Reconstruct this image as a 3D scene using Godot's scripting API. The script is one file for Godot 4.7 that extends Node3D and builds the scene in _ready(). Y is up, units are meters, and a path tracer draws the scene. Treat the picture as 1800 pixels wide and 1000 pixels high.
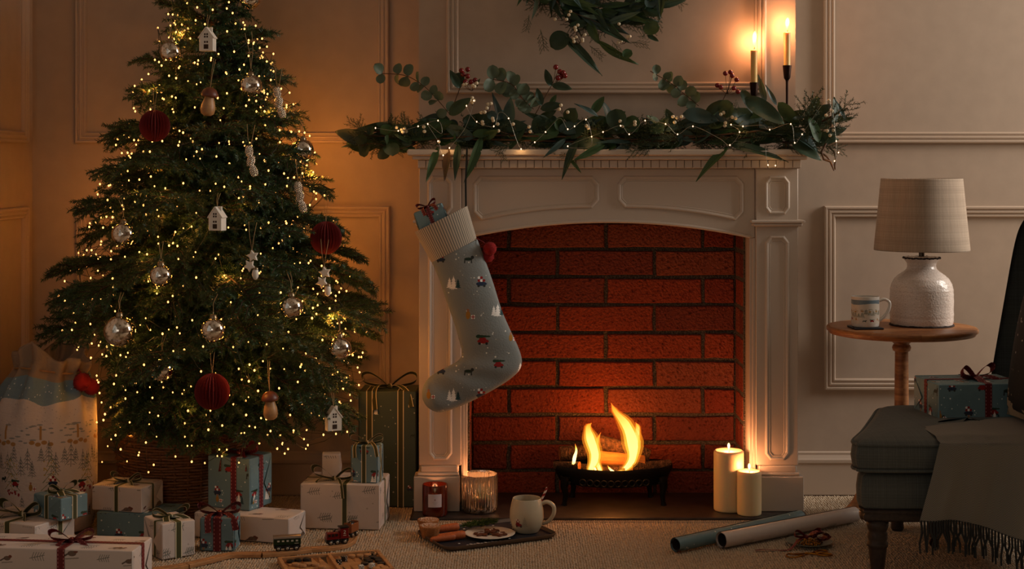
extends Node3D
# A Christmas sitting room: tree, mantel with garland, fire, side table and armchair.
# Units are metres, y is up, z = 0 is the front of the fire surround's plinths; the camera stands at z = 4.9.
const F := 2620.0      # focal length, in pixels of an 1800 x 1000 picture
const CAM_Y := 1.15
const CAM_Z := 4.9
const BACK_Z := -0.31  # face of the back wall
var rng := RandomNumberGenerator.new()
var M := {}            # materials
var used_names := {}

func _ready() -> void:
	rng.seed = 20241
	# camera: level, with the lens shifted down
	var cam := Camera3D.new()
	cam.name = "camera"
	cam.projection = Camera3D.PROJECTION_FRUSTUM
	cam.near = 0.05
	cam.far = 60.0
	cam.size = 0.05 * 1000.0 / F
	cam.frustum_offset = Vector2(0.0, -210.0 / F * 0.05)
	cam.position = Vector3(0, CAM_Y, CAM_Z)
	add_child(cam)
	cam.current = true
	# a dull evening sky outside the windows
	var env := Environment.new()
	env.background_mode = Environment.BG_COLOR
	env.background_color = Color(0.10, 0.11, 0.13)
	env.tonemap_mode = Environment.TONE_MAPPER_LINEAR
	env.tonemap_exposure = 1.0
	env.sdfgi_enabled = true
	env.ssao_enabled = true
	env.ssil_enabled = true
	var we := WorldEnvironment.new()
	we.name = "environment"
	we.environment = env
	add_child(we)
	# lights out of view, set in the unseen openings of three walls
	area_light("unseen_right_daylight", Vector3(3.96, 2.1, 0.35), Vector3(-1, -0.3, -0.03), Vector2(0.95, 1.6), Color(1.0, 0.965, 0.92), 10.5)  # out of view, placed to light right-hand sides and the back wall
	area_light("unseen_front_light", Vector3(-0.9, 1.75, 6.05), Vector3(0.1, -0.1, -1), Vector2(1.6, 1.3), Color(1.0, 0.95, 0.89), 0.6)  # out of view behind the camera, placed to light the fronts of things
	area_light("unseen_side_light", Vector3(-1.64, 1.5, 2.7), Vector3(1, -0.05, -0.25), Vector2(2.7, 1.85), Color(1.0, 0.96, 0.91), 0.45)  # out of view, placed for bauble reflections and soft light from the left
	make_materials()
	build_room()
	build_surround()
	build_fireplace_things()
	build_tree()
	build_ornaments()
	build_garland()
	build_wreath()
	build_stocking()
	build_sack_and_basket()
	build_presents()
	build_floor_things()
	build_table_corner()
	build_armchair()

func area_light(called: String, at: Vector3, towards: Vector3, size: Vector2, col: Color, energy: float) -> void:
	var l := AreaLight3D.new()
	l.name = called
	l.area_size = size
	l.light_color = col
	l.light_energy = energy
	l.shadow_enabled = true
	l.area_range = 12.0
	add_child(l)
	l.look_at_from_position(at, at + towards, Vector3.UP)

func omni(called: String, at: Vector3, col: Color, energy: float, radius: float, parent: Node = self) -> void:
	var l := OmniLight3D.new()
	l.name = numbered(called, parent)
	l.light_color = col
	l.light_energy = energy
	l.omni_range = 9.0
	l.omni_attenuation = 2.0
	l.light_size = radius
	l.shadow_enabled = true
	l.position = at
	parent.add_child(l)

# ---------------------------------------------------------------- helpers
func W(px: float, py: float, z: float) -> Vector3:   # design help: where a point of the drawing lies at depth z
	var d := CAM_Z - z
	return Vector3((px - 900.0) * d / F, CAM_Y - (py - 290.0) * d / F, z)

func S(z: float) -> float:                            # metres per drawing unit at depth z
	return (CAM_Z - z) / F

func rnd(a: float, b: float) -> float:
	return rng.randf_range(a, b)

func numbered(called: String, parent: Node) -> String:
	var key := "%d/%s" % [parent.get_instance_id(), called]
	var n: int = used_names.get(key, -1) + 1
	used_names[key] = n
	return called if n == 0 else "%s_%03d" % [called, n]

func mi(called: String, mesh: Mesh, m: Material, parent: Node = self, xf := Transform3D()) -> MeshInstance3D:
	var o := MeshInstance3D.new()
	o.name = numbered(called, parent)
	o.mesh = mesh
	o.material_override = m
	o.transform = xf
	o.cast_shadow = GeometryInstance3D.SHADOW_CASTING_SETTING_ON
	parent.add_child(o, true)
	return o

func tag(o: Node, label: String, category: String, group := "", kind := "") -> Node:
	if label: o.set_meta("label", label)
	if category: o.set_meta("category", category)
	if group: o.set_meta("group", group)
	if kind: o.set_meta("kind", kind)
	return o

func thing(called: String, label: String, category: String, at := Vector3.ZERO, yaw := 0.0, group := "", kind := "") -> Node3D:
	var o := Node3D.new()
	o.name = numbered(called, self)
	o.position = at
	o.rotation.y = yaw
	add_child(o, true)
	tag(o, label, category, group, kind)
	return o

func dup(o: Node3D, called: String, label: String) -> Node3D:
	var c: Node3D = o.duplicate()
	c.name = numbered(called, self)
	add_child(c, true)
	if label: c.set_meta("label", label)
	return c

func T(at: Vector3, b := Basis()) -> Transform3D:
	return Transform3D(b, at)

func yaw(a: float) -> Basis:
	return Basis(Vector3.UP, a)

# a basis whose x axis points along d and whose z axis leans towards n
func along(d: Vector3, n: Vector3) -> Basis:
	var x := d.normalized()
	var y := n.cross(x)
	if y.length() < 1e-4: y = Vector3(0.13, 0.9, 0.3).cross(x)
	y = y.normalized()
	return Basis(x, y, x.cross(y))

# ---------------------------------------------------------------- mesh builder
class MB:
	var v := PackedVector3Array()
	var n := PackedVector3Array()
	var u := PackedVector2Array()
	var idx := PackedInt32Array()

	func tri(a: Vector3, b: Vector3, c: Vector3, na: Vector3, nb: Vector3, nc: Vector3, ua := Vector2(), ub := Vector2(), uc := Vector2()) -> void:
		var k := v.size()
		if (b - a).cross(c - a).dot(na + nb + nc) < 0.0:
			var t := b; b = c; c = t
			t = nb; nb = nc; nc = t
			var tu := ub; ub = uc; uc = tu
		v.append(a); v.append(b); v.append(c)
		n.append(na); n.append(nb); n.append(nc)
		u.append(ua); u.append(ub); u.append(uc)
		idx.append(k); idx.append(k + 2); idx.append(k + 1)

	func quad(a: Vector3, b: Vector3, c: Vector3, d: Vector3, nn: Vector3, ua := Vector2(), ub := Vector2(), uc := Vector2(), ud := Vector2()) -> void:
		tri(a, b, c, nn, nn, nn, ua, ub, uc)
		tri(a, c, d, nn, nn, nn, ua, uc, ud)

	func qn(p: Array, q: Array) -> void:
		tri(p[0], p[1], p[2], q[0], q[1], q[2])
		tri(p[0], p[2], p[3], q[0], q[2], q[3])

	# box with softened edges; uv in metres on every face
	func box(size: Vector3, bev := 0.003, xf := Transform3D()) -> void:
		var h := size * 0.5
		bev = minf(bev, minf(h.x, minf(h.y, h.z)) * 0.9)
		for ax in 3:
			for s in [-1.0, 1.0]:
				var nn := Vector3(); nn[ax] = s
				var i := (ax + 1) % 3
				var j := (ax + 2) % 3
				var hi: float = h[i] - bev
				var hj: float = h[j] - bev
				var pts := []
				var uvs := []
				for c in [[-1, -1], [1, -1], [1, 1], [-1, 1]]:
					var p := Vector3(); p[ax] = s * h[ax]; p[i] = c[0] * hi; p[j] = c[1] * hj
					pts.append(xf * p)
					uvs.append(Vector2(p.x * s, -p.y) if ax == 2 else Vector2(-p.z * s, -p.y) if ax == 0 else Vector2(p.x, p.z))
				quad(pts[0], pts[1], pts[2], pts[3], (xf.basis * nn).normalized(), uvs[0], uvs[1], uvs[2], uvs[3])
		if bev <= 0.0: return
		for ax in 3:   # edges along axis ax
			var i := (ax + 1) % 3
			var j := (ax + 2) % 3
			for si in [-1.0, 1.0]:
				for sj in [-1.0, 1.0]:
					var a := Vector3(); var b := Vector3()
					a[i] = si * h[i]; a[j] = sj * (h[j] - bev)
					b[i] = si * (h[i] - bev); b[j] = sj * h[j]
					var l := Vector3(); l[ax] = h[ax] - bev
					var ni := Vector3(); ni[i] = si
					var nj := Vector3(); nj[j] = sj
					ni = xf.basis * ni; nj = xf.basis * nj
					qn([xf * (a - l), xf * (a + l), xf * (b + l), xf * (b - l)], [ni, ni, nj, nj])
		for sx in [-1.0, 1.0]:
			for sy in [-1.0, 1.0]:
				for sz in [-1.0, 1.0]:
					var c := Vector3(sx * h.x, sy * h.y, sz * h.z)
					var q := Vector3(sx, sy, sz) * bev
					var a := c - Vector3(0, q.y, q.z)
					var b := c - Vector3(q.x, 0, q.z)
					var d := c - Vector3(q.x, q.y, 0)
					tri(xf * a, xf * b, xf * d, xf.basis * Vector3(sx, 0, 0), xf.basis * Vector3(0, sy, 0), xf.basis * Vector3(0, 0, sz))

	# rows of points -> smooth surface
	func grid(P: Array, wrap := false, flip := false, uscale := 1.0, vscale := 1.0, uvs = null) -> void:
		var R := P.size()
		var C: int = P[0].size()
		var k := v.size()
		var CC := C + 1 if wrap else C
		var nrm := []
		for r in R:
			var row: PackedVector3Array = P[r]
			var pa: PackedVector3Array = P[maxi(r - 1, 0)]
			var pb: PackedVector3Array = P[mini(r + 1, R - 1)]
			var rn := PackedVector3Array()
			for c in C:
				var l: Vector3 = row[(c - 1 + C) % C] if wrap else row[maxi(c - 1, 0)]
				var rr: Vector3 = row[(c + 1) % C] if wrap else row[mini(c + 1, C - 1)]
				var dv: Vector3
				var up: Vector3 = pb[c] - row[c]
				var dn: Vector3 = row[c] - pa[c]
				if up.length_squared() < 1e-12: dv = dn
				elif dn.length_squared() < 1e-12: dv = up
				else: dv = up + dn
				var nn := (rr - l).cross(dv)
				rn.append(nn.normalized() if nn.length_squared() > 1e-18 else Vector3())
			nrm.append(rn)
		for r in R:
			var rn: PackedVector3Array = nrm[r]
			if rn[0] == Vector3() and rn[C / 2] == Vector3():
				var other: PackedVector3Array = nrm[r + 1] if r + 1 < R and nrm[r + 1][0] != Vector3() else nrm[maxi(r - 1, 0)]
				var t := Vector3()
				for q in other: t += q
				for c in C: rn[c] = t.normalized()
				nrm[r] = rn
		for r in R:
			for c in CC:
				v.append(P[r][c % C])
				var nn: Vector3 = nrm[r][c % C]
				n.append(-nn if flip else nn)
				if uvs != null: u.append(uvs[r][c])
				else: u.append(Vector2(float(c) / (CC - 1) * uscale, (1.0 - float(r) / (R - 1)) * vscale))
		for r in R - 1:
			for c in CC - 1:
				var a := k + r * CC + c
				var b := a + 1
				var d := a + CC
				var e := d + 1
				if flip:
					idx.append_array([a, b, e, a, e, d])
				else:
					idx.append_array([a, e, b, a, d, e])

	func lathe(prof: Array, seg := 24, xf := Transform3D(), uscale := 1.0, vscale := 1.0) -> void:
		var P := []
		for p in prof:
			var row := PackedVector3Array()
			for c in seg:
				var a := TAU * c / seg
				row.append(xf * Vector3(p.x * cos(a), p.y, -p.x * sin(a)))
			P.append(row)
		grid(P, true, false, uscale, vscale)

	func ball(at: Vector3, r: Vector3, seg := 12, rings := 8) -> void:
		var prof := []
		for i in rings + 1:
			var t := -PI / 2 + PI * i / rings
			prof.append(Vector2(cos(t), sin(t)))
		prof[0].x = 0.0
		prof[rings].x = 0.0
		lathe(prof, seg, Transform3D(Basis.from_scale(r), at))

	# tube along a path; flat squeezes it along the binormal
	func tube(path: Array, radii, seg := 8, caps := true, flat := 1.0, hint := Vector3(0, 0, 1), uscale := 1.0, vscale := 1.0) -> void:
		var P := []
		var m := path.size()
		var N := Vector3()
		for i in m:
			var t: Vector3 = (path[mini(i + 1, m - 1)] - path[maxi(i - 1, 0)]).normalized()
			if i == 0:
				N = hint - t * hint.dot(t)
				if N.length() < 0.05: N = Vector3(0.3, 1, 0.2) - t * t.dot(Vector3(0.3, 1, 0.2))
			else:
				N = N - t * N.dot(t)
			N = N.normalized()
			var B := t.cross(N)
			var r: float = radii[i] if radii is Array else radii
			var row := PackedVector3Array()
			for c in seg:
				var a := TAU * c / seg
				row.append(path[i] + N * cos(a) * r * flat + B * sin(a) * r)
			if i == 0 and caps:
				var p0 := PackedVector3Array(); p0.resize(seg); p0.fill(path[0])
				P.append(p0); P.append(row)
			P.append(row)
			if i == m - 1 and caps:
				var p1 := PackedVector3Array(); p1.resize(seg); p1.fill(path[i])
				P.append(row); P.append(p1)
		grid(P, true, false, uscale, vscale)

	# polygon in the xy plane from z0 to z1 with a chamfered front rim
	func ext(poly: PackedVector2Array, z0: float, z1: float, bev := 0.0, xf := Transform3D(), back := true) -> void:
		var m := poly.size()
		if Geometry2D.is_polygon_clockwise(poly): poly.reverse()
		var ins := PackedVector2Array()
		for i in m:
			var a := (poly[i] - poly[(i - 1 + m) % m]).normalized()
			var b := (poly[(i + 1) % m] - poly[i]).normalized()
			var na := Vector2(-a.y, a.x)
			var nb := Vector2(-b.y, b.x)
			var q := (na + nb).normalized()
			ins.append(poly[i] + q * bev / maxf(0.35, q.dot(na)))
		if Geometry2D.is_polygon_clockwise(poly):   # Godot's y points down: keep inward offsets inward
			pass
		var tri_idx := Geometry2D.triangulate_polygon(ins)
		for i in range(0, tri_idx.size(), 3):
			var p := [ins[tri_idx[i]], ins[tri_idx[i + 1]], ins[tri_idx[i + 2]]]
			var fz := (xf.basis * Vector3(0, 0, 1)).normalized()
			tri(xf * Vector3(p[0].x, p[0].y, z1), xf * Vector3(p[1].x, p[1].y, z1), xf * Vector3(p[2].x, p[2].y, z1), fz, fz, fz, p[0] * Vector2(1, -1), p[1] * Vector2(1, -1), p[2] * Vector2(1, -1))
		if back:
			tri_idx = Geometry2D.triangulate_polygon(poly)
			for i in range(0, tri_idx.size(), 3):
				var p := [poly[tri_idx[i]], poly[tri_idx[i + 1]], poly[tri_idx[i + 2]]]
				var fz := (xf.basis * Vector3(0, 0, -1)).normalized()
				tri(xf * Vector3(p[0].x, p[0].y, z0), xf * Vector3(p[1].x, p[1].y, z0), xf * Vector3(p[2].x, p[2].y, z0), fz, fz, fz)
		for i in m:
			var j := (i + 1) % m
			var e := (poly[j] - poly[i]).normalized()
			var s := (xf.basis * Vector3(e.y, -e.x, 0)).normalized()
			var l := poly[i].distance_to(poly[j])
			quad(xf * Vector3(poly[i].x, poly[i].y, z0), xf * Vector3(poly[j].x, poly[j].y, z0), xf * Vector3(poly[j].x, poly[j].y, z1 - bev), xf * Vector3(poly[i].x, poly[i].y, z1 - bev), s, Vector2(0, z0), Vector2(l, z0), Vector2(l, z1), Vector2(0, z1))
			if bev > 0.0:
				var fz := (xf.basis * Vector3(0, 0, 1)).normalized()
				qn([xf * Vector3(poly[i].x, poly[i].y, z1 - bev), xf * Vector3(poly[j].x, poly[j].y, z1 - bev), xf * Vector3(ins[j].x, ins[j].y, z1), xf * Vector3(ins[i].x, ins[i].y, z1)], [s, s, fz, fz])

	# profile (across, out) swept along a polyline in the xy plane, mitred; across grows to the left of the way
	func sweep(path: Array, prof: Array, xf := Transform3D(), closed := true) -> void:
		var m := path.size()
		var rows := []
		for i in m:
			var a: Vector2 = path[i] - path[(i - 1 + m) % m] if closed or i > 0 else path[1] - path[0]
			var b: Vector2 = path[(i + 1) % m] - path[i] if closed or i < m - 1 else path[m - 1] - path[m - 2]
			a = a.normalized(); b = b.normalized()
			var na := Vector2(-a.y, a.x)
			var nb := Vector2(-b.y, b.x)
			var q := (na + nb).normalized()
			q = q / maxf(0.3, q.dot(na))
			var row := []
			for p in prof: row.append(xf * Vector3(path[i].x + q.x * p.x, path[i].y + q.y * p.x, p.y))
			rows.append(row)
		for i in (m if closed else m - 1):
			var j := (i + 1) % m
			var d: Vector2 = (path[j] - path[i]).normalized()
			for k in prof.size() - 1:
				var dp: Vector2 = prof[k + 1] - prof[k]
				var nn := Vector3(-d.y * -dp.y, d.x * -dp.y, dp.x)
				if nn.length_squared() < 1e-14: continue
				nn = (xf.basis * nn).normalized()
				quad(rows[i][k], rows[j][k], rows[j][k + 1], rows[i][k + 1], nn)
		if not closed:
			for i in [0, m - 1]:
				var d3: Vector3 = xf.basis * Vector3(path[1].x - path[0].x, path[1].y - path[0].y, 0) * (-1.0 if i == 0 else 1.0)
				for k in range(1, prof.size() - 1):
					tri(rows[i][0], rows[i][k], rows[i][k + 1], d3.normalized(), d3.normalized(), d3.normalized())

	func mesh() -> ArrayMesh:
		var arr := []
		arr.resize(Mesh.ARRAY_MAX)
		arr[Mesh.ARRAY_VERTEX] = v
		arr[Mesh.ARRAY_NORMAL] = n
		arr[Mesh.ARRAY_TEX_UV] = u
		arr[Mesh.ARRAY_INDEX] = idx
		var am := ArrayMesh.new()
		am.add_surface_from_arrays(Mesh.PRIMITIVE_TRIANGLES, arr)
		return am

func box_mesh(size: Vector3, bev := 0.003, xf := Transform3D()) -> ArrayMesh:
	var b := MB.new(); b.box(size, bev, xf); return b.mesh()
func lathe_mesh(prof: Array, seg := 24, us := 1.0, vs := 1.0) -> ArrayMesh:
	var b := MB.new(); b.lathe(prof, seg, Transform3D(), us, vs); return b.mesh()
func tube_mesh(path: Array, r, seg := 8, flat := 1.0, hint := Vector3(0, 0, 1)) -> ArrayMesh:
	var b := MB.new(); b.tube(path, r, seg, true, flat, hint); return b.mesh()
func ball_mesh(r: Vector3, seg := 12, rings := 8) -> ArrayMesh:
	var b := MB.new(); b.ball(Vector3(), r, seg, rings); return b.mesh()
# box given by two corners
func slab(a: Vector3, b: Vector3, bev := 0.002) -> ArrayMesh:
	return box_mesh((b - a).abs(), bev, T((a + b) * 0.5))
func smooth(pts: Array, n := 24) -> Array:   # a smooth curve through the points
	var out := []
	var m := pts.size()
	for i in n + 1:
		var t := float(i) / n * (m - 1)
		var k := mini(int(t), m - 2)
		out.append(pts[k].cubic_interpolate(pts[k + 1], pts[maxi(k - 1, 0)] if k > 0 else pts[0] * 2.0 - pts[1], pts[k + 2] if k + 2 < m else pts[m - 1] * 2.0 - pts[m - 2], t - k))
	return out

# ---------------------------------------------------------------- materials
func mat(col: Color, rough := 0.8, metal := 0.0, spec := 0.5) -> StandardMaterial3D:
	var m := StandardMaterial3D.new()
	m.albedo_color = col
	m.roughness = rough
	m.metallic = metal
	m.metallic_specular = spec
	return m

func glow(col: Color, energy: float) -> StandardMaterial3D:
	var m := mat(Color(0.1, 0.08, 0.05), 0.9)
	m.emission_enabled = true
	m.emission = col
	m.emission_energy_multiplier = energy
	return m

func noise_tex(freq: float, ramp: Array, size := 256, seed_ := 1, octaves := 4, normal := 0.0, kind := FastNoiseLite.TYPE_SIMPLEX_SMOOTH) -> NoiseTexture2D:
	var fn := FastNoiseLite.new()
	fn.noise_type = kind
	fn.frequency = freq
	fn.seed = seed_
	fn.fractal_octaves = octaves
	var t := NoiseTexture2D.new()
	t.width = size
	t.height = size
	t.seamless = true
	t.noise = fn
	if normal > 0.0:
		t.as_normal_map = true
		t.bump_strength = normal
	if ramp.size():
		var g := Gradient.new()
		var offs := PackedFloat32Array()
		var cols := PackedColorArray()
		for i in ramp.size():
			offs.append(float(i) / (ramp.size() - 1))
			cols.append(ramp[i])
		g.offsets = offs
		g.colors = cols
		t.color_ramp = g
	return t

func tri(m: StandardMaterial3D, scale: float, world := false) -> StandardMaterial3D:
	m.uv1_triplanar = true
	m.uv1_world_triplanar = world
	m.uv1_scale = Vector3.ONE * scale
	return m

func dot(im: Image, x: float, y: float, rx: float, ry: float, col: Color) -> void:
	var w := im.get_width()
	var h := im.get_height()
	for j in range(int(floor(y - ry)), int(ceil(y + ry)) + 1):
		for i in range(int(floor(x - rx)), int(ceil(x + rx)) + 1):
			var q := Vector2((i - x) / maxf(rx, 0.5), (j - y) / maxf(ry, 0.5)).length()
			if q <= 1.0: im.set_pixel(posmod(i, w), posmod(j, h), col)

func stroke(im: Image, a: Vector2, b: Vector2, r: float, col: Color) -> void:
	var n := int(a.distance_to(b) / maxf(r, 0.7)) + 1
	for i in n + 1:
		var p := a.lerp(b, float(i) / n)
		dot(im, p.x, p.y, r, r, col)

func fir(im: Image, x: float, y: float, h: float, col: Color, solid := true) -> void:   # base at y
	for k in 4:
		var t := float(k) / 4
		var yy := y - h * t * 0.85
		var ww := h * 0.30 * (1.0 - t * 0.75)
		if solid:
			for j in int(h * 0.3):
				var q := 1.0 - float(j) / (h * 0.3)
				stroke(im, Vector2(x - ww * q, yy - j), Vector2(x + ww * q, yy - j), 0.7, col)
		else:
			stroke(im, Vector2(x, yy - h * 0.25), Vector2(x - ww, yy), 0.8, col)
			stroke(im, Vector2(x, yy - h * 0.25), Vector2(x + ww, yy), 0.8, col)
			stroke(im, Vector2(x - ww * 0.6, yy), Vector2(x - ww * 0.2, yy - 2), 0.8, col)
			stroke(im, Vector2(x + ww * 0.2, yy - 1), Vector2(x + ww * 0.7, yy + 1), 0.8, col)
	stroke(im, Vector2(x, y - h), Vector2(x, y + h * 0.1), 0.8, col)

func motif(im: Image, kind: int, x: float, y: float, s: float) -> void:
	var dk := Color(0.16, 0.18, 0.17)
	var red := Color(0.55, 0.10, 0.10)
	var gold := Color(0.62, 0.45, 0.18)
	var white := Color(0.93, 0.92, 0.90)
	match kind:
		0:   # car with a tree on its roof
			dot(im, x, y, 13 * s, 5 * s, red); dot(im, x - 1 * s, y - 5 * s, 8 * s, 4 * s, red)
			dot(im, x - 8 * s, y + 5 * s, 3 * s, 3 * s, dk); dot(im, x + 8 * s, y + 5 * s, 3 * s, 3 * s, dk)
			for k in 4: dot(im, x - 10 * s + k * 7 * s, y - 11 * s, 6 * s, 4 * s - k * 0.7 * s, Color(0.13, 0.24, 0.17))
		1:   # three firs
			fir(im, x - 9 * s, y + 10 * s, 22 * s, white)
			fir(im, x, y + 12 * s, 28 * s, white)
			fir(im, x + 10 * s, y + 10 * s, 20 * s, Color(0.12, 0.25, 0.27))
		2:   # dog
			dot(im, x, y, 10 * s, 4 * s, Color(0.13, 0.20, 0.15)); dot(im, x + 10 * s, y - 4 * s, 4 * s, 4 * s, dk)
			stroke(im, Vector2(x - 8 * s, y), Vector2(x - 9 * s, y + 9 * s), 1.4 * s, dk); stroke(im, Vector2(x + 7 * s, y), Vector2(x + 8 * s, y + 9 * s), 1.4 * s, dk)
		3:   # figure with parcels
			dot(im, x - 5 * s, y, 5 * s, 9 * s, gold); dot(im, x - 5 * s, y - 11 * s, 3 * s, 3 * s, Color(0.6, 0.42, 0.32))
			dot(im, x + 6 * s, y + 4 * s, 5 * s, 5 * s, white); stroke(im, Vector2(x + 2 * s, y + 4 * s), Vector2(x + 10 * s, y + 4 * s), 1.0 * s, red); stroke(im, Vector2(x + 6 * s, y), Vector2(x + 6 * s, y + 9 * s), 1.0 * s, red)
		4:   # blue car piled with parcels
			dot(im, x, y, 13 * s, 5 * s, Color(0.12, 0.18, 0.28)); dot(im, x - 7 * s, y + 5 * s, 3 * s, 3 * s, dk); dot(im, x + 7 * s, y + 5 * s, 3 * s, 3 * s, dk)
			for k in 5: dot(im, x - 6 * s + (k % 3) * 6 * s, y - 8 * s - int(k / 3.0) * 7 * s, 3.4 * s, 3.4 * s, white if k % 2 else red)
		5:   # bird on a sprig
			dot(im, x, y, 8 * s, 5 * s, Color(0.40, 0.33, 0.28)); dot(im, x + 7 * s, y - 4 * s, 4 * s, 3.4 * s, Color(0.42, 0.22, 0.16))
			stroke(im, Vector2(x - 6 * s, y), Vector2(x - 15 * s, y + 5 * s), 1.6 * s, Color(0.33, 0.28, 0.25))
			stroke(im, Vector2(x - 12 * s, y + 10 * s), Vector2(x + 12 * s, y + 8 * s), 0.9 * s, Color(0.5, 0.47, 0.42))
		6:   # leaf sprig outline
			var g := Color(0.40, 0.41, 0.38)
			stroke(im, Vector2(x - 14 * s, y + 3 * s), Vector2(x + 14 * s, y - 3 * s), 1.3, g)
			for k in 5:
				var t := -10.0 + 5.0 * k
				stroke(im, Vector2(x + t * s, y - t * 0.2 * s), Vector2(x + (t + 4) * s, y - 8 * s), 1.2, g)
				stroke(im, Vector2(x + t * s, y - t * 0.2 * s), Vector2(x + (t + 3) * s, y + 7 * s), 1.2, g)

func paper(base: Color, dots: Color, ndots: int, kinds: Array, nm: int, seed_: int, ms := 1.0) -> ImageTexture:
	var im := Image.create(512, 512, false, Image.FORMAT_RGB8)
	im.fill(base)
	var r := RandomNumberGenerator.new()
	r.seed = seed_
	for i in ndots:
		var q := r.randf_range(1.3, 4.2)
		dot(im, r.randf() * 512, r.randf() * 512, q, q, dots)
	for i in nm:
		var c := i % 4
		var d := int(i / 4.0)
		motif(im, kinds[i % kinds.size()], 64 + c * 128 + (64 if d % 2 else 0) + r.randf_range(-14, 14), 64 + d * 128 + r.randf_range(-20, 20), ms * r.randf_range(0.9, 1.2))
	im.generate_mipmaps()
	return ImageTexture.create_from_image(im)

func tex_mat(t: Texture2D, rough: float, scale: float, spec := 0.5) -> StandardMaterial3D:
	var m := mat(Color.WHITE, rough, 0.0, spec)
	m.albedo_texture = t
	m.uv1_scale = Vector3(scale, scale, 1)
	return m

func ribbon_tex(base: Color, edge: Color, dashed: bool) -> ImageTexture:   # v runs along, u across
	var im := Image.create(32, 32, false, Image.FORMAT_RGB8)
	im.fill(base)
	for y in 32:
		for x in 32:
			if dashed:
				if (x in [4, 5, 26, 27]) and y % 16 < 8: im.set_pixel(x, y, edge)
				elif (x + y) % 2: im.set_pixel(x, y, base.darkened(0.12))
			elif x < 5 or x > 26: im.set_pixel(x, y, edge)
	return ImageTexture.create_from_image(im)

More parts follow.
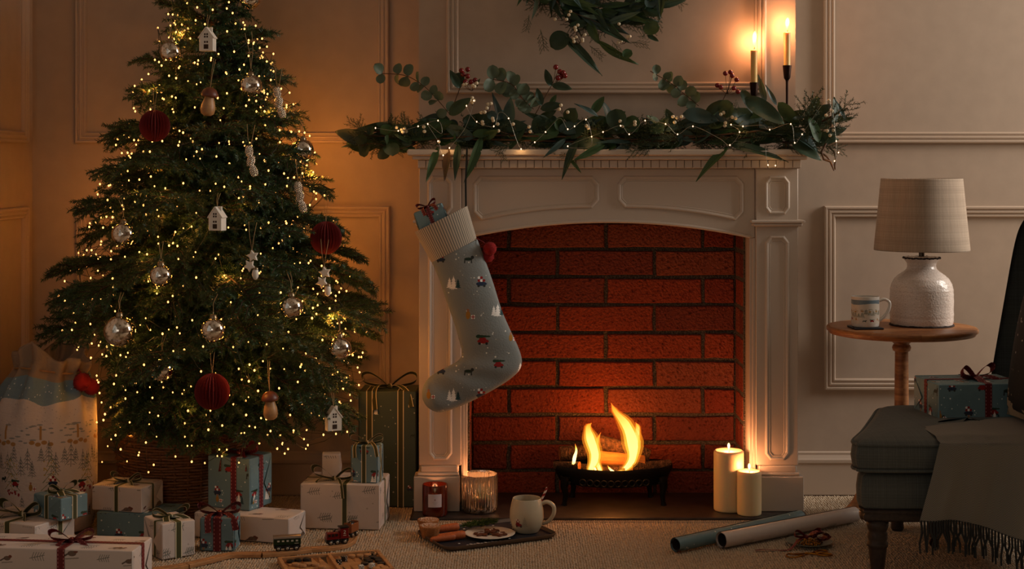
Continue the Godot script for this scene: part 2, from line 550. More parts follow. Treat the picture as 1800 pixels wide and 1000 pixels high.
func make_materials() -> void:
	# walls and paintwork
	M.wall = tri(mat(Color(0.70, 0.62, 0.545), 0.75), 2.0, true)
	M.wall.albedo_texture = noise_tex(0.02, [Color(0.96, 0.96, 0.96), Color(1, 1, 1)], 256, 3)
	M.trim = mat(Color(0.71, 0.63, 0.555), 0.5)
	M.paint = mat(Color(0.76, 0.70, 0.64), 0.42)
	M.ceiling = mat(Color(0.8, 0.77, 0.72), 0.9)
	# firebox
	M.bricks = []
	for k in 5:
		var c: Color = [Color(0.54, 0.24, 0.16), Color(0.59, 0.27, 0.17), Color(0.47, 0.23, 0.17), Color(0.56, 0.30, 0.21), Color(0.50, 0.25, 0.19)][k]
		var m := tri(mat(c, 0.9, 0.0, 0.3), 5.0, true)
		m.uv1_offset = Vector3(k * 0.37, k * 0.21, 0)
		if k == 0:
			M.brick_tone = noise_tex(0.018, [Color(0.45, 0.42, 0.42), Color(0.95, 0.9, 0.85), Color(1, 1, 1), Color(0.7, 0.66, 0.62)], 512, 9, 5)
			M.brick_relief = noise_tex(0.03, [], 512, 11, 5)
		m.albedo_texture = M.brick_tone
		m.heightmap_enabled = true
		m.heightmap_texture = M.brick_relief
		m.heightmap_scale = 0.5
		M.bricks.append(m)
	M.mortar = tri(mat(Color(0.50, 0.45, 0.38), 0.95), 8.0, true)
	M.mortar.albedo_texture = noise_tex(0.05, [Color(0.55, 0.5, 0.45), Color(1, 1, 1)], 256, 5)
	M.mortar.heightmap_enabled = true
	M.mortar.heightmap_texture = M.brick_relief
	M.mortar.heightmap_scale = 0.8
	M.slate = tri(mat(Color(0.27, 0.23, 0.21), 0.45), 3.0, true)
	M.slate.albedo_texture = noise_tex(0.02, [Color(0.6, 0.6, 0.6), Color(1, 1, 1)], 256, 6)
	M.iron = mat(Color(0.035, 0.032, 0.03), 0.55, 0.6)
	# carpet
	M.carpet = tri(mat(Color(0.74, 0.66, 0.56), 0.95), 3.0, true)
	M.carpet.albedo_texture = noise_tex(0.06, [Color(0.7, 0.68, 0.66), Color(1, 1, 1), Color(0.85, 0.82, 0.78)], 512, 8, 5)
	M.carpet_back = mat(Color(0.5, 0.43, 0.35), 0.95)
	# tree and plants
	M.needle = mat(Color(0.17, 0.28, 0.14), 0.5)
	M.twig = mat(Color(0.22, 0.15, 0.09), 0.85)
	M.leaf_dark = leaf_mat(Color(0.11, 0.20, 0.13))
	M.leaf_green = leaf_mat(Color(0.17, 0.28, 0.15))
	M.leaf_blue = leaf_mat(Color(0.19, 0.28, 0.27))
	M.leaf_grey = leaf_mat(Color(0.31, 0.37, 0.30))
	M.leaf_brown = leaf_mat(Color(0.30, 0.20, 0.12))
	M.juniper = mat(Color(0.19, 0.24, 0.10), 0.6)
	M.berry_red = mat(Color(0.42, 0.04, 0.04), 0.25)
	M.berry_white = mat(Color(0.80, 0.74, 0.62), 0.35)
	M.bulb = glow(Color(1.0, 0.68, 0.35), 4.6)
	M.wire_dark = mat(Color(0.06, 0.09, 0.05), 0.6)
	M.wire_silver = mat(Color(0.7, 0.68, 0.62), 0.3, 0.8)
	M.silver = mat(Color(0.88, 0.85, 0.80), 0.09, 1.0)
	M.silver.albedo_texture = noise_tex(0.03, [Color(0.3, 0.26, 0.22), Color(0.75, 0.72, 0.68), Color(1, 1, 1), Color(1, 1, 1), Color(1, 1, 1)], 256, 14, 5)
	M.silver.uv1_scale = Vector3(2, 1, 1)
	M.cap = mat(Color(0.55, 0.48, 0.38), 0.35, 1.0)
	M.string = mat(Color(0.62, 0.52, 0.36), 0.9)
	M.honey = mat(Color(0.42, 0.025, 0.025), 0.8)
	M.ceramic = mat(Color(0.86, 0.83, 0.78), 0.4)
	M.dark_hole = mat(Color(0.22, 0.15, 0.10), 0.9)
	M.shroom_cap = mat(Color(0.38, 0.18, 0.10), 0.45)
	M.shroom_stem = tri(mat(Color(0.74, 0.57, 0.38), 0.5), 14.0)
	M.shroom_stem.albedo_texture = noise_tex(0.02, [Color(0.75, 0.68, 0.6), Color(1, 1, 1)], 128, 15)
	# ribbons and papers
	M.red_ribbon = tex_mat(ribbon_tex(Color(0.40, 0.025, 0.055), Color(0.82, 0.62, 0.60), true), 0.6, 1.0)
	M.green_ribbon = tex_mat(ribbon_tex(Color(0.24, 0.25, 0.10), Color(0.84, 0.80, 0.68), false), 0.6, 1.0)
	M.paper_blue = tex_mat(paper(Color(0.40, 0.52, 0.55), Color(0.86, 0.88, 0.87), 70, [0, 1, 2, 3, 4], 20, 31, 1.7), 0.5, 1.0 / 0.34)
	M.paper_birds = tex_mat(paper(Color(0.80, 0.76, 0.73), Color(0.72, 0.66, 0.62), 14, [5, 6, 5, 6], 20, 32, 1.9), 0.5, 1.0 / 0.34)
	M.paper_firs = tex_mat(paper(Color(0.80, 0.76, 0.73), Color(0.66, 0.62, 0.58), 30, [6], 24, 33, 1.8), 0.5, 1.0 / 0.36)
	for k in ["paper_blue", "paper_birds", "paper_firs"]:
		M[k].normal_enabled = true
		M[k].normal_texture = M_crease()
		M[k].normal_scale = 0.35
	M.kraft = mat(Color(0.16, 0.12, 0.09), 0.9)
	# wax, wood, metal
	M.wax = mat(Color(0.86, 0.78, 0.60), 0.4)
	M.wax.subsurf_scatter_enabled = true
	M.wax.subsurf_scatter_strength = 0.4
	M.taper_wax = mat(Color(0.84, 0.72, 0.42), 0.4)
	M.taper_wax.subsurf_scatter_enabled = true
	M.taper_wax.subsurf_scatter_strength = 0.4
	M.wick = mat(Color(0.04, 0.03, 0.02), 0.9)
	M.bronze = mat(Color(0.16, 0.09, 0.055), 0.4, 0.85)
	M.wood = tri(mat(Color(0.68, 0.46, 0.27), 0.45), 3.0)
	M.wood.albedo_texture = wood_tex(Color(0.70, 0.62, 0.55), Color.WHITE, 41)
	M.wood_pale = tri(mat(Color(0.74, 0.55, 0.36), 0.6), 4.0)
	M.wood_pale.albedo_texture = wood_tex(Color(0.80, 0.74, 0.68), Color.WHITE, 42)
	M.wood_dark = tri(mat(Color(0.18, 0.13, 0.10), 0.6), 5.0)
	M.wood_dark.albedo_texture = noise_tex(0.05, [Color(0.5, 0.5, 0.5), Color(1.3, 1.25, 1.2)], 256, 43)
	M.bark = tri(mat(Color(0.55, 0.38, 0.26), 0.95), 9.0)
	M.bark.albedo_texture = noise_tex(0.03, [Color(0.25, 0.22, 0.2), Color(1, 1, 1)], 256, 44, 5)
	M.bark.heightmap_enabled = true
	M.bark.heightmap_texture = M.brick_relief
	M.bark.heightmap_scale = 1.0
	M.log_cut = tri(mat(Color(0.72, 0.45, 0.20), 0.8), 8.0)
	M.log_cut.albedo_texture = M.wood_pale.albedo_texture
	M.brass = mat(Color(0.62, 0.42, 0.14), 0.28, 1.0)

var crease_tex: NoiseTexture2D
func M_crease() -> NoiseTexture2D:
	if crease_tex == null: crease_tex = noise_tex(0.012, [], 256, 51, 3, 6.0, FastNoiseLite.TYPE_CELLULAR)
	return crease_tex

func leaf_mat(c: Color) -> StandardMaterial3D:
	var m := mat(c, 0.5, 0.0, 0.4)
	m.backlight_enabled = true
	m.backlight = Color(0.22, 0.24, 0.12)
	return m

func wood_tex(a: Color, b: Color, seed_: int) -> ImageTexture:
	var fn := FastNoiseLite.new()
	fn.seed = seed_
	fn.frequency = 0.02
	fn.fractal_octaves = 3
	var im := Image.create(256, 256, false, Image.FORMAT_RGB8)
	for y in 256:
		for x in 256:
			var t := fn.get_noise_2d(x * 0.25, y * 3.0) * 0.5 + 0.5
			t = clampf(0.55 + (t - 0.5) * 1.5 + 0.18 * sin((y + fn.get_noise_2d(x * 0.5, y * 0.7) * 26.0) * 0.42), 0, 1)
			im.set_pixel(x, y, a.lerp(b, t))
	im.generate_mipmaps()
	return ImageTexture.create_from_image(im)

# ---------------------------------------------------------------- the room
const CX := 0.3185      # middle of the fireplace

func rect(a: Vector2, b: Vector2) -> Array:   # anticlockwise, seen from the front
	return [Vector2(minf(a.x, b.x), minf(a.y, b.y)), Vector2(maxf(a.x, b.x), minf(a.y, b.y)), Vector2(maxf(a.x, b.x), maxf(a.y, b.y)), Vector2(minf(a.x, b.x), maxf(a.y, b.y))]

func v2(p: Vector3) -> Vector2:
	return Vector2(p.x, p.y)

const MOULD := [Vector2(0, 0), Vector2(0, 0.012), Vector2(0.004, 0.017), Vector2(0.009, 0.017), Vector2(0.012, 0.011), Vector2(0.015, 0.011), Vector2(0.018, 0.015), Vector2(0.023, 0.015), Vector2(0.026, 0.009), Vector2(0.029, 0.009), Vector2(0.032, 0.012), Vector2(0.036, 0.012), Vector2(0.040, 0.004), Vector2(0.040, 0)]

func structure(called: String, mesh: Mesh, m: Material, label: String, cat: String) -> MeshInstance3D:
	return tag(mi(called, mesh, m), label, cat, "", "structure")

func panel_trim(no: int, a: Vector2, b: Vector2, xf: Transform3D, label: String) -> void:
	var mb := MB.new()
	mb.sweep(rect(a, b), MOULD, xf)
	structure("trim_%d" % no, mb.mesh(), M.trim, label, "wall moulding")

func build_room() -> void:
	var xl := -1.676
	var xr := 4.02
	var zf := 6.1
	var top := 3.25
	structure("floor", slab(Vector3(xl - 0.15, -0.2, BACK_Z - 0.2), Vector3(xr + 0.15, -0.012, zf + 0.15), 0.0), M.carpet_back, "brown floor under the woven carpet", "floor")
	structure("ceiling", slab(Vector3(xl - 0.15, top, BACK_Z - 0.2), Vector3(xr + 0.15, top + 0.15, zf + 0.15), 0.0), M.ceiling, "plain ceiling above the sitting room", "ceiling")
	structure("wall_back", slab(Vector3(xl - 0.15, -0.012, BACK_Z - 0.15), Vector3(xr + 0.15, top, BACK_Z), 0.0), M.wall, "beige panelled wall behind the tree and the side table", "wall")
	var mb := MB.new()   # left wall; its wide opening, out of view, is placed for the side light
	for q in [[-0.012, 0.5, BACK_Z, zf], [2.48, top, BACK_Z, zf], [0.5, 2.48, BACK_Z, 1.3], [0.5, 2.48, 4.1, zf]]:
		var a := Vector3(xl - 0.15, q[0], q[2]); var b := Vector3(xl, q[1], q[3])
		mb.box((b - a), 0.0, T((a + b) * 0.5))
	structure("wall_left", mb.mesh(), M.wall, "beige side wall beside the gift sack", "wall")
	mb = MB.new()   # right wall with the opening for its unseen window
	var wz0 := -0.2; var wz1 := 0.9; var wy0 := 1.25; var wy1 := 2.95
	for q in [[-0.012, wy0, BACK_Z, zf], [wy1, top, BACK_Z, zf], [wy0, wy1, BACK_Z, wz0], [wy0, wy1, wz1, zf]]:
		var a := Vector3(xr, q[0], q[2]); var b := Vector3(xr + 0.15, q[1], q[3])
		mb.box((b - a), 0.0, T((a + b) * 0.5))
	structure("wall_right", mb.mesh(), M.wall, "beige wall with the unseen daylight window beyond the armchair", "wall")
	mb = MB.new()
	for q in [[-0.012, 1.05, xl, xr], [2.45, top, xl, xr], [1.05, 2.45, -0.05, xr]]:
		if q[2] >= q[3]: continue
		var a := Vector3(q[2], q[0], zf); var b := Vector3(q[3], q[1], zf + 0.15)
		mb.box((b - a), 0.0, T((a + b) * 0.5))
	structure("wall_front", mb.mesh(), M.wall, "beige wall opposite the fireplace", "wall")
	# frames of three unseen windows, placed round the area lights
	for k in 3:
		mb = MB.new()
		var xf := Transform3D(Basis(Vector3(0, 0, 1), Vector3.UP, Vector3(-1, 0, 0)), Vector3(xr + 0.06, 0, 0)) if k == 0 else Transform3D(Basis(Vector3(-1, 0, 0), Vector3.UP, Vector3(0, 0, -1)), Vector3(0, 0, zf + 0.06))
		if k == 2: xf = Transform3D(Basis(Vector3(0, 0, -1), Vector3.UP, Vector3(1, 0, 0)), Vector3(xl - 0.06, 0, 0))
		var a := Vector2(wz0, wy0) if k == 0 else Vector2(0.05, 1.05) if k == 1 else Vector2(-4.1, 0.5)
		var b := Vector2(wz1, wy1) if k == 0 else Vector2(1.75, 2.45) if k == 1 else Vector2(-1.3, 2.48)
		mb.sweep(rect(a, b), [Vector2(0, -0.02), Vector2(0, 0.03), Vector2(0.05, 0.03), Vector2(0.05, -0.02)], xf)
		structure("window_%d" % (k + 1), mb.mesh(), M.paint, ["painted frame of the unseen window beyond the armchair", "painted frame of the unseen window opposite the fireplace", "painted frame of the unseen wide side window on the left"][k], "window")
	# chimney breast with the hole for the firebox
	mb = MB.new()
	var bz := -0.09
	var bl := -0.312
	var br := 0.949
	for q in [[bl, CX - 0.467, -0.012, 1.15], [CX + 0.467, br, -0.012, 1.15], [bl, br, 1.02, top]]:
		var a := Vector3(q[0], q[2], BACK_Z); var b := Vector3(q[1], q[3], bz)
		mb.box(b - a, 0.0, T((a + b) * 0.5))
	structure("wall_chimney_breast", mb.mesh(), M.wall, "beige chimney breast above and around the fireplace", "wall")
	# panel mouldings
	var onb := Transform3D(Basis(), Vector3(0, 0, BACK_Z))
	panel_trim(1, v2(W(133, 252, BACK_Z)), v2(W(684, -640, BACK_Z)), onb, "upper wall panel moulding behind the Christmas tree")
	panel_trim(2, v2(W(135, 686, BACK_Z)), v2(W(686, 362, BACK_Z)), onb, "lower wall panel moulding behind the Christmas tree")
	panel_trim(3, v2(W(1447, 252, BACK_Z)), v2(W(2300, -700, BACK_Z)), onb, "upper wall panel moulding above the table lamp")
	panel_trim(4, v2(W(1448, 685, BACK_Z)), v2(W(2300, 362, BACK_Z)), onb, "lower wall panel moulding behind the side table")
	panel_trim(5, v2(W(785, 165, bz)), v2(W(1346, -640, bz)), Transform3D(Basis(), Vector3(0, 0, bz)), "wall panel moulding on the chimney breast round the wreath")
	var onl := Transform3D(Basis(Vector3(0, 0, -1), Vector3.UP, Vector3(1, 0, 0)), Vector3(xl, 0, 0))
	panel_trim(6, Vector2(0.23, W(0, 252, BACK_Z).y), Vector2(-1.1, 2.5), onl, "upper wall panel moulding on the side wall at far left")
	panel_trim(7, Vector2(0.23, W(0, 686, BACK_Z).y), Vector2(-1.1, W(0, 362, BACK_Z).y), onl, "lower wall panel moulding on the side wall by the sack")
	# skirting
	var sk := [Vector2(0, 0), Vector2(0.012, 0), Vector2(0.012, 0.105), Vector2(0.016, 0.112), Vector2(0.016, 0.122), Vector2(0.012, 0.128), Vector2(0.007, 0.138), Vector2(0.007, 0.146), Vector2(0, 0.15)]
	for q in [["baseboard_right", br, xr, "moulded skirting board at the foot of the wall by the side table"], ["baseboard_back", xl, bl, "moulded skirting board behind the Christmas tree"]]:
		mb = MB.new()
		for k in sk.size() - 1:
			var a: Vector2 = sk[k]
			var b: Vector2 = sk[k + 1]
			var nn := Vector3(0, -(b.x - a.x), (b.y - a.y)).normalized()
			mb.quad(Vector3(q[1], a.y, BACK_Z + a.x), Vector3(q[2], a.y, BACK_Z + a.x), Vector3(q[2], b.y, BACK_Z + b.x), Vector3(q[1], b.y, BACK_Z + b.x), nn)
		structure(q[0], mb.mesh(), M.trim, q[3], "skirting board")
	structure("baseboard_left", slab(Vector3(xl, -0.012, BACK_Z + 0.02), Vector3(xl + 0.012, 0.145, zf), 0.003), M.trim, "skirting board on the side wall at far left", "skirting board")
	# firebox: mortar bed with proud bricks on the back and both cheeks
	var fl := CX - 0.467
	var fr := CX + 0.467
	mb = MB.new()
	var fb := BACK_Z + 0.012
	mb.box(Vector3(fr - fl, 1.03, 0.01), 0.0, T(Vector3(CX, 0.515, fb - 0.007)))
	mb.box(Vector3(0.006, 1.03, 0.19), 0.0, T(Vector3(fl + 0.003, 0.515, -0.21)))
	mb.box(Vector3(0.006, 1.03, 0.19), 0.0, T(Vector3(fr - 0.003, 0.515, -0.21)))
	mb.box(Vector3(fr - fl, 0.01, 0.2), 0.0, T(Vector3(CX, 1.012, -0.205)))
	var fire := structure("wall_firebox", mb.mesh(), M.mortar, "red brick lining of the open fireplace", "brickwork")
	var variants := []
	for k in 4: variants.append(brick_mesh(0.326, 0.084, 0.016, 100 + k))
	var pitch := 170.5 * S(fb)
	var course := 48.55 * S(fb)
	var joint := W(1065, 0, fb).x
	for row in 11:
		var y0 := W(0, 874.5, fb).y + course * row
		var off := 0.5 if row % 2 == 0 else 0.0
		for k in range(-5, 5):
			var x0 := joint + (k + off) * pitch
			var x1 := x0 + pitch
			x0 = maxf(x0, fl + 0.006); x1 = minf(x1, fr - 0.006)
			if x1 - x0 < 0.03: continue
			var full := x1 - x0 > pitch - 0.002
			var jit := rnd(-0.0015, 0.0015)
			var bm: ArrayMesh = variants[rng.randi() % 4] if full else brick_mesh(x1 - x0 - 0.012, 0.084, 0.016, 200 + row * 10 + k + 5)
			mi("brick", bm, M.bricks[rng.randi() % 5], fire, T(Vector3((x0 + x1) * 0.5, y0 + course * 0.5 + jit, fb + 0.000 + rnd(0, 0.003)), Basis(Vector3(0, 0, 1), rnd(-0.006, 0.006))))
		for s in [-1, 1]:
			var cut := -0.26 if row % 2 else -0.20
			for q in [[fb + 0.012, cut], [cut, -0.12]]:
				var w: float = q[1] - q[0]
				var bm := brick_mesh(w - 0.011, 0.084, 0.016, 400 + row * 4 + int(q[0] * 100))
				var at := Vector3(fl + 0.001 if s < 0 else fr - 0.001, y0 + course * 0.5, (q[0] + q[1]) * 0.5)
				mi("brick", bm, M.bricks[rng.randi() % 5], fire, T(at, Basis(Vector3.UP, PI / 2 * -s)))
	# hearth
	structure("floor_hearth", slab(Vector3(-0.325, -0.012, BACK_Z), Vector3(0.962, 0.010, 0.083), 0.003), M.slate, "dark slate hearth slab in front of the fire", "hearth")
	# woven carpet
	var rug := thing("carpet", "beige woven loop carpet covering the floor in front of the hearth", "carpet")
	mb = MB.new()
	for q in [[xl, 0.09, xr, 3.4], [xl, BACK_Z + 0.014, -0.34, 0.09], [0.977, BACK_Z + 0.014, xr, 0.09]]:
		var a := Vector3(q[0], -0.012, q[1]); var b := Vector3(q[2], -0.005, q[3])
		mb.box(b - a, 0.0, T((a + b) * 0.5))
	mi("backing", mb.mesh(), M.carpet, rug)
	mb = MB.new()
	mb.ball(Vector3(), Vector3(0.0062, 0.0052, 0.0042), 6, 4)
	var mm := MultiMesh.new()
	mm.transform_format = MultiMesh.TRANSFORM_3D
	mm.mesh = mb.mesh()
	var xs := []
	var px := 0.0078
	var pz := 0.0105
	for i in int((1.72 - xl) / px):
		for j in int((1.02 - BACK_Z) / pz):
			var x := xl + 0.006 + i * px + rnd(-0.0015, 0.0015)
			var z := BACK_Z + 0.02 + j * pz + (0.5 * pz if i % 2 else 0.0) + rnd(-0.0015, 0.0015)
			if z < 0.094 and x > -0.334 and x < 0.971: continue
			var s := rnd(0.8, 1.2)
			xs.append(Transform3D(Basis(Vector3.UP, rnd(0.9, 1.9)).scaled_local(Vector3(s, rnd(0.7, 1.25), s)), Vector3(x, -0.0055, z)))
	for i in int(1.3 / 0.006):   # whipped edge along the hearth
		xs.append(Transform3D(Basis(Vector3.UP, PI / 2 + 0.3).scaled_local(Vector3(1.2, 1.7, 0.9)), Vector3(-0.334 + i * 0.006, -0.004, 0.093)))
	mm.instance_count = xs.size()
	for i in xs.size(): mm.set_instance_transform(i, xs[i])
	var pile := MultiMeshInstance3D.new()
	pile.name = "pile"
	pile.multimesh = mm
	pile.material_override = M.carpet
	pile.set_meta("kind", "stuff")
	rug.add_child(pile)

func brick_mesh(w: float, h: float, d: float, seed_: int) -> ArrayMesh:
	var r := RandomNumberGenerator.new()
	r.seed = seed_
	var q := func(): return r.randf_range(-0.0022, 0.0022)
	var poly := PackedVector2Array()
	var hw := w * 0.5
	var hh := h * 0.5
	for p in [[-1, -1], [-0.4, -1], [0.3, -1], [1, -1], [1, 0], [1, 1], [0.4, 1], [-0.2, 1], [-1, 1], [-1, 0]]:
		poly.append(Vector2(p[0] * hw + q.call(), p[1] * hh + q.call()))
	var mb := MB.new()
	mb.ext(poly, -d * 0.5, d * 0.5, 0.004, Transform3D(), false)
	return mb.mesh()

# ---------------------------------------------------------------- fire surround
func octagon(a: Vector2, b: Vector2, c: float) -> Array:
	return [Vector2(a.x + c, a.y), Vector2(b.x - c, a.y), Vector2(b.x, a.y + c * 1.3), Vector2(b.x, b.y - c * 1.3), Vector2(b.x - c, b.y), Vector2(a.x + c, b.y), Vector2(a.x, b.y - c * 1.3), Vector2(a.x, a.y + c * 1.3)]

const BEAD := [Vector2(0, 0), Vector2(0.002, 0.005), Vector2(0.006, 0.007), Vector2(0.010, 0.005), Vector2(0.013, 0.002), Vector2(0.016, 0.003), Vector2(0.018, 0)]

func build_surround() -> void:
	var t := thing("fire_surround", "cream painted fire surround with arched opening and panelled pilasters", "fireplace")
	var p: Material = M.paint
	var pz := -0.015
	var shelf_y := W(0, 262, 0.05).y
	# shelf, in two layers with a rounded nose
	var mb := MB.new()
	mb.box(Vector3(1.322, 0.022, 0.15), 0.006, T(Vector3(CX, shelf_y - 0.011, -0.018)))
	mb.box(Vector3(1.29, 0.014, 0.13), 0.004, T(Vector3(CX, shelf_y - 0.028, -0.022)))
	mi("mantel_shelf", mb.mesh(), p, t)
	var y1 := shelf_y - 0.034
	var y2 := W(0, 296, 0.02).y
	mi("cornice", slab(Vector3(CX - 0.628, y2, -0.09), Vector3(CX + 0.628, y1, 0.014), 0.002), p, t)
	var dm := box_mesh(Vector3(0.0255, y1 - y2 - 0.004, 0.009), 0.0015)
	for i in 46:
		mi("dentil", dm, p, t, T(Vector3(CX - 0.614 + i * 0.0273, (y1 + y2) * 0.5, 0.017)))
	# frieze board with the arched underside
	var fz := -0.03
	var poly := PackedVector2Array([Vector2(CX - 0.486, y2), Vector2(CX + 0.486, y2)])
	var ya := W(0, 391, fz).y
	var ye := W(0, 418, fz).y
	var arch := []
	for i in 25:
		var q := 1.0 - i / 12.0
		arch.append(Vector2(CX + q * 0.468, ya - (ya - ye) * q * q))
	poly.append(Vector2(CX + 0.486, ye))
	for q in arch: poly.append(q)
	poly.append(Vector2(CX - 0.486, ye))
	mb = MB.new()
	mb.ext(poly, -0.12, fz, 0.003)
	mi("frieze", mb.mesh(), p, t)
	mb = MB.new()
	var ap := []
	for q in arch: ap.append(Vector3(q.x, q.y + 0.004, fz + 0.001))
	mb.tube(ap, 0.0055, 8)
	mi("arch_bead", mb.mesh(), p, t)
	for s in [-1.0, 1.0]:   # raised panels whose lower edge follows the arch
		var x0: float = CX + s * 0.030
		var x1: float = CX + s * 0.448
		var yt := W(0, 309, fz).y
		var pts := [Vector2(x0 + s * 0.022, yt), Vector2(x0, yt - 0.026)]
		var yb0 := W(0, 366, fz).y
		var yb1 := W(0, 388, fz).y
		pts.append(Vector2(x0, yb0 + 0.026))
		for k in 7:
			var f := k / 6.0
			pts.append(Vector2(lerpf(x0 + s * 0.024, x1 - s * 0.028, f), lerpf(yb0, yb1, f * f)))
		pts.append(Vector2(x1, yb1 + 0.028))
		pts.append(Vector2(x1, yt - 0.026))
		pts.append(Vector2(x1 - s * 0.022, yt))
		if s < 0: pts.reverse()
		mb = MB.new()
		mb.sweep(pts, BEAD, Transform3D(Basis.from_scale(Vector3(1, 1, 1.1)), Vector3(0, 0, fz)))
		mi("panel_moulding", mb.mesh(), p, t)
	for s in [-1.0, 1.0]:
		var xa: float = CX + s * 0.486
		var xb: float = CX + s * 0.6255
		var x0 := minf(xa, xb)
		var x1 := maxf(xa, xb)
		var pil := mi("pilaster", slab(Vector3(x0, W(0, 818, pz).y, -0.085), Vector3(x1, y2 + 0.001, pz), 0.003), p, t)
		var xc := (x0 + x1) * 0.5
		mb = MB.new()
		mb.sweep(octagon(Vector2(xc - 0.042, W(0, 377, pz).y), Vector2(xc + 0.042, W(0, 309, pz).y), 0.016), BEAD, T(Vector3(0, 0, pz)))
		mi("panel_moulding", mb.mesh(), p, pil)
		mb = MB.new()
		mb.sweep(octagon(Vector2(xc - 0.040, W(0, 809, pz).y), Vector2(xc + 0.040, W(0, 414, pz).y), 0.017), BEAD, T(Vector3(0, 0, pz)))
		mi("panel_moulding", mb.mesh(), p, pil)
		# capital ledge
		mb = MB.new()
		var cy := W(0, 393, 0.0).y
		mb.box(Vector3(0.176, 0.009, 0.09), 0.002, T(Vector3(xc, cy + 0.007, -0.036)))
		mb.box(Vector3(0.162, 0.012, 0.08), 0.004, T(Vector3(xc, cy - 0.003, -0.038)))
		mi("capital", mb.mesh(), p, t)
		# plinth with a stepped top
		mb = MB.new()
		var ph := W(0, 838, 0.0).y
		var xin: float = CX + s * 0.490
		var xout: float = CX + s * 0.6415
		mb.box(Vector3(absf(xout - xin), ph - 0.010, 0.085), 0.003, T(Vector3((xin + xout) * 0.5, (ph + 0.010) * 0.5, -0.0425)))
		mb.box(Vector3(absf(xout - xin) - 0.014, 0.012, 0.079), 0.004, T(Vector3((xin + xout) * 0.5 - s * 0.004, ph + 0.006, -0.0455)))
		mb.box(Vector3(absf(xout - xin) - 0.024, 0.028, 0.073), 0.007, T(Vector3((xin + xout) * 0.5 - s * 0.008, ph + 0.022, -0.0475)))
		mi("plinth", mb.mesh(), p, t)
		# inner jamb, set back in two steps
		mb = MB.new()
		var j0: float = CX + s * 0.467
		mb.box(Vector3(0.012, ye - 0.01, 0.09), 0.002, T(Vector3(j0 + s * 0.006, (ye + 0.01) * 0.5, -0.078)))
		mb.box(Vector3(0.010, ye - 0.01, 0.075), 0.002, T(Vector3(j0 + s * 0.0145, (ye + 0.01) * 0.5, -0.062)))
		mi("jamb", mb.mesh(), p, t)

# ---------------------------------------------------------------- fire, candles
func flame_mat(stops: Array, energy: float, alpha := 1.0) -> StandardMaterial3D:
	var g := Gradient.new()
	var offs := PackedFloat32Array()
	var cols := PackedColorArray()
	for s in stops:
		offs.append(s[0]); cols.append(s[1])
	g.offsets = offs
	g.colors = cols
	var t := GradientTexture2D.new()
	t.gradient = g
	t.width = 4
	t.height = 64
	t.fill_from = Vector2(0, 1)
	t.fill_to = Vector2(0, 0)
	var m := mat(Color(0, 0, 0, alpha), 1.0, 0.0, 0.0)
	if alpha < 1.0: m.transparency = BaseMaterial3D.TRANSPARENCY_ALPHA
	m.emission_enabled = true
	m.emission = Color.WHITE
	m.emission_operator = BaseMaterial3D.EMISSION_OP_MULTIPLY
	m.emission_texture = t
	m.emission_energy_multiplier = energy
	return m

# a small steady flame on a wick; the wick's foot is at the origin
func candle_flame(parent: Node, h: float, w: float, at: Vector3, light: float, lean := 0.0) -> void:
	if not M.has("candle_flame"):
		M.candle_flame = flame_mat([[0.0, Color(0.95, 0.50, 0.16)], [0.22, Color(1.0, 0.78, 0.42)], [0.6, Color(1.0, 0.92, 0.74)], [1.0, Color(1.0, 0.78, 0.40)]], 3.0)
	mi("wick", tube_mesh([Vector3(0, -0.004, 0), Vector3(0.0006, h * 0.12, 0), Vector3(0.002, h * 0.22, 0)], 0.0011, 6), M.wick, parent, T(at))
	var path := []
	var rad := []
	for i in 13:
		var t := i / 12.0
		path.append(Vector3(lean * h * t * t, h * (0.12 + 0.95 * t), 0))
		rad.append(w * 0.5 * pow(sin(PI * pow(1.0 - t, 0.62) * 0.985 + 0.02), 0.9) + 0.0001)
	var mb := MB.new()
	mb.tube(path, rad, 10)
	mi("flame", mb.mesh(), M.candle_flame, parent, T(at))
	if light > 0.0:
		omni("candle_light", at + Vector3(0, h * 0.55, 0), Color(1.0, 0.66, 0.43), light, w * 0.4, parent)

func fire_tongue(pts: Array, ws: Array, flat: float) -> ArrayMesh:
	var mb := MB.new()
	var P := smooth(pts, 22)
	var rad := []
	for i in P.size():
		var t := float(i) / (P.size() - 1) * (ws.size() - 1)
		var k := mini(int(t), ws.size() - 2)
		rad.append(lerpf(ws[k], ws[k + 1], smoothstep(0, 1, t - k)))
	mb.tube(P, rad, 14, true, flat, Vector3(0, 0, 1))
	return mb.mesh()

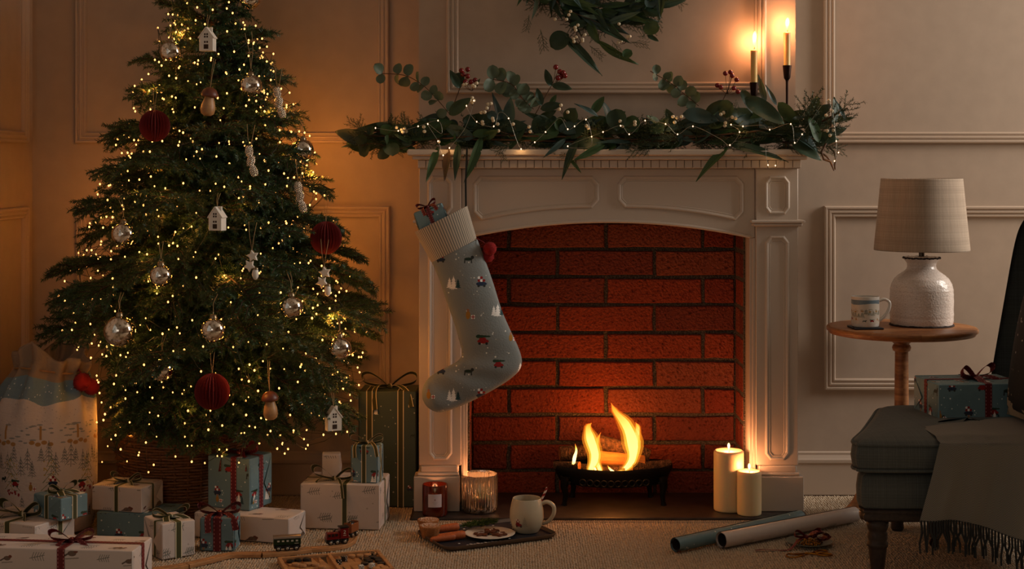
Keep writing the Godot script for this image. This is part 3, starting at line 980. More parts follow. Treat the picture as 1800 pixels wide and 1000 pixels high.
func build_fireplace_things() -> void:
	# iron grate -------------------------------------------------------
	var gz := -0.155
	var s := S(-0.07)
	var t := thing("fire_grate", "black cast iron fire grate on four splayed legs", "fire grate")
	var gx := W(1077, 0, gz).x
	var top := W(0, 824, -0.07).y
	var a := 0.196      # half width
	var b := 0.085      # half depth
	var mb := MB.new()
	# rim and bowl: a boat-shaped basket
	var rows := []
	for q in [[1.0, 0.0], [1.03, 0.004], [1.03, -0.010], [0.99, -0.024], [0.93, -0.050], [0.90, -0.056], [0.86, -0.056], [0.9, -0.046], [0.95, -0.020], [0.96, 0.0], [1.0, 0.0]]:
		var row := PackedVector3Array()
		for k in 40:
			var an := TAU * k / 40
			var sag := -0.011 * (1.0 - absf(cos(an))) * (1.0 if sin(an) < 0 else 0.6)
			var cx := signf(cos(an)) * pow(absf(cos(an)), 0.8)
			var cz := signf(sin(an)) * pow(absf(sin(an)), 0.65)
			row.append(Vector3(gx + cx * a * q[0], top + q[1] + sag, gz - cz * b * q[0]))
		rows.append(row)
	mb.grid(rows, true)
	mi("basket_rim", mb.mesh(), M.iron, t)
	mb = MB.new()
	for k in 8: mb.box(Vector3(0.010, 0.010, b * 1.8), 0.002, T(Vector3(gx - 0.15 + k * 0.043, top - 0.050, gz)))
	mb.box(Vector3(0.34, 0.008, 0.014), 0.002, T(Vector3(gx, top - 0.056, gz)))
	mi("grate_bars", mb.mesh(), M.iron, t)
	# pierced front rail: a row of rings
	for k in 10:
		mb = MB.new()
		var c := Vector3(gx - 0.106 + k * 0.0236, top - 0.047 - 0.005 * sin(PI * k / 9.0), gz + b * 0.97)
		var ring := []
		for j in 17: ring.append(c + Vector3(cos(TAU * j / 16), sin(TAU * j / 16), 0) * 0.0098)
		mb.tube(ring, 0.0036, 6, false)
		mi("rail_ring", mb.mesh(), M.iron, t)
	for q in [[-1, 1], [1, 1], [-1, -1], [1, -1]]:
		mb = MB.new()
		var lx: float = gx + q[0] * (0.167 if q[1] > 0 else 0.135)
		var lz: float = gz + q[1] * 0.062
		mb.tube([Vector3(lx + q[0] * -0.004, top - 0.03, lz), Vector3(lx, top - 0.065, lz), Vector3(lx - q[0] * 0.005, 0.045, lz), Vector3(lx - q[0] * 0.002, 0.022, lz), Vector3(lx, 0.010, lz)], [0.017, 0.013, 0.009, 0.008, 0.011], 10)
		mi("leg", mb.mesh(), M.iron, t)
	# logs ------------------------------------------------------------
	log_(W(984, 798, -0.19), W(1046, 795, -0.205), 0.027, "short split log end standing at the left of the fire", true)
	log_(W(1038, 776, -0.205), W(1140, 806, -0.185), 0.036, "thick burning log lying aslant at the back of the grate", true)
	log_(W(1046, 806, -0.135), W(1132, 815, -0.14), 0.026, "pale split log lying across the middle of the grate", false)
	log_(W(976, 819, -0.13), W(1018, 820, -0.095), 0.017, "small charred log at the left rim of the grate", true)
	log_(W(1110, 822, -0.12), W(1178, 818, -0.15), 0.020, "dark bark log at the right rim of the grate", true)
	log_(W(1010, 823, -0.16), W(1100, 825, -0.12), 0.017, "charred log beneath the middle of the flames", true)
	# flames ----------------------------------------------------------
	var f := thing("fire", "bright orange log fire burning in the iron grate", "fire")
	M.fire_core = flame_mat([[0.0, Color(1.0, 0.72, 0.30)], [0.25, Color(1.0, 0.88, 0.58)], [0.6, Color(1.0, 0.86, 0.50)], [0.8, Color(1.0, 0.62, 0.20)], [0.93, Color(1.0, 0.42, 0.10)], [1.0, Color(0.9, 0.30, 0.06)]], 3.0)
	M.fire_veil = flame_mat([[0.0, Color(1.0, 0.62, 0.16)], [0.5, Color(1.0, 0.58, 0.14)], [0.8, Color(0.95, 0.42, 0.08)], [1.0, Color(0.8, 0.26, 0.04)]], 1.3, 0.22)
	M.fire_mid = flame_mat([[0.0, Color(1.0, 0.66, 0.20)], [0.5, Color(1.0, 0.68, 0.22)], [0.8, Color(1.0, 0.50, 0.12)], [1.0, Color(0.9, 0.30, 0.05)]], 2.0, 0.5)
	var tongues := [
		[[[1031, 838], [1040, 822], [1046, 800], [1038, 772], [1034, 752], [1040, 743]], [1.5, 8, 12, 13, 7, 0.3], -0.10],
		[[[1061, 838], [1053, 822], [1046, 804], [1048, 780], [1056, 760]], [1.0, 5.5, 9, 6, 0.3], -0.11],
		[[[1078, 836], [1096, 826], [1111, 808], [1112, 778], [1101, 748], [1082, 724], [1074, 708]], [1.5, 6, 10, 17, 13, 6, 0.3], -0.11],
		[[[1118, 818], [1114, 796], [1118, 772], [1121, 752], [1117, 742]], [1.0, 7, 8, 5, 0.3], -0.12],
		[[[1008, 816], [1010, 804], [1013, 792], [1011, 780]], [5, 5.5, 3.5, 0.3], -0.09],
		[[[1086, 836], [1079, 830], [1072, 824], [1068, 818]], [1.5, 4, 3, 0.3], -0.10],
		[[[1050, 833], [1046, 824], [1044, 818]], [2.5, 3, 0.3], -0.09],
	]
	for q in tongues:
		var pts := []
		var wi := []
		var wo := []
		var wm := []
		for p in q[0]: pts.append(W(p[0], p[1], q[2]))
		for w in q[1]:
			wi.append(w * s * 0.56); wm.append(w * s * 0.86); wo.append(w * s * 1.20)
		var fl := mi("flame", fire_tongue(pts, wi, 0.55), M.fire_core, f)
		if q[1].size() > 4:
			mi("flame_veil", fire_tongue(pts, wm, 0.60), M.fire_mid, fl)
			mi("flame_veil", fire_tongue(pts, wo, 0.66), M.fire_veil, fl)
	omni("fire_light", W(1075, 790, -0.06), Color(1.0, 0.60, 0.26), 0.042, 0.05, f)
	omni("fire_light", W(1092, 764, -0.150), Color(1.0, 0.60, 0.26), 0.011, 0.04, f)
	omni("fire_light", W(1050, 768, -0.135), Color(1.0, 0.60, 0.26), 0.011, 0.04, f)
	# pillar candles
	pillar(W(1281, 0, -0.025).x, -0.025, 0.0495, W(0, 791, -0.025).y, 0.024, "tall ivory pillar candle burning at the right of the hearth", "pillar candles on the hearth")
	pillar(W(1317, 0, 0.034).x, 0.034, 0.0395, W(0, 827, 0.034).y, 0.020, "shorter ivory pillar candle burning in front of the tall one", "pillar candles on the hearth")
	# amber jar candle
	var jx := W(764.5, 0, 0.045).x
	t = thing("jar_candle", "amber glass jar candle with a white label burning by the left plinth", "candle", Vector3(jx, 0.010, 0.045))
	var r := 0.0415
	var h := 0.102
	M.amber = mat(Color(0.33, 0.10, 0.035, 0.86), 0.06)
	M.amber.transparency = BaseMaterial3D.TRANSPARENCY_ALPHA
	M.amber.refraction_enabled = false
	mi("glass", lathe_mesh([Vector2(0, 0), Vector2(r * 0.9, 0), Vector2(r * 0.98, 0.004), Vector2(r, 0.010), Vector2(r, h - 0.002), Vector2(r - 0.0015, h), Vector2(r - 0.003, h - 0.002), Vector2(r - 0.003, 0.010), Vector2(0, 0.008)], 32), M.amber, t)
	M.amber_wax = mat(Color(0.70, 0.36, 0.15), 0.5)
	M.amber_wax.backlight_enabled = true
	M.amber_wax.backlight = Color(0.4, 0.16, 0.05)
	mi("wax", lathe_mesh([Vector2(0, 0.009), Vector2(r - 0.004, 0.009), Vector2(r - 0.004, h * 0.68), Vector2(r - 0.004, h * 0.68), Vector2(0, h * 0.67)], 28), M.amber_wax, t)
	candle_flame(t, 0.018, 0.007, Vector3(0, h * 0.68, 0), 0.0022)
	var lb := MB.new()
	var lr := []
	for j in 2:
		var row := PackedVector3Array()
		for k in 9:
			var an := lerpf(-0.52, 0.56, k / 8.0) + 0.03
			row.append(Vector3(sin(an) * (r + 0.0006), 0.034 + j * 0.042, cos(an) * (r + 0.0006)))
		lr.append(row)
	lb.grid(lr)
	var li := Image.create(96, 96, false, Image.FORMAT_RGB8)
	li.fill(Color(0.80, 0.76, 0.78))
	dot(li, 48, 42, 5, 6, Color(0.62, 0.50, 0.52))
	dot(li, 48, 36, 3, 3, Color(0.62, 0.50, 0.52))
	for k in 3: stroke(li, Vector2(30 + k * 3, 58 + k * 7), Vector2(66 - k * 3, 58 + k * 7), 0.7, Color(0.6, 0.56, 0.58))
	mi("label", lb.mesh(), tex_mat(ImageTexture.create_from_image(li), 0.7, 1.0), t)
	# ribbed mercury glass
	var zx := W(843, 0, -0.012).x
	t = thing("candle_holder", "ribbed silvered glass candle holder glowing between the amber jar and the fire", "candle holder", Vector3(zx, 0.010, -0.012))
	r = 0.059
	h = 0.124
	rows = []
	for q in [[0.0, 0.0], [0.86, 0.0], [0.95, 0.004], [0.985, 0.012], [1.0, 0.024], [1.0, h * 0.5], [1.0, h - 0.014], [0.985, h - 0.006], [1.01, h - 0.001], [1.0, h], [0.96, h - 0.001], [0.95, h - 0.010], [0.95, 0.014], [0.0, 0.010]]:
		var row := PackedVector3Array()
		var ribs: float = 1.0 if q[0] > 0.93 and q[1] > 0.008 and q[1] < h - 0.004 else 0.0
		for k in 160:
			var an := TAU * k / 160
			var rr: float = q[0] * r * (1.0 + 0.016 * ribs * cos(an * 40))
			row.append(Vector3(rr * cos(an), q[1], -rr * sin(an)))
		rows.append(row)
	mb = MB.new()
	mb.grid(rows, true)
	var mg := mat(Color(0.80, 0.77, 0.72, 0.88), 0.16, 0.95)
	mg.transparency = BaseMaterial3D.TRANSPARENCY_ALPHA
	var holes := Image.create(256, 128, false, Image.FORMAT_RGBA8)
	holes.fill(Color(1, 1, 1, 1))
	for k in 420:
		var q := rnd(0.7, 2.6)
		dot(holes, rnd(0, 256), 20 + 100 * pow(rng.randf(), 0.8), q, q * 1.2, Color(1, 0.85, 0.6, 0.12))
	mg.albedo_texture = ImageTexture.create_from_image(holes)
	mi("glass", mb.mesh(), mg, t)
	mi("tealight", lathe_mesh([Vector2(0, 0.015), Vector2(0.034, 0.015), Vector2(0.034, 0.05), Vector2(0.034, 0.05), Vector2(0, 0.049)], 24), M.wax, t)
	candle_flame(t, 0.034, 0.011, Vector3(0, 0.05, 0), 0.026)
	# tapers in their sticks on the mantel
	var my := W(0, 262, 0.05).y
	for q in [[1325.5, 60, 88, 145, 9.5, "left"], [1383.5, 34, 57, 115, 9.5, "right"]]:
		var tz := -0.045
		var at := Vector3(W(q[0], 0, tz).x, 0, tz)
		var foot := thing("candlestick", ["slim bronze candlestick standing at the right end of the mantel", "bronze candlestick partly hidden by garland leaves on the mantel"][0 if q[5] == "right" else 1], "candlestick", Vector3(at.x, my, tz), 0.0, "bronze candlesticks")
		var sock := W(0, q[3], tz).y - my
		mi("base", lathe_mesh([Vector2(0, 0), Vector2(0.032, 0), Vector2(0.033, 0.004), Vector2(0.026, 0.008), Vector2(0.008, 0.013), Vector2(0.0045, 0.03), Vector2(0, 0.03)], 24), M.bronze, foot)
		mi("stem", lathe_mesh([Vector2(0.0045, 0.02), Vector2(0.004, sock * 0.5), Vector2(0.0045, sock - 0.055), Vector2(0.006, sock - 0.048)], 14), M.bronze, foot)
		mi("socket", lathe_mesh([Vector2(0, sock - 0.050), Vector2(0.006, sock - 0.049), Vector2(0.0105, sock - 0.042), Vector2(0.0125, sock - 0.025), Vector2(0.0148, sock), Vector2(0.0148, sock), Vector2(0.0115, sock), Vector2(0.0115, sock), Vector2(0.010, sock - 0.02), Vector2(0, sock - 0.02)], 20), M.bronze, foot)
		var cy := my + sock - 0.019
		var ch := W(0, q[2], tz).y - cy
		var can := thing("taper_candle", ["cream taper candle burning at the mantel's far right end", "lower cream taper candle burning behind the garland leaves"][0 if q[5] == "right" else 1], "candle", Vector3(at.x, cy, tz), 0.0, "taper candles on the mantel")
		mi("wax", lathe_mesh([Vector2(0, 0), Vector2(0.0098, 0), Vector2(0.0108, 0.02), Vector2(0.0116, ch - 0.006), Vector2(0.0124, ch - 0.003), Vector2(0.0118, ch), Vector2(0.006, ch - 0.001), Vector2(0, ch - 0.003)], 18), M.taper_wax, can)
		candle_flame(can, 0.062 if q[5] == "left" else 0.050, 0.0125, Vector3(0, ch - 0.003, 0), 0.028, 0.05)

func pillar(x: float, z: float, r: float, top: float, light: float, label: String, group: String) -> void:
	var t := thing("pillar_candle", label, "candle", Vector3(x, 0.010, z), 0.0, group)
	var h := top - 0.010
	mi("wax", lathe_mesh([Vector2(0, 0), Vector2(r * 0.93, 0), Vector2(r * 0.99, 0.003), Vector2(r, 0.008), Vector2(r * 1.005, h * 0.5), Vector2(r, h - 0.010), Vector2(r * 0.97, h - 0.003), Vector2(r * 0.90, h), Vector2(r * 0.80, h - 0.002), Vector2(r * 0.5, h - 0.006), Vector2(0, h - 0.008)], 40), M.wax, t)
	candle_flame(t, 0.030, 0.0085, Vector3(0, h - 0.008, 0), light)

func log_(a: Vector3, b: Vector3, r: float, label: String, bark: bool) -> void:
	var t := thing("log", label, "log", Vector3(), 0.0, "logs in the grate")
	var d := (b - a).normalized()
	var hint := Vector3(0, 1, 0.2)
	var side := d.cross(hint).normalized()
	var up := side.cross(d)
	var rows := []
	var r2 := RandomNumberGenerator.new()
	r2.seed = int(a.x * 1000) + int(r * 5000)
	var wob := []
	for k in 14: wob.append(r2.randf_range(0.86, 1.1) * (1.0 if k % 14 < 9 else 0.8))
	for i in 7:
		var row := PackedVector3Array()
		for k in 14:
			var an := TAU * k / 14
			var rr: float = r * wob[k] * r2.randf_range(0.96, 1.04)
			row.append(a.lerp(b, i / 6.0) + side * cos(an) * rr + up * sin(an) * rr)
		rows.append(row)
	var mb := MB.new()
	mb.grid(rows, true, true)
	mi("bark", mb.mesh(), M.bark if bark else M.log_cut, t)
	for e in [0, 6]:
		mb = MB.new()
		var c: Vector3 = a if e == 0 else b
		var nn := -d if e == 0 else d
		for k in 14:
			mb.tri(c + nn * 0.001, rows[e][k] + nn * 0.001, rows[e][(k + 1) % 14] + nn * 0.001, nn, nn, nn)
		mi("cut_end", mb.mesh(), M.log_cut, t)

# ---------------------------------------------------------------- Christmas tree
const TX := -0.976
const TZ := 0.03

func needles(mb: MB, path: Array, r2: RandomNumberGenerator, per_m: float, l0: float, w: float, from := 0.0) -> void:
	var total := 0.0
	for i in path.size() - 1: total += path[i].distance_to(path[i + 1])
	var n := int(total * per_m)
	for k in n:
		var f := lerpf(from, 1.0, (k + r2.randf()) / n)
		var t := f * (path.size() - 1)
		var i := mini(int(t), path.size() - 2)
		var p: Vector3 = path[i].lerp(path[i + 1], t - i)
		var d: Vector3 = (path[i + 1] - path[i]).normalized()
		var side := d.cross(Vector3(r2.randf_range(-1, 1), r2.randf_range(-1, 1), r2.randf_range(-1, 1)))
		if side.length() < 0.1: continue
		side = side.normalized()
		if side.y < -0.4 and r2.randf() < 0.5: side.y = -side.y
		var dir := (d * r2.randf_range(0.55, 1.0) + side).normalized()
		var l := l0 * r2.randf_range(0.7, 1.15) * (1.0 - 0.25 * f)
		var q := dir.cross(Vector3(r2.randf_range(-1, 1), r2.randf_range(-1, 1), r2.randf_range(-1, 1))).normalized()
		var nn := q.cross(dir).normalized()
		if nn.y < 0: nn = -nn
		mb.quad(p, p + dir * l * 0.45 + q * w, p + dir * l, p + dir * l * 0.45 - q * w, nn)

func fir_branch(len_: float, seed_: int) -> Array:   # [needles, wood]
	var r2 := RandomNumberGenerator.new()
	r2.seed = seed_
	var ng := MB.new()
	var wd := MB.new()
	var main := smooth([Vector3(0, 0, 0), Vector3(len_ * 0.4, -0.02 * len_, r2.randf_range(-0.03, 0.03) * len_), Vector3(len_ * 0.75, -0.01 * len_, r2.randf_range(-0.05, 0.05) * len_), Vector3(len_, 0.05 * len_, 0)], 10)
	wd.tube(main, [0.006, 0.0058, 0.0055, 0.005, 0.0046, 0.0042, 0.0038, 0.0032, 0.0026, 0.002, 0.0012], 5, false)
	needles(ng, main, r2, 1300, 0.022, 0.0012, 0.25)
	var pos := len_ * 0.22
	var s := 1.0
	while pos < len_ * 0.93:
		var l := clampf((len_ - pos) * 0.55 + 0.03, 0.05, 0.17) * r2.randf_range(0.75, 1.2)
		var t := pos / len_ * 10.0
		var i := mini(int(t), 9)
		var p: Vector3 = main[i].lerp(main[i + 1], t - i)
		var a := deg_to_rad(r2.randf_range(38, 58)) * s
		var d := Vector3(cos(a), r2.randf_range(-0.25, 0.28), sin(a)).normalized()
		var tw := [p, p + d * l * 0.5 + Vector3(0, -0.006, 0), p + d * l + Vector3(l * 0.12, 0.010, 0)]
		wd.tube(tw, [0.0028, 0.002, 0.001], 4, false)
		needles(ng, tw, r2, 1450, 0.020, 0.0012, 0.04)
		if l > 0.10:
			for q in [-1.0, 1.0]:
				var d2 := d.rotated(Vector3.UP, q * 0.75)
				var tw2 := [p + d * l * 0.45, p + d * l * 0.45 + d2 * l * 0.42]
				needles(ng, tw2, r2, 1450, 0.018, 0.0012)
		pos += r2.randf_range(0.018, 0.030)
		s = -s
	return [ng.mesh(), wd.mesh()]

func tree_radius(py: float) -> float:   # in drawing units
	if py < 575: return maxf(4.0, 82.0 + py * 0.350)
	return lerpf(283.0, 235.0, clampf((py - 575.0) / 230.0, 0, 1))

func build_tree() -> void:
	var t := thing("christmas_tree", "bushy green Christmas tree dressed with lights and baubles left of the fireplace", "tree", Vector3(TX, 0.0, TZ))
	mi("trunk", tube_mesh([Vector3(-0.11, 0.02, -0.09), Vector3(-0.06, 0.4, -0.05), Vector3(0, 0.8, 0), Vector3(0, 1.5, 0), Vector3(0, 2.05, 0)], [0.034, 0.030, 0.026, 0.016, 0.004], 10), M.bark, t)
	var lens := [0.14, 0.21, 0.29, 0.38, 0.46, 0.54]
	var kinds := []
	for k in lens.size(): kinds.append([fir_branch(lens[k], 70 + k), fir_branch(lens[k], 90 + k)])
	var u := S(TZ)
	var extra := []
	var N := 300
	for i in N + 150:
		var inner := i >= N
		var f := (i + 0.5) / N if not inner else (i - N + 0.5) / 150.0
		var py := -235.0 + 985.0 * pow(f, 0.62)
		var a := i * 2.399963 + rnd(-0.25, 0.25)
		var R := tree_radius(py) * u * (rnd(0.64, 0.86) if i % 3 else rnd(0.98, 1.18))
		if inner: R *= rnd(0.45, 0.75)
		var dir := Vector3(cos(a), 0, sin(a))
		if dir.z < -0.05: R = minf(R, 0.225 / -dir.z)
		if py > 640 and dir.z > 0.2: R = minf(R, 0.33 / dir.z)
		var tip_y := CAM_Y - (py - 290.0) * u
		var pitch := lerpf(0.45, -0.16, smoothstep(-230.0, 500.0, py)) + rnd(-0.14, 0.14)
		if py > 690 and cos(a) > 0.45 and dir.z > -0.2: pitch -= 0.24
		if py > 590 and dir.x < -0.15 and dir.z > -0.6: R = minf(R, 0.29 / -dir.x)
		var length := R / maxf(0.5, cos(pitch))
		var k := 0
		while k < 5 and lens[k] * 1.12 < length: k += 1
		var base_y := tip_y - sin(pitch) * length
		var b := along(Vector3(cos(a) * cos(pitch), sin(pitch), sin(a) * cos(pitch)), Vector3.UP.cross(Vector3(cos(a), 0, sin(a))))
		b = b * Basis(Vector3(1, 0, 0), rnd(-0.35, 0.35) + 0.0)
		b = b.scaled_local(Vector3(length / lens[k], 1, 1) if length / lens[k] > 0.75 else Vector3.ONE * (length / lens[k]))
		var xf := Transform3D(b, Vector3(0, base_y, 0))
		if inner:
			extra.append([xf, k])
			continue
		var br := mi("branch", kinds[k][i % 2][1], M.twig, t, xf)
		mi("needles", kinds[k][i % 2][0], M.needle, br)
	for k in lens.size():
		var xs := []
		for e in extra: if e[1] == k: xs.append(e[0])
		if xs.is_empty(): continue
		var mm := MultiMesh.new()
		mm.transform_format = MultiMesh.TRANSFORM_3D
		mm.mesh = kinds[k][0][0]
		mm.instance_count = xs.size()
		for j in xs.size(): mm.set_instance_transform(j, xs[j])
		var o := MultiMeshInstance3D.new()
		o.name = numbered("inner_needles", t)
		o.multimesh = mm
		o.material_override = M.needle
		o.set_meta("kind", "stuff")
		t.add_child(o)
	# fairy lights: one long string wound about the tree
	var fl := thing("fairy_lights", "string of tiny warm white lights wound round the Christmas tree", "fairy lights", Vector3(TX, 0, TZ))
	var pts := []
	var a := 0.0
	for i in 1300:
		var f := (i + 0.5) / 1300.0
		var py := -60.0 + 835.0 * pow(f, 0.72)
		a += rnd(0.04, 0.22) * 330.0 / tree_radius(py) * 0.5
		var rr := tree_radius(py) * u * (0.98 - 0.42 * pow(rng.randf(), 1.4))
		var p := Vector3(cos(a) * rr, CAM_Y - (py + rnd(-34, 34) - 290.0) * u, sin(a) * rr)
		p.z = maxf(p.z, -0.26)
		if py > 580 and p.z > -0.2 and p.x < -0.32: continue
		if py > 640: p.z = minf(p.z, 0.36)
		pts.append(p)
	fl_wire(fl, pts, M.wire_dark, 0.0009)
	var bulb := ball_mesh(Vector3(0.0027, 0.0035, 0.0027), 8, 6)
	var shown := pts.duplicate()
	shown.sort_custom(func(p, q): return p.z > q.z)
	var rest := []
	for i in shown.size():
		if i < 300:
			mi("bulb", bulb, M.bulb, fl, T(shown[i], Basis.from_scale(Vector3.ONE * rnd(0.62, 1.1))))
			if i % 11 == 4: omni("fairy_light", shown[i], Color(1.0, 0.64, 0.27), 0.0040, 0.004, fl)
		else:
			rest.append(shown[i])
			if i % 34 == 4 and shown[i].z > -0.17: omni("fairy_light", shown[i], Color(1.0, 0.615, 0.24), 0.030 if shown[i].x > 0.1 and shown[i].y < 1.25 else 0.014, 0.004, fl)
	var mm := MultiMesh.new()
	mm.transform_format = MultiMesh.TRANSFORM_3D
	mm.mesh = bulb
	mm.instance_count = rest.size()
	for j in rest.size(): mm.set_instance_transform(j, T(rest[j]))
	var o := MultiMeshInstance3D.new()
	o.name = "far_bulbs"
	o.multimesh = mm
	o.material_override = M.bulb
	o.set_meta("kind", "stuff")
	fl.add_child(o)

func fl_wire(parent: Node, pts: Array, m: Material, r: float, fine := 2) -> void:
	var mb := MB.new()
	mb.tube(smooth(pts, pts.size() * fine), r, 4, false)
	mi("wire", mb.mesh(), m, parent)

# ---------------------------------------------------------------- ornaments
func tree_spot(px: float, py: float, out := 0.05) -> Vector3:
	var R := tree_radius(py) * S(TZ)
	var dx := (px - 375.0) * S(TZ)
	var z := TZ + sqrt(maxf(R * R - dx * dx, 0.0004)) * 0.92 + out
	var p := W(px, py, z)
	dx = p.x - TX
	z = TZ + sqrt(maxf(R * R - dx * dx, 0.0004)) * 0.92 + out
	if py > 640: z = minf(z, 0.43)
	return W(px, py, z)

func cord(parent: Node, from: Vector3, h: float, spread := 0.006) -> void:
	mi("cord", tube_mesh([from, from + Vector3(-spread * 0.6, h * 0.5, 0), from + Vector3(-spread, h, -0.012)], 0.0008, 5), M.string, parent)
	mi("cord", tube_mesh([from, from + Vector3(spread * 0.5, h * 0.5, 0), from + Vector3(spread, h * 0.97, -0.012)], 0.0008, 5), M.string, parent)

func build_ornaments() -> void:
	var zone := func(px, py): return ("upper" if py < 300 else "middle" if py < 520 else "lower")
	# silver baubles
	var spots := [
		[440, -2, 19, "mercury silver bauble half cut off at the very top of the tree"],
		[300, 91, 19, "silver bauble at the tree's upper left, beside the topmost white house"],
		[441, 151, 20, "mottled silver bauble at the upper right, below a long twine loop"],
		[532, 264, 20, "silver bauble at the right edge hanging above the right red paper ball"],
		[217, 412, 21, "silver bauble half hidden by needles at the left edge of the tree"],
		[283, 485, 20, "silver bauble left of the middle, below the half hidden one"],
		[210, 582, 28, "largest mottled silver bauble hanging low at the left, near the sack"],
		[375, 580, 22, "silver bauble in the middle just above the lowest red paper ball"],
		[285, 649, 22, "silver bauble between the largest bauble and the lowest red paper ball"],
		[512, 540, 21, "silver bauble right of centre, level with the lower right branches"],
		[597, 612, 21, "silver bauble at the lower right edge above the lowest white house"],
	]
	for q in spots:
		var p := tree_spot(q[0], q[1], 0.075 if q[0] < 560 else 0.12)
		var r: float = q[2] * S(p.z)
		var t := thing("bauble", q[3], "bauble", p, rnd(0, 6.0), "silver glass baubles on the tree")
		mi("glass_ball", ball_mesh(Vector3(r, r * 0.98, r), 28, 18), M.silver, t)
		mi("cap", lathe_mesh([Vector2(0.010, r * 0.93), Vector2(0.0105, r * 0.97), Vector2(0.009, r + 0.007), Vector2(0.004, r + 0.009), Vector2(0, r + 0.009)], 14), M.cap, t)
		var ring := []
		for j in 13: ring.append(Vector3(cos(TAU * j / 12) * 0.005, r + 0.0135 + sin(TAU * j / 12) * 0.005, 0))
		mi("ring", tube_mesh(ring, 0.0008, 5), M.cap, t)
		cord(t, Vector3(0, r + 0.017, 0), 0.05 if q[1] != 151 else 0.115, 0.006 if q[1] != 151 else 0.014)
	# red honeycomb paper balls
	for q in [[272, 221, 27, "dark red pleated paper ball at the tree's upper left edge"], [573, 418, 28, "dark red pleated paper ball at the tree's right edge half behind a branch"], [373, 688, 31, "dark red pleated paper ball hanging low in the middle of the tree"]]:
		var p := tree_spot(q[0], q[1], 0.06)
		var r: float = q[2] * S(p.z)
		var t := thing("paper_ball", q[3], "paper ball", p, 0.15, "red pleated paper balls on the tree")
		var rows := []
		for i in 17:
			var th := -PI / 2 + PI * i / 16
			var row := PackedVector3Array()
			for k in 56:
				var an := TAU * k / 56
				var rr := r * cos(th) * (1.0 if k % 2 else 0.74)
				row.append(Vector3(rr * cos(an), r * 1.04 * sin(th), -rr * sin(an)))
			rows.append(row)
		var mb := MB.new()
		for i in 16:
			for k in 56:
				var a: Vector3 = rows[i][k]
				var b: Vector3 = rows[i][(k + 1) % 56]
				var c: Vector3 = rows[i + 1][(k + 1) % 56]
				var d: Vector3 = rows[i + 1][k]
				var nn := (b - a + c - d).cross(d - a + c - b)
				if nn.dot(a + b + c + d) < 0: nn = -nn
				mb.quad(a, b, c, d, nn.normalized())
		mi("pleats", mb.mesh(), M.honey, t)
		cord(t, Vector3(0, r, 0), 0.065)
	# white porcelain houses
	for q in [[365, 67, -0.12, "white porcelain house ornament near the top of the tree"], [382, 382, -0.3, "white porcelain house ornament at the middle of the tree"], [586, 733, 0.4, "white porcelain house ornament low at the tree's right edge"]]:
		house(q)
	# wooden mushrooms
	for q in [[367, 178, -0.12, "wooden toadstool ornament with a brown cap near the upper middle of the tree"], [475, 712, 0.05, "brown-capped wooden toadstool ornament low on the tree beside the lowest paper ball"]]:
		var p := tree_spot(q[0], q[1], 0.06)
		var s := S(p.z)
		var t := thing("mushroom", q[3], "mushroom ornament", p, 0.0, "wooden toadstools on the tree")
		t.rotation.z = q[2]
		var pr := []
		for w in [[0, -26], [6, -25.5], [11, -22], [13, -15], [12, -6], [9, 3], [7.5, 10], [7, 14]]: pr.append(Vector2(w[0] * s, w[1] * s))
		mi("stem", lathe_mesh(pr, 20), M.shroom_stem, t)
		pr = []
		for w in [[5, 8.5], [13, 7.5], [15, 9.5], [14.6, 14], [11.5, 20], [6, 24], [0, 25]]: pr.append(Vector2(w[0] * s, w[1] * s))
		mi("cap", lathe_mesh(pr, 22), M.shroom_cap, t)
		cord(t, Vector3(0, 25 * s, 0), 0.09, 0.003)
	# silver bead pendants and white stars on twine
	for q in [[440, 285, 1, "silvered pendant of three clustered pine cones in the upper middle"], [489, 182, 1, "silvered pine cone pendant close to the upper right edge of the tree"], [526, 348, 1, "silvered pine cone pendant above the right red paper ball"], [443, 458, 0, "white pendant of a star, heart and acorn on twine mid tree"], [570, 487, 0, "white pendant of stars on twine at the tree's right edge"]]:
		pendant(q)

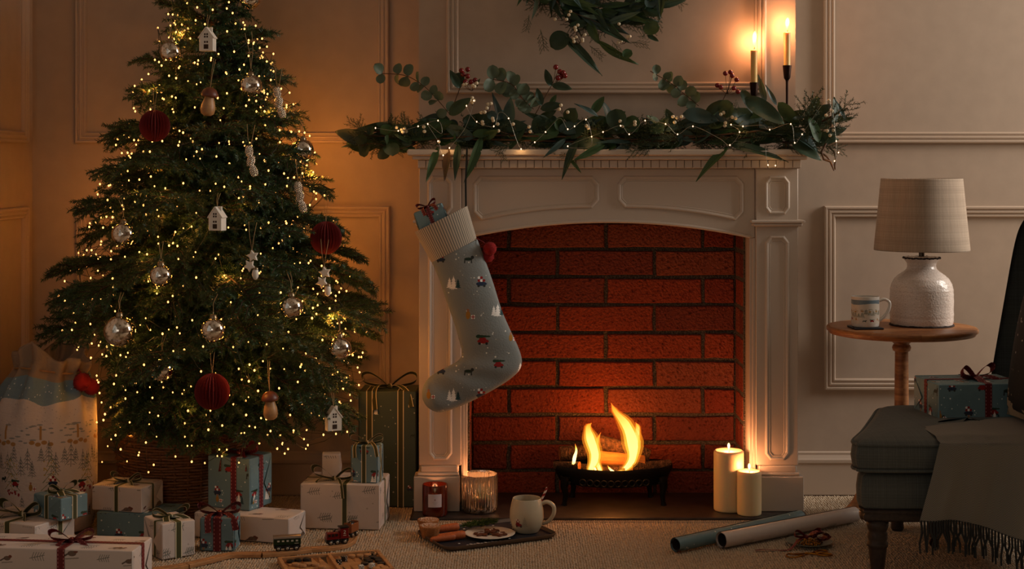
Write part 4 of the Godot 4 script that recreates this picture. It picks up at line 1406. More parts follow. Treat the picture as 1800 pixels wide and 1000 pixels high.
func house(q: Array) -> void:
	var p := tree_spot(q[0], q[1], 0.065 if q[0] < 560 else 0.17)
	var s := S(p.z)
	var t := thing("house_ornament", q[3], "house ornament", p, q[2], "white porcelain houses on the tree")
	var w := 12.5 * s
	var h := 36.0 * s
	var d := 9.0 * s
	var y0 := -23.0 * s
	var mb := MB.new()
	mb.ext(PackedVector2Array([Vector2(-w, y0), Vector2(w, y0), Vector2(w, y0 + h * 0.66), Vector2(0, y0 + h * 1.12), Vector2(-w, y0 + h * 0.66)]), -d, d, 0.0012)
	mi("walls", mb.mesh(), M.ceramic, t)
	mb = MB.new()
	for sd in [-1.0, 1.0]:
		var a := Vector3(0, y0 + h * 1.16, 0)
		var b := Vector3(sd * (w + 1.8 * s), y0 + h * 0.62, 0)
		mb.box(Vector3(a.distance_to(b), 2.0 * s, d * 2.2), 0.0008, Transform3D(along(b - a, Vector3(0, 0, 1)), (a + b) * 0.5))
	mi("roof", mb.mesh(), M.ceramic, t)
	mi("chimney", box_mesh(Vector3(4, 9, 4) * s, 0.0006, T(Vector3(6 * s, y0 + h * 1.05, -2 * s))), M.ceramic, t)
	mi("door", box_mesh(Vector3(8.4, 8.0, 0.6) * s, 0.0003, T(Vector3(0, y0 + 7.5 * s, d))), M.dark_hole, t)
	for k in 4:
		var sx := -1.0 if k % 2 else 1.0
		var sy := -1.0 if k < 2 else 1.0
		mi("window", box_mesh(Vector3(3.0, 3.2, 0.6) * s, 0.0006, T(Vector3(sx * 2.1 * s, y0 + 27.0 * s + sy * 2.2 * s, d))), M.dark_hole, t)
	for sx in [-1.0, 1.0]:
		mi("window", box_mesh(Vector3(3.0, 3.6, 0.6) * s, 0.0006, T(Vector3(sx * 2.1 * s, y0 + 15.6 * s, d))), M.dark_hole, t)
	cord(t, Vector3(0, y0 + h * 1.17, 0), 0.04, 0.004)

func star_poly(n: int, r0: float, r1: float) -> PackedVector2Array:
	var out := PackedVector2Array()
	for i in n * 2:
		var a := PI / 2 + PI * i / n
		out.append(Vector2(cos(a), sin(a)) * (r0 if i % 2 == 0 else r1))
	return out

func pendant(q: Array) -> void:
	var p := tree_spot(q[0], q[1], 0.065)
	var s := S(p.z)
	var t := thing("pendant", q[3], "pendant ornament", p, 0.0, "silvered pine cone pendants" if q[2] else "white charm pendants on twine")
	if q[2]:
		for k in 3:
			var mb := MB.new()
			for j in 12:
				for i in 5:
					var y := (j - 5.5) * 1.55
					var r := 5.5 * sqrt(maxf(0.05, 1.0 - pow(y / 10.5, 2)))
					var a := i * TAU / 5 + j * 0.63
					mb.ball(Vector3(cos(a) * r, y, sin(a) * r) * s, Vector3(2.6, 1.9, 2.6) * s, 6, 4)
			mi("cone", mb.mesh(), M.silver, t, T(Vector3([-2, 1, 6][k], [19, 2, -16][k], 0) * s, Basis(Vector3(0, 0, 1), [0.1, -0.2, 0.3][k])))
	else:
		for k in 2:
			var mb := MB.new()
			mb.ext(star_poly(5, 11.5 * s, 6.2 * s), -3.0 * s, 3.0 * s, 1.8 * s)
			mi("star", mb.mesh(), M.ceramic, t, T(Vector3([1, -4][k], [8, -9][k], [0, 2][k]) * s, Basis(Vector3(0, 0, 1), [0.2, 0.6][k])))
		mi("acorn", ball_mesh(Vector3(6, 11, 6) * s, 12, 8), M.ceramic, t, T(Vector3(6, -23, 0) * s))
		mi("acorn_cap", lathe_mesh([Vector2(5 * s, -16 * s), Vector2(5.4 * s, -13 * s), Vector2(3 * s, -11 * s), Vector2(0, -10.5 * s)], 12), M.cap, t, T(Vector3(6 * s, 0, 0)))
		mi("bow", tube_mesh([Vector3(-3, 16, 2) * s, Vector3(0, 20, 3) * s, Vector3(4, 15, 3) * s], 0.0014, 6), M.string, t)
	cord(t, Vector3(0, 18 * s, 0), 0.085, 0.012)

# ---------------------------------------------------------------- leaves, garland, wreath
var leaf_meshes := {}

func leaf_mesh(kind: String, variant: int) -> ArrayMesh:
	var key := "%s%d" % [kind, variant]
	if leaf_meshes.has(key): return leaf_meshes[key]
	var wide: float = {"long": 0.105, "round": 0.44, "oval": 0.21}[kind]
	var rows := []
	var nl := 11
	var bend: float = [0.10, 0.22, -0.08][variant]
	for i in nl + 1:
		var t := float(i) / nl
		var w: float
		match kind:
			"long": w = wide * pow(sin(PI * pow(t, 0.72)), 0.9) * (1.0 - 0.15 * t)
			"round": w = wide * sqrt(maxf(0.0, 1.0 - pow(2.0 * clampf((t - 0.06) / 0.94, 0, 1) - 1.0, 2))) * (1.0 if t > 0.06 else 0.08)
			_: w = wide * pow(sin(PI * pow(t, 0.8)), 0.75)
		w = maxf(w, 0.008 if i < nl else 0.001)
		var row := PackedVector3Array()
		for k in 5:
			var s := (k - 2) / 2.0
			row.append(Vector3(t, s * w, -bend * t * t + absf(s) * w * 0.30 + 0.012 * sin(t * 9.0 + s * 2.0) + (0.04 * sin(t * 4.0 + variant) * s * w * 4.0)))
		rows.append(row)
	var mb := MB.new()
	mb.grid(rows, false, true)
	if kind == "long":
		var rib := []
		for i in nl + 1: rib.append(rows[i][2] + Vector3(0, 0, 0.004))
		mb.tube(rib, 0.0045, 4, false)
	leaf_meshes[key] = mb.mesh()
	return leaf_meshes[key]

func leaf(parent: Node, a: Vector3, b: Vector3, kind: String, m: Material, face := Vector3(0, 0.35, 1)) -> void:
	var l := a.distance_to(b)
	var bs := along(b - a, Vector3(face.x + rnd(-0.4, 0.4), face.y + rnd(-0.3, 0.3), face.z))
	bs = bs * Basis(Vector3(1, 0, 0), rnd(-0.45, 0.45))
	mi("leaf", leaf_mesh(kind, rng.randi() % 3), m, parent, Transform3D(bs.scaled_local(Vector3.ONE * l), a))

func juniper_sprig(seed_: int) -> ArrayMesh:
	var r2 := RandomNumberGenerator.new()
	r2.seed = seed_
	var mb := MB.new()
	var main := smooth([Vector3(0, 0, 0), Vector3(0.5, 0.03, 0), Vector3(1, 0.0, 0.05)], 6)
	mb.tube(main, [0.012, 0.011, 0.010, 0.009, 0.008, 0.006, 0.004], 4, false)
	var paths := [main]
	for k in 9:
		var p: Vector3 = main[0].lerp(main[6], 0.15 + k * 0.085)
		var s := 1.0 if k % 2 else -1.0
		paths.append([p, p + Vector3(0.16, s * 0.13, r2.randf_range(-0.06, 0.06)), p + Vector3(0.28, s * 0.20, r2.randf_range(-0.1, 0.1))])
	for q in paths:
		if q.size() == 3: mb.tube(q, [0.007, 0.006, 0.004], 4, false)
		needles(mb, q, r2, 75, 0.085, 0.0085, 0.05)
	return mb.mesh()

var sprigs := []
func sprig(parent: Node, a: Vector3, b: Vector3) -> void:
	if sprigs.is_empty():
		for k in 3: sprigs.append(juniper_sprig(500 + k))
	var bs := along(b - a, Vector3(rnd(-0.5, 0.5), rnd(-0.3, 0.5), 1))
	mi("juniper_sprig", sprigs[rng.randi() % 3], M.juniper, parent, Transform3D(bs.scaled_local(Vector3.ONE * a.distance_to(b)), a))

func berries(parent: Node, spots: Array, z: float, r: float, m: Material, stem_to: Vector3) -> void:
	var bm := ball_mesh(Vector3.ONE * r, 12, 8)
	for q in spots:
		var p := W(q[0], q[1], z + rnd(-0.006, 0.012))
		mi("berry", bm, m, parent, T(p))
		mi("twig", tube_mesh([p, (p + stem_to) * 0.5 + Vector3(0, -0.004, 0), stem_to], 0.0008, 4), M.leaf_brown, parent)

# a eucalyptus spray: round leaves in pairs along a stem given in drawing units
func spray(parent: Node, pts: Array, z: float, r0: float, r1: float, m: Material, pairs: int) -> void:
	var path := []
	for p in pts: path.append(W(p[0], p[1], z + (p[2] if p.size() > 2 else 0.0)))
	var sm := smooth(path, 20)
	mi("stem", tube_mesh(sm, 0.0014, 5), M.leaf_brown, parent)
	for k in pairs:
		var f := (k + 0.6) / pairs
		var i := mini(int(f * 20), 19)
		var d: Vector3 = (sm[i + 1] - sm[i]).normalized()
		var up := Vector3(-d.y, d.x, 0).normalized()
		var r := lerpf(r0, r1, f) * 2.0 * S(z)
		for s in [-1.0, 1.0]:
			var q: Vector3 = (up * s + d * rnd(0.1, 0.7) + Vector3(0, 0, rnd(-0.5, 0.9))).normalized()
			leaf(parent, sm[i], sm[i] + q * r * rnd(0.85, 1.1), "round", m, Vector3(rnd(-0.8, 0.8), rnd(-0.2, 0.6), 1))

func light_string(parent: Node, pts: Array, bulb_at: Array, warm: float) -> void:
	fl_wire(parent, pts, M.wire_silver, 0.0006, 7)
	var bulb := ball_mesh(Vector3(0.0019, 0.0024, 0.0019), 8, 6)
	for i in bulb_at.size():
		mi("bulb", bulb, M.bulb_white, parent, T(bulb_at[i]))
		if i % 6 == 1: omni("fairy_light", bulb_at[i], Color(1.0, 0.76, 0.48), warm * 0.6, 0.003, parent)

func build_garland() -> void:
	M.bulb_white = glow(Color(1.0, 0.82, 0.58), 5.0)
	var g := thing("garland", "mixed eucalyptus, juniper and berry garland lying along the mantel shelf", "garland")
	var yz := 0.02
	# woody stems along the shelf
	for q in [[[640, 238], [760, 243], [900, 246], [1060, 250], [1230, 246], [1400, 240], [1462, 262], [1468, 298]], [[650, 230], [800, 236], [980, 240], [1150, 245], [1320, 232], [1420, 222], [1490, 190]], [[700, 250], [860, 238], [1000, 236], [1200, 238], [1380, 250], [1445, 270], [1464, 290]]]:
		var path := []
		for p in q: path.append(W(p[0], p[1], yz + rnd(-0.01, 0.02)))
		mi("stem", tube_mesh(smooth(path, 40), 0.0035, 6), M.leaf_brown, g)
	mi("stem", tube_mesh([W(1452, 252, 0.04), W(1444, 268, 0.05), W(1448, 280, 0.05), W(1460, 284, 0.05), W(1466, 300, 0.05)], [0.004, 0.004, 0.004, 0.0045, 0.002], 6), M.leaf_brown, g)
	# eucalyptus sprays
	spray(g, [[791, 201], [765, 171], [741, 148], [709, 132], [662, 129]], 0.03, 10, 11, M.leaf_grey, 8)
	spray(g, [[938, 192], [917, 172], [899, 148], [861, 138]], 0.02, 11, 13, M.leaf_grey, 9)
	spray(g, [[1228, 186], [1204, 166], [1188, 152], [1169, 140], [1143, 125]], 0.02, 11, 9, M.leaf_grey, 7)
	spray(g, [[742, 247, 0.0], [700, 262, 0.03], [660, 252, 0.03], [632, 256, 0.04]], 0.03, 12, 13, M.leaf_dark, 3)
	# long and broad leaves that can be told apart: base, tip, kind, material, depth
	var L := [
		[770, 258, 749, 322, "long", "leaf_green"], [788, 258, 783, 322, "long", "leaf_brown"], [806, 252, 799, 316, "long", "leaf_dark"], [846, 240, 822, 320, "long", "leaf_green"],
		[994, 244, 958, 276, "long", "leaf_blue"], [1016, 244, 984, 310, "long", "leaf_dark"], [1064, 252, 1008, 284, "long", "leaf_green"], [1002, 280, 1022, 303, "long", "leaf_green"],
		[1281, 258, 1220, 308, "long", "leaf_green"], [1286, 256, 1388, 270, "long", "leaf_dark"], [1392, 252, 1446, 276, "oval", "leaf_dark"], [1190, 240, 1104, 257, "long", "leaf_grey"],
		[1165, 226, 1256, 250, "long", "leaf_green"], [1346, 180, 1331, 128, "long", "leaf_blue"], [1304, 158, 1326, 196, "oval", "leaf_dark"], [1365, 185, 1346, 148, "long", "leaf_blue"],
		[1310, 172, 1378, 222, "oval", "leaf_dark"], [1368, 180, 1404, 222, "oval", "leaf_green"], [1395, 235, 1446, 262, "oval", "leaf_blue"], [1424, 240, 1436, 168, "oval", "leaf_dark"],
		[1464, 220, 1470, 170, "oval", "leaf_dark"], [1486, 210, 1468, 172, "long", "leaf_blue"], [1440, 250, 1424, 205, "oval", "leaf_green"],
		[885, 225, 866, 160, "long", "leaf_blue"], [895, 222, 896, 172, "oval", "leaf_blue"], [922, 225, 893, 262, "oval", "leaf_dark"], [884, 228, 915, 250, "oval", "leaf_dark"],
		[790, 202, 826, 172, "oval", "leaf_dark"], [808, 155, 792, 124, "oval", "leaf_dark"], [806, 152, 806, 128, "round", "leaf_dark"], [838, 152, 846, 138, "oval", "leaf_dark"],
		[952, 186, 944, 154, "oval", "leaf_dark"], [968, 152, 958, 122, "oval", "leaf_dark"], [970, 150, 1006, 155, "oval", "leaf_dark"], [966, 186, 978, 166, "oval", "leaf_green"], [950, 192, 988, 182, "oval", "leaf_dark"],
		[1012, 190, 996, 216, "round", "leaf_dark"], [1024, 212, 996, 240, "round", "leaf_dark"], [1052, 205, 1014, 178, "long", "leaf_blue"], [1040, 200, 1062, 170, "oval", "leaf_green"], [1060, 215, 1100, 196, "oval", "leaf_dark"],
		[1075, 225, 1062, 176, "oval", "leaf_blue"], [1085, 230, 1082, 190, "round", "leaf_dark"], [1120, 232, 1102, 205, "round", "leaf_green"], [1150, 232, 1176, 205, "oval", "leaf_dark"], [1188, 224, 1170, 190, "oval", "leaf_dark"],
		[1204, 224, 1262, 212, "long", "leaf_blue"], [1200, 200, 1266, 208, "oval", "leaf_blue"], [1240, 200, 1276, 176, "oval", "leaf_dark"], [1264, 200, 1290, 182, "round", "leaf_dark"], [1256, 182, 1282, 180, "oval", "leaf_green"],
		[648, 238, 656, 222, "round", "leaf_dark"], [668, 234, 690, 222, "round", "leaf_green"], [686, 250, 690, 276, "round", "leaf_dark"], [640, 262, 630, 252, "round", "leaf_dark"], [760, 232, 796, 214, "oval", "leaf_green"],
		[800, 236, 832, 228, "long", "leaf_blue"], [830, 236, 866, 232, "oval", "leaf_green"], [846, 244, 876, 226, "oval", "leaf_green"], [936, 232, 966, 208, "round", "leaf_dark"], [958, 224, 990, 208, "long", "leaf_green"],
	]
	for q in L:
		var hang: bool = q[3] > 262
		var z0 := 0.05 if hang else rnd(0.015, 0.06)
		leaf(g, W(q[0], q[1], z0), W(q[2], q[3], z0 + (0.035 if hang else rnd(-0.02, 0.04))), q[4], M[q[5]], Vector3(0, 0.2, 1))
	# filling along the shelf
	for i in 178:
		var px := rnd(650, 1458)
		var py := rnd(212, 256) + 8.0 * sin(px * 0.013)
		var dx := rnd(24, 72) * (1.0 if rng.randf() < 0.5 else -1.0)
		var dy := rnd(-26, 12)
		var kind: String = ["long", "long", "oval", "round"][rng.randi() % 4]
		if kind == "round": dx *= 0.45; dy = rnd(-18, 10)
		var mm: Material = M[["leaf_dark", "leaf_dark", "leaf_green", "leaf_blue"][rng.randi() % 4]]
		leaf(g, W(px, py, rnd(-0.03, 0.045)), W(px + dx, py + dy, rnd(-0.02, 0.065)), kind, mm, Vector3(0, 0.4, 1))
	for i in 215:
		var px := rnd(640, 1450)
		sprig(g, W(px, rnd(228, 258), rnd(-0.03, 0.05)), W(px + rnd(-62, 62), rnd(206, 268), rnd(-0.02, 0.065)))
	for q in [[1420, 240, 1430, 162], [1440, 236, 1500, 174], [1450, 250, 1494, 200], [1420, 250, 1416, 170], [664, 238, 628, 226], [690, 252, 650, 262], [880, 258, 886, 284], [998, 262, 984, 278], [900, 252, 868, 268], [1300, 205, 1290, 180], [1160, 252, 1100, 268], [730, 240, 702, 206]]:
		sprig(g, W(q[0], q[1], 0.05), W(q[2], q[3], 0.066))
	# berries
	for q in [[[792, 199], [808, 156], [818, 138]], [[941, 201], [969, 151], [980, 128]], [[1268, 182], [1281, 155], [1286, 135]]]:
		var path := []
		for p in q: path.append(W(p[0], p[1], 0.02))
		mi("stem", tube_mesh(path, [0.0018, 0.0015, 0.001], 5), M.leaf_brown, g)
	berries(g, [[811, 124], [822, 122], [814, 131], [822, 134], [828, 144], [835, 141], [818, 144]], 0.03, 0.0085, M.berry_red, W(816, 150, 0.02))
	berries(g, [[977, 118], [984, 126], [990, 128], [986, 135], [993, 133], [981, 137]], 0.03, 0.0088, M.berry_red, W(972, 150, 0.02))
	berries(g, [[1275, 129], [1284, 127], [1287, 133], [1295, 140], [1261, 150], [1267, 153], [1290, 155], [1297, 161]], 0.03, 0.0082, M.berry_red, W(1278, 165, 0.02))
	var whites := [
		[[815, 149], [819, 148], [834, 152], [838, 146], [831, 150]], [[826, 176], [830, 172], [833, 177], [830, 180]], [[858, 183], [863, 182], [856, 190], [846, 198], [852, 197]], [[866, 208], [867, 212], [875, 218], [848, 214], [849, 218]],
		[[697, 224], [706, 228], [711, 226], [708, 232], [714, 231]], [[745, 223], [746, 231], [771, 249]], [[986, 185], [983, 192], [998, 197]], [[1031, 221], [1034, 225], [1090, 213], [1094, 222], [1116, 214], [1116, 219]],
		[[1183, 205], [1190, 207], [1198, 205], [1186, 215]], [[1267, 201], [1272, 198], [1275, 216], [1274, 221], [1287, 206], [1293, 208]], [[1457, 177], [1452, 203], [1463, 195], [1465, 229], [1454, 230], [1459, 238]], [[876, 230], [930, 223], [932, 231], [902, 218]],
	]
	for w in whites:
		var c := Vector3()
		for p in w: c += W(p[0], p[1], 0.02)
		berries(g, w, 0.06, 0.0058, M.berry_white, c / w.size() + Vector3(0.004, -0.02, 0))
	# its string of lights
	var s := thing("string_light", "thin silver wire string of warm lights woven through the mantel garland", "fairy lights")
	var way := [[660, 225], [700, 230], [735, 222], [770, 212], [776, 235], [752, 218], [770, 248], [779, 273], [790, 260], [818, 224], [833, 177], [820, 186], [838, 214], [868, 222], [877, 198], [894, 208], [916, 262], [940, 250], [959, 232], [984, 208], [998, 227], [1010, 222], [1030, 210], [1040, 240], [1035, 258], [998, 257], [1060, 232], [1091, 221], [1106, 236], [1120, 225], [1134, 212], [1170, 218], [1191, 236], [1218, 222], [1264, 243], [1283, 255], [1300, 232], [1285, 219], [1306, 222], [1340, 220], [1353, 228], [1390, 218], [1397, 251], [1410, 236], [1455, 178], [1470, 248], [1467, 283], [1474, 268]]
	var pts := []
	var bl := []
	for i in way.size():
		var p := W(way[i][0], way[i][1], 0.078 + rnd(-0.008, 0.006))
		pts.append(p)
		if i % 5 != 4: bl.append(p)
	light_string(s, pts, bl, 0.0016)
	var s2 := thing("string_light", "loose end of the light string hanging below the shelf above the right pilaster", "fairy lights")
	pts = []
	for p in [[1346, 262], [1347, 276], [1350, 290], [1354, 296], [1363, 291], [1376, 280], [1386, 272]]: pts.append(W(p[0], p[1], 0.075))
	light_string(s2, pts, [pts[2], pts[4]], 0.001)

func build_wreath() -> void:
	var wz := -0.035
	var c := W(1062, -92, wz)
	var w := thing("wreath", "green wreath of eucalyptus, juniper and white berries hanging on the chimney breast", "wreath")
	var R := 120.0 * S(wz)
	var ring := []
	for j in 49: ring.append(c + Vector3(cos(TAU * j / 48) * R, sin(TAU * j / 48) * R, 0))
	mi("hoop", tube_mesh(ring, 0.012, 8), M.leaf_brown, w)
	for i in 230:
		var a := rnd(PI, TAU) if i < 180 else rnd(0, PI)
		var o := Vector3(cos(a), sin(a), 0)
		var tn := Vector3(-sin(a), cos(a), 0) * (1.0 if i % 3 else -1.0)
		var p := c + o * R * rnd(0.8, 1.16) + Vector3(0, 0, rnd(0.0, 0.04))
		var kind: String = ["long", "oval", "round", "long"][rng.randi() % 4]
		var l: float = {"long": rnd(0.09, 0.14), "oval": rnd(0.05, 0.08), "round": rnd(0.035, 0.045)}[kind]
		var d := (tn * rnd(0.4, 1.0) + o * rnd(-0.6, 0.6) + Vector3(0, 0, rnd(0.02, 0.35))).normalized()
		leaf(w, p, p + d * l, kind, M[["leaf_dark", "leaf_green", "leaf_dark", "leaf_blue"][rng.randi() % 4]], Vector3(0, 0, 1))
	for i in 120:
		var a := rnd(PI, TAU) if i < 96 else rnd(0, PI)
		var o := Vector3(cos(a), sin(a), 0)
		var p := c + o * R * rnd(0.85, 1.15) + Vector3(0, 0, rnd(-0.01, 0.03))
		sprig(w, p, p + (Vector3(-sin(a), cos(a), 0) * rnd(-0.8, 0.8) + o * rnd(-0.5, 0.7)).normalized() * rnd(0.07, 0.1))
	for q in [[990, 64, 1062, 129, "long", "leaf_dark"], [1050, 70, 1116, 121, "long", "leaf_green"], [1150, 12, 1222, -2, "long", "leaf_dark"], [1110, 88, 1096, 100, "round", "leaf_green"], [1130, 52, 1160, 48, "round", "leaf_green"], [1128, 16, 1166, 16, "round", "leaf_dark"], [1138, 62, 1158, 74, "oval", "leaf_dark"], [944, -8, 940, 36, "long", "leaf_grey"], [1000, 60, 968, 80, "round", "leaf_dark"], [1060, 32, 1020, 28, "long", "leaf_grey"], [1060, 30, 1100, 60, "long", "leaf_blue"], [1034, 36, 1052, 78, "oval", "leaf_green"], [992, 60, 1016, 98, "long", "leaf_blue"], [978, -10, 970, 16, "long", "leaf_blue"]]:
		leaf(w, W(q[0], q[1], 0.0), W(q[2], q[3], 0.01), q[4], M[q[5]], Vector3(0, 0.1, 1))
	for q in [[1108, 74, 1140, 80], [1075, 70, 1092, 98], [930, 26, 924, 56], [950, 52, 956, 90], [1026, 22, 1046, 4], [1036, 80, 1060, 102], [1120, 64, 1136, 66]]:
		sprig(w, W(q[0], q[1], 0.0), W(q[2], q[3], 0.005))
	for q in [[[1000, 26], [996, 34], [976, 34]], [[1011, 48], [1012, 53], [1028, 61], [1016, 44]], [[1008, 68], [1009, 73], [1013, 65], [1024, 69], [1024, 72]], [[1093, 67], [1103, 65], [1107, 64], [1087, 74], [1092, 72]], [[1088, 42], [1003, 20]]]:
		berries(w, q, 0.022, 0.0055, M.berry_white, W(q[0][0] + 4, q[0][1] + 10, 0.0))

# ---------------------------------------------------------------- ribbons and parcels
func strip(path: Array, side: Array, w: float) -> ArrayMesh:
	var rows := []
	var uvs := []
	var l := 0.0
	for i in path.size():
		if i: l += path[i].distance_to(path[i - 1])
		var sd: Vector3 = side[mini(i, side.size() - 1)]
		var row := PackedVector3Array()
		var uv := []
		for k in 3:
			row.append(path[i] + sd * w * (k - 1) * 0.5)
			uv.append(Vector2(0.02 + 0.96 * k * 0.5, l / w))
		rows.append(row)
		uvs.append(uv)
	var mb := MB.new()
	mb.grid(rows, false, false, 1, 1, uvs)
	return mb.mesh()

func bow(parent: Node, at: Vector3, turn: float, size: float, w: float, m: Material, tails: Array) -> void:
	var b := Node3D.new()
	b.name = numbered("bow", parent)
	b.transform = Transform3D(yaw(turn), at)
	parent.add_child(b, true)
	for s in [-1.0, 1.0]:
		var pts := []
		for q in [[0, 0], [0.35, 0.32], [0.75, 0.56], [1.02, 0.50], [0.98, 0.24], [0.6, 0.10], [0, 0.02]]: pts.append(Vector3(q[0] * s, q[1], 0.14 * q[0]) * size)
		mi("loop", strip(smooth(pts, 20), [Vector3(0.22 * s, 0.62, 0.75).normalized()], w), m, b)
	for q in tails:
		var pts := []
		for p in q: pts.append(Vector3(p[0], p[1], p[2]) * size)
		mi("tail", strip(smooth(pts, 14), [Vector3(0.85, 0.25, 0.45).normalized()], w), m, b)
	var mb := MB.new()
	mb.ball(Vector3(0, 0.05 * size, 0.002), Vector3(w * 0.5, w * 0.42, w * 0.55), 10, 6)
	mi("knot", mb.mesh(), m, b)

# bands: list of [axis, offset]; axis "z" runs front-top-back at x = offset, "x" runs left-top-right at z = offset
func band(parent: Node, s: Vector3, axis: String, off: float, w: float, m: Material) -> void:
	var e := 0.0012
	var h := s * 0.5
	var path := []
	if axis == "z":
		for p in [[h.z + e, -h.y], [h.z + e, h.y - 0.002], [h.z - 0.001, h.y + e], [-h.z + 0.001, h.y + e], [-h.z - e, h.y - 0.002], [-h.z - e, -h.y]]: path.append(Vector3(off, p[1], p[0]))
		mi("ribbon", strip(path, [Vector3(1, 0, 0)], w), m, parent)
	elif axis == "x":
		for p in [[h.x + e, -h.y], [h.x + e, h.y - 0.002], [h.x - 0.001, h.y + e], [-h.x + 0.001, h.y + e], [-h.x - e, h.y - 0.002], [-h.x - e, -h.y]]: path.append(Vector3(p[0], p[1], off))
		mi("ribbon", strip(path, [Vector3(0, 0, 1)], w), m, parent)
	else:   # round the sides, like a belt
		for p in [[h.x + e, h.z + e], [h.x + e, -h.z - e], [-h.x - e, -h.z - e], [-h.x - e, h.z + e], [h.x + e, h.z + e]]: path.append(Vector3(p[0], off, p[1]))
		mi("ribbon", strip(path, [Vector3(0, 1, 0)], w), m, parent)

const TAILS := [[[0.0, 0.05, 0.02], [0.4, 0.12, 0.35], [0.75, -0.1, 0.75], [0.9, -0.6, 0.9]], [[0.0, 0.05, 0.02], [-0.35, 0.14, 0.4], [-0.5, -0.05, 0.8], [-0.45, -0.7, 0.95]]]

func present(label: String, at: Vector3, size: Vector3, turn: float, pap: Material, rib: Material, bands: Array, bow_size := 0.05, w := 0.016, group := "wrapped presents under the tree", bow_turn := 0.0, bow_at := Vector3()) -> Node3D:
	w *= 1.35
	bow_size *= 1.2
	var t := thing("present", label, "present", at, turn, group)
	var body := Node3D.new()
	body.name = "parcel"
	body.position = Vector3(0, size.y * 0.5, 0)
	t.add_child(body)
	mi("wrapping", box_mesh(size, 0.004), pap, body)
	# folded paper ends: two slanting creases on either side
	for sx in [-1.0, 1.0]:
		for k in 2:
			var x: float = sx * (size.x * 0.5 + 0.0006)
			var z0 := size.z * (0.46 if k == 0 else -0.46)
			var a := Vector3(x, size.y * 0.46, z0)
			var b := Vector3(x, -size.y * 0.04, z0 * 0.25)
			var c := Vector3(x, -size.y * 0.46, z0)
			var mb := MB.new()
			var nn := Vector3(sx, 0.0, 0.35 * (1.0 if k else -1.0)).normalized()
			var lift := Vector3(sx * 0.0035, 0, 0)
			mb.tri(a, b + lift, c, nn, nn, nn, Vector2(a.z, -a.y), Vector2(b.z, -b.y), Vector2(c.z, -c.y))
			mi("fold", mb.mesh(), pap, body)
	for q in bands: band(body, size, q[0], q[1], w, rib)
	if bow_size > 0.0: bow(t, Vector3(bow_at.x, size.y + 0.002, bow_at.z), bow_turn, bow_size, w, rib, TAILS)
	return t

func build_presents() -> void:
	var b: Material = M.paper_blue
	var wb: Material = M.paper_birds
	var wf: Material = M.paper_firs
	var r: Material = M.red_ribbon
	var g: Material = M.green_ribbon
	present("long white bird-print present with a red ribbon at the very front left", Vector3(-1.268, 0, 0.80), Vector3(0.52, 0.115, 0.155), -0.10, wb, r, [["z", 0.06], ["x", 0.0]], 0.048, 0.016, "wrapped presents under the tree", 0.2, Vector3(0.06, 0, 0.0))
	present("cream present with a wide green ribbon in front of the sack", Vector3(-1.465, 0, 0.435), Vector3(0.25, 0.10, 0.17), -0.44, wf, g, [["z", 0.02], ["x", -0.02]], 0.062, 0.018)
	present("small blue snow-print present with a green ribbon on top of the cream one", Vector3(-1.352, 0.10, 0.435), Vector3(0.10, 0.068, 0.13), 0.95, b, g, [["z", 0.0], ["x", 0.0]], 0.04, 0.014)
	present("white present with a narrow green ribbon stacked on a flat blue one", Vector3(-1.208, 0.075, 0.214), Vector3(0.175, 0.078, 0.135), -0.28, wb, g, [["z", 0.0], ["x", 0.0]], 0.042, 0.012)
	present("flat blue present without a bow underneath the white one by the basket", Vector3(-1.165, 0, 0.222), Vector3(0.23, 0.075, 0.145), -0.14, b, g, [], 0.0)
	present("small cubic white present with green ribbon tails left of the wooden track", Vector3(-1.016, 0, 0.482), Vector3(0.105, 0.105, 0.133), 0.64, wf, g, [["x", 0.02], ["z", 0.0]], 0.045, 0.015)
	present("large blue snow-print present with a red stitched ribbon resting on a white box", Vector3(-0.858, 0.078, 0.198), Vector3(0.158, 0.162, 0.125), -0.43, b, r, [["z", 0.02], ["x", 0.0]], 0.058, 0.016)
	present("wide white bird-print present underneath the large blue one", Vector3(-0.812, 0, 0.279), Vector3(0.32, 0.078, 0.125), -0.289, wb, r, [], 0.0)
	present("small blue present with trailing red ribbon in front of the wide white one", Vector3(-0.876, 0, 0.425), Vector3(0.104, 0.10, 0.075), -0.05, b, r, [["z", 0.0]], 0.05, 0.018, "wrapped presents under the tree", 0.1)
	present("big pale fir-print present with a green ribbon behind the toy train", Vector3(-0.535, 0, 0.105), Vector3(0.255, 0.143, 0.185), -0.09, wf, g, [["z", 0.015], ["x", 0.0]], 0.06, 0.014, "wrapped presents under the tree", -0.3, Vector3(-0.03, 0, 0.03))
	present("small blue present with a green and cream bow standing on the pale one", Vector3(-0.462, 0.143, 0.148), Vector3(0.088, 0.118, 0.065), -0.22, b, g, [["z", 0.0], ["x", 0.0]], 0.045, 0.012)
	M.paper_deep = tex_mat(paper(Color(0.25, 0.31, 0.28), Color(0.72, 0.72, 0.66), 60, [0, 1, 2, 3, 4], 14, 35), 0.5, 1.0 / 0.34)
	present("tall dark blue-green present with a cream-edged ribbon standing against the wall", Vector3(-0.417, 0, -0.185), Vector3(0.195, 0.39, 0.15), -0.03, M.paper_deep, M.green_ribbon, [["z", 0.045], ["z", -0.06]], 0.075, 0.016)
	present("little white box half hidden by fir needles behind the small blue present", Vector3(-0.585, 0.143, 0.075), Vector3(0.06, 0.075, 0.05), 0.1, wf, g, [], 0.0)
	present("blue snow-print present with a red stitched bow lying on the armchair seat", Vector3(1.395, 0.388, 0.345), Vector3(0.27, 0.108, 0.20), 0.10, b, r, [["z", 0.02], ["x", 0.0]], 0.058, 0.016, "presents away from the tree", 0.5, Vector3(0.02, 0, 0.0))

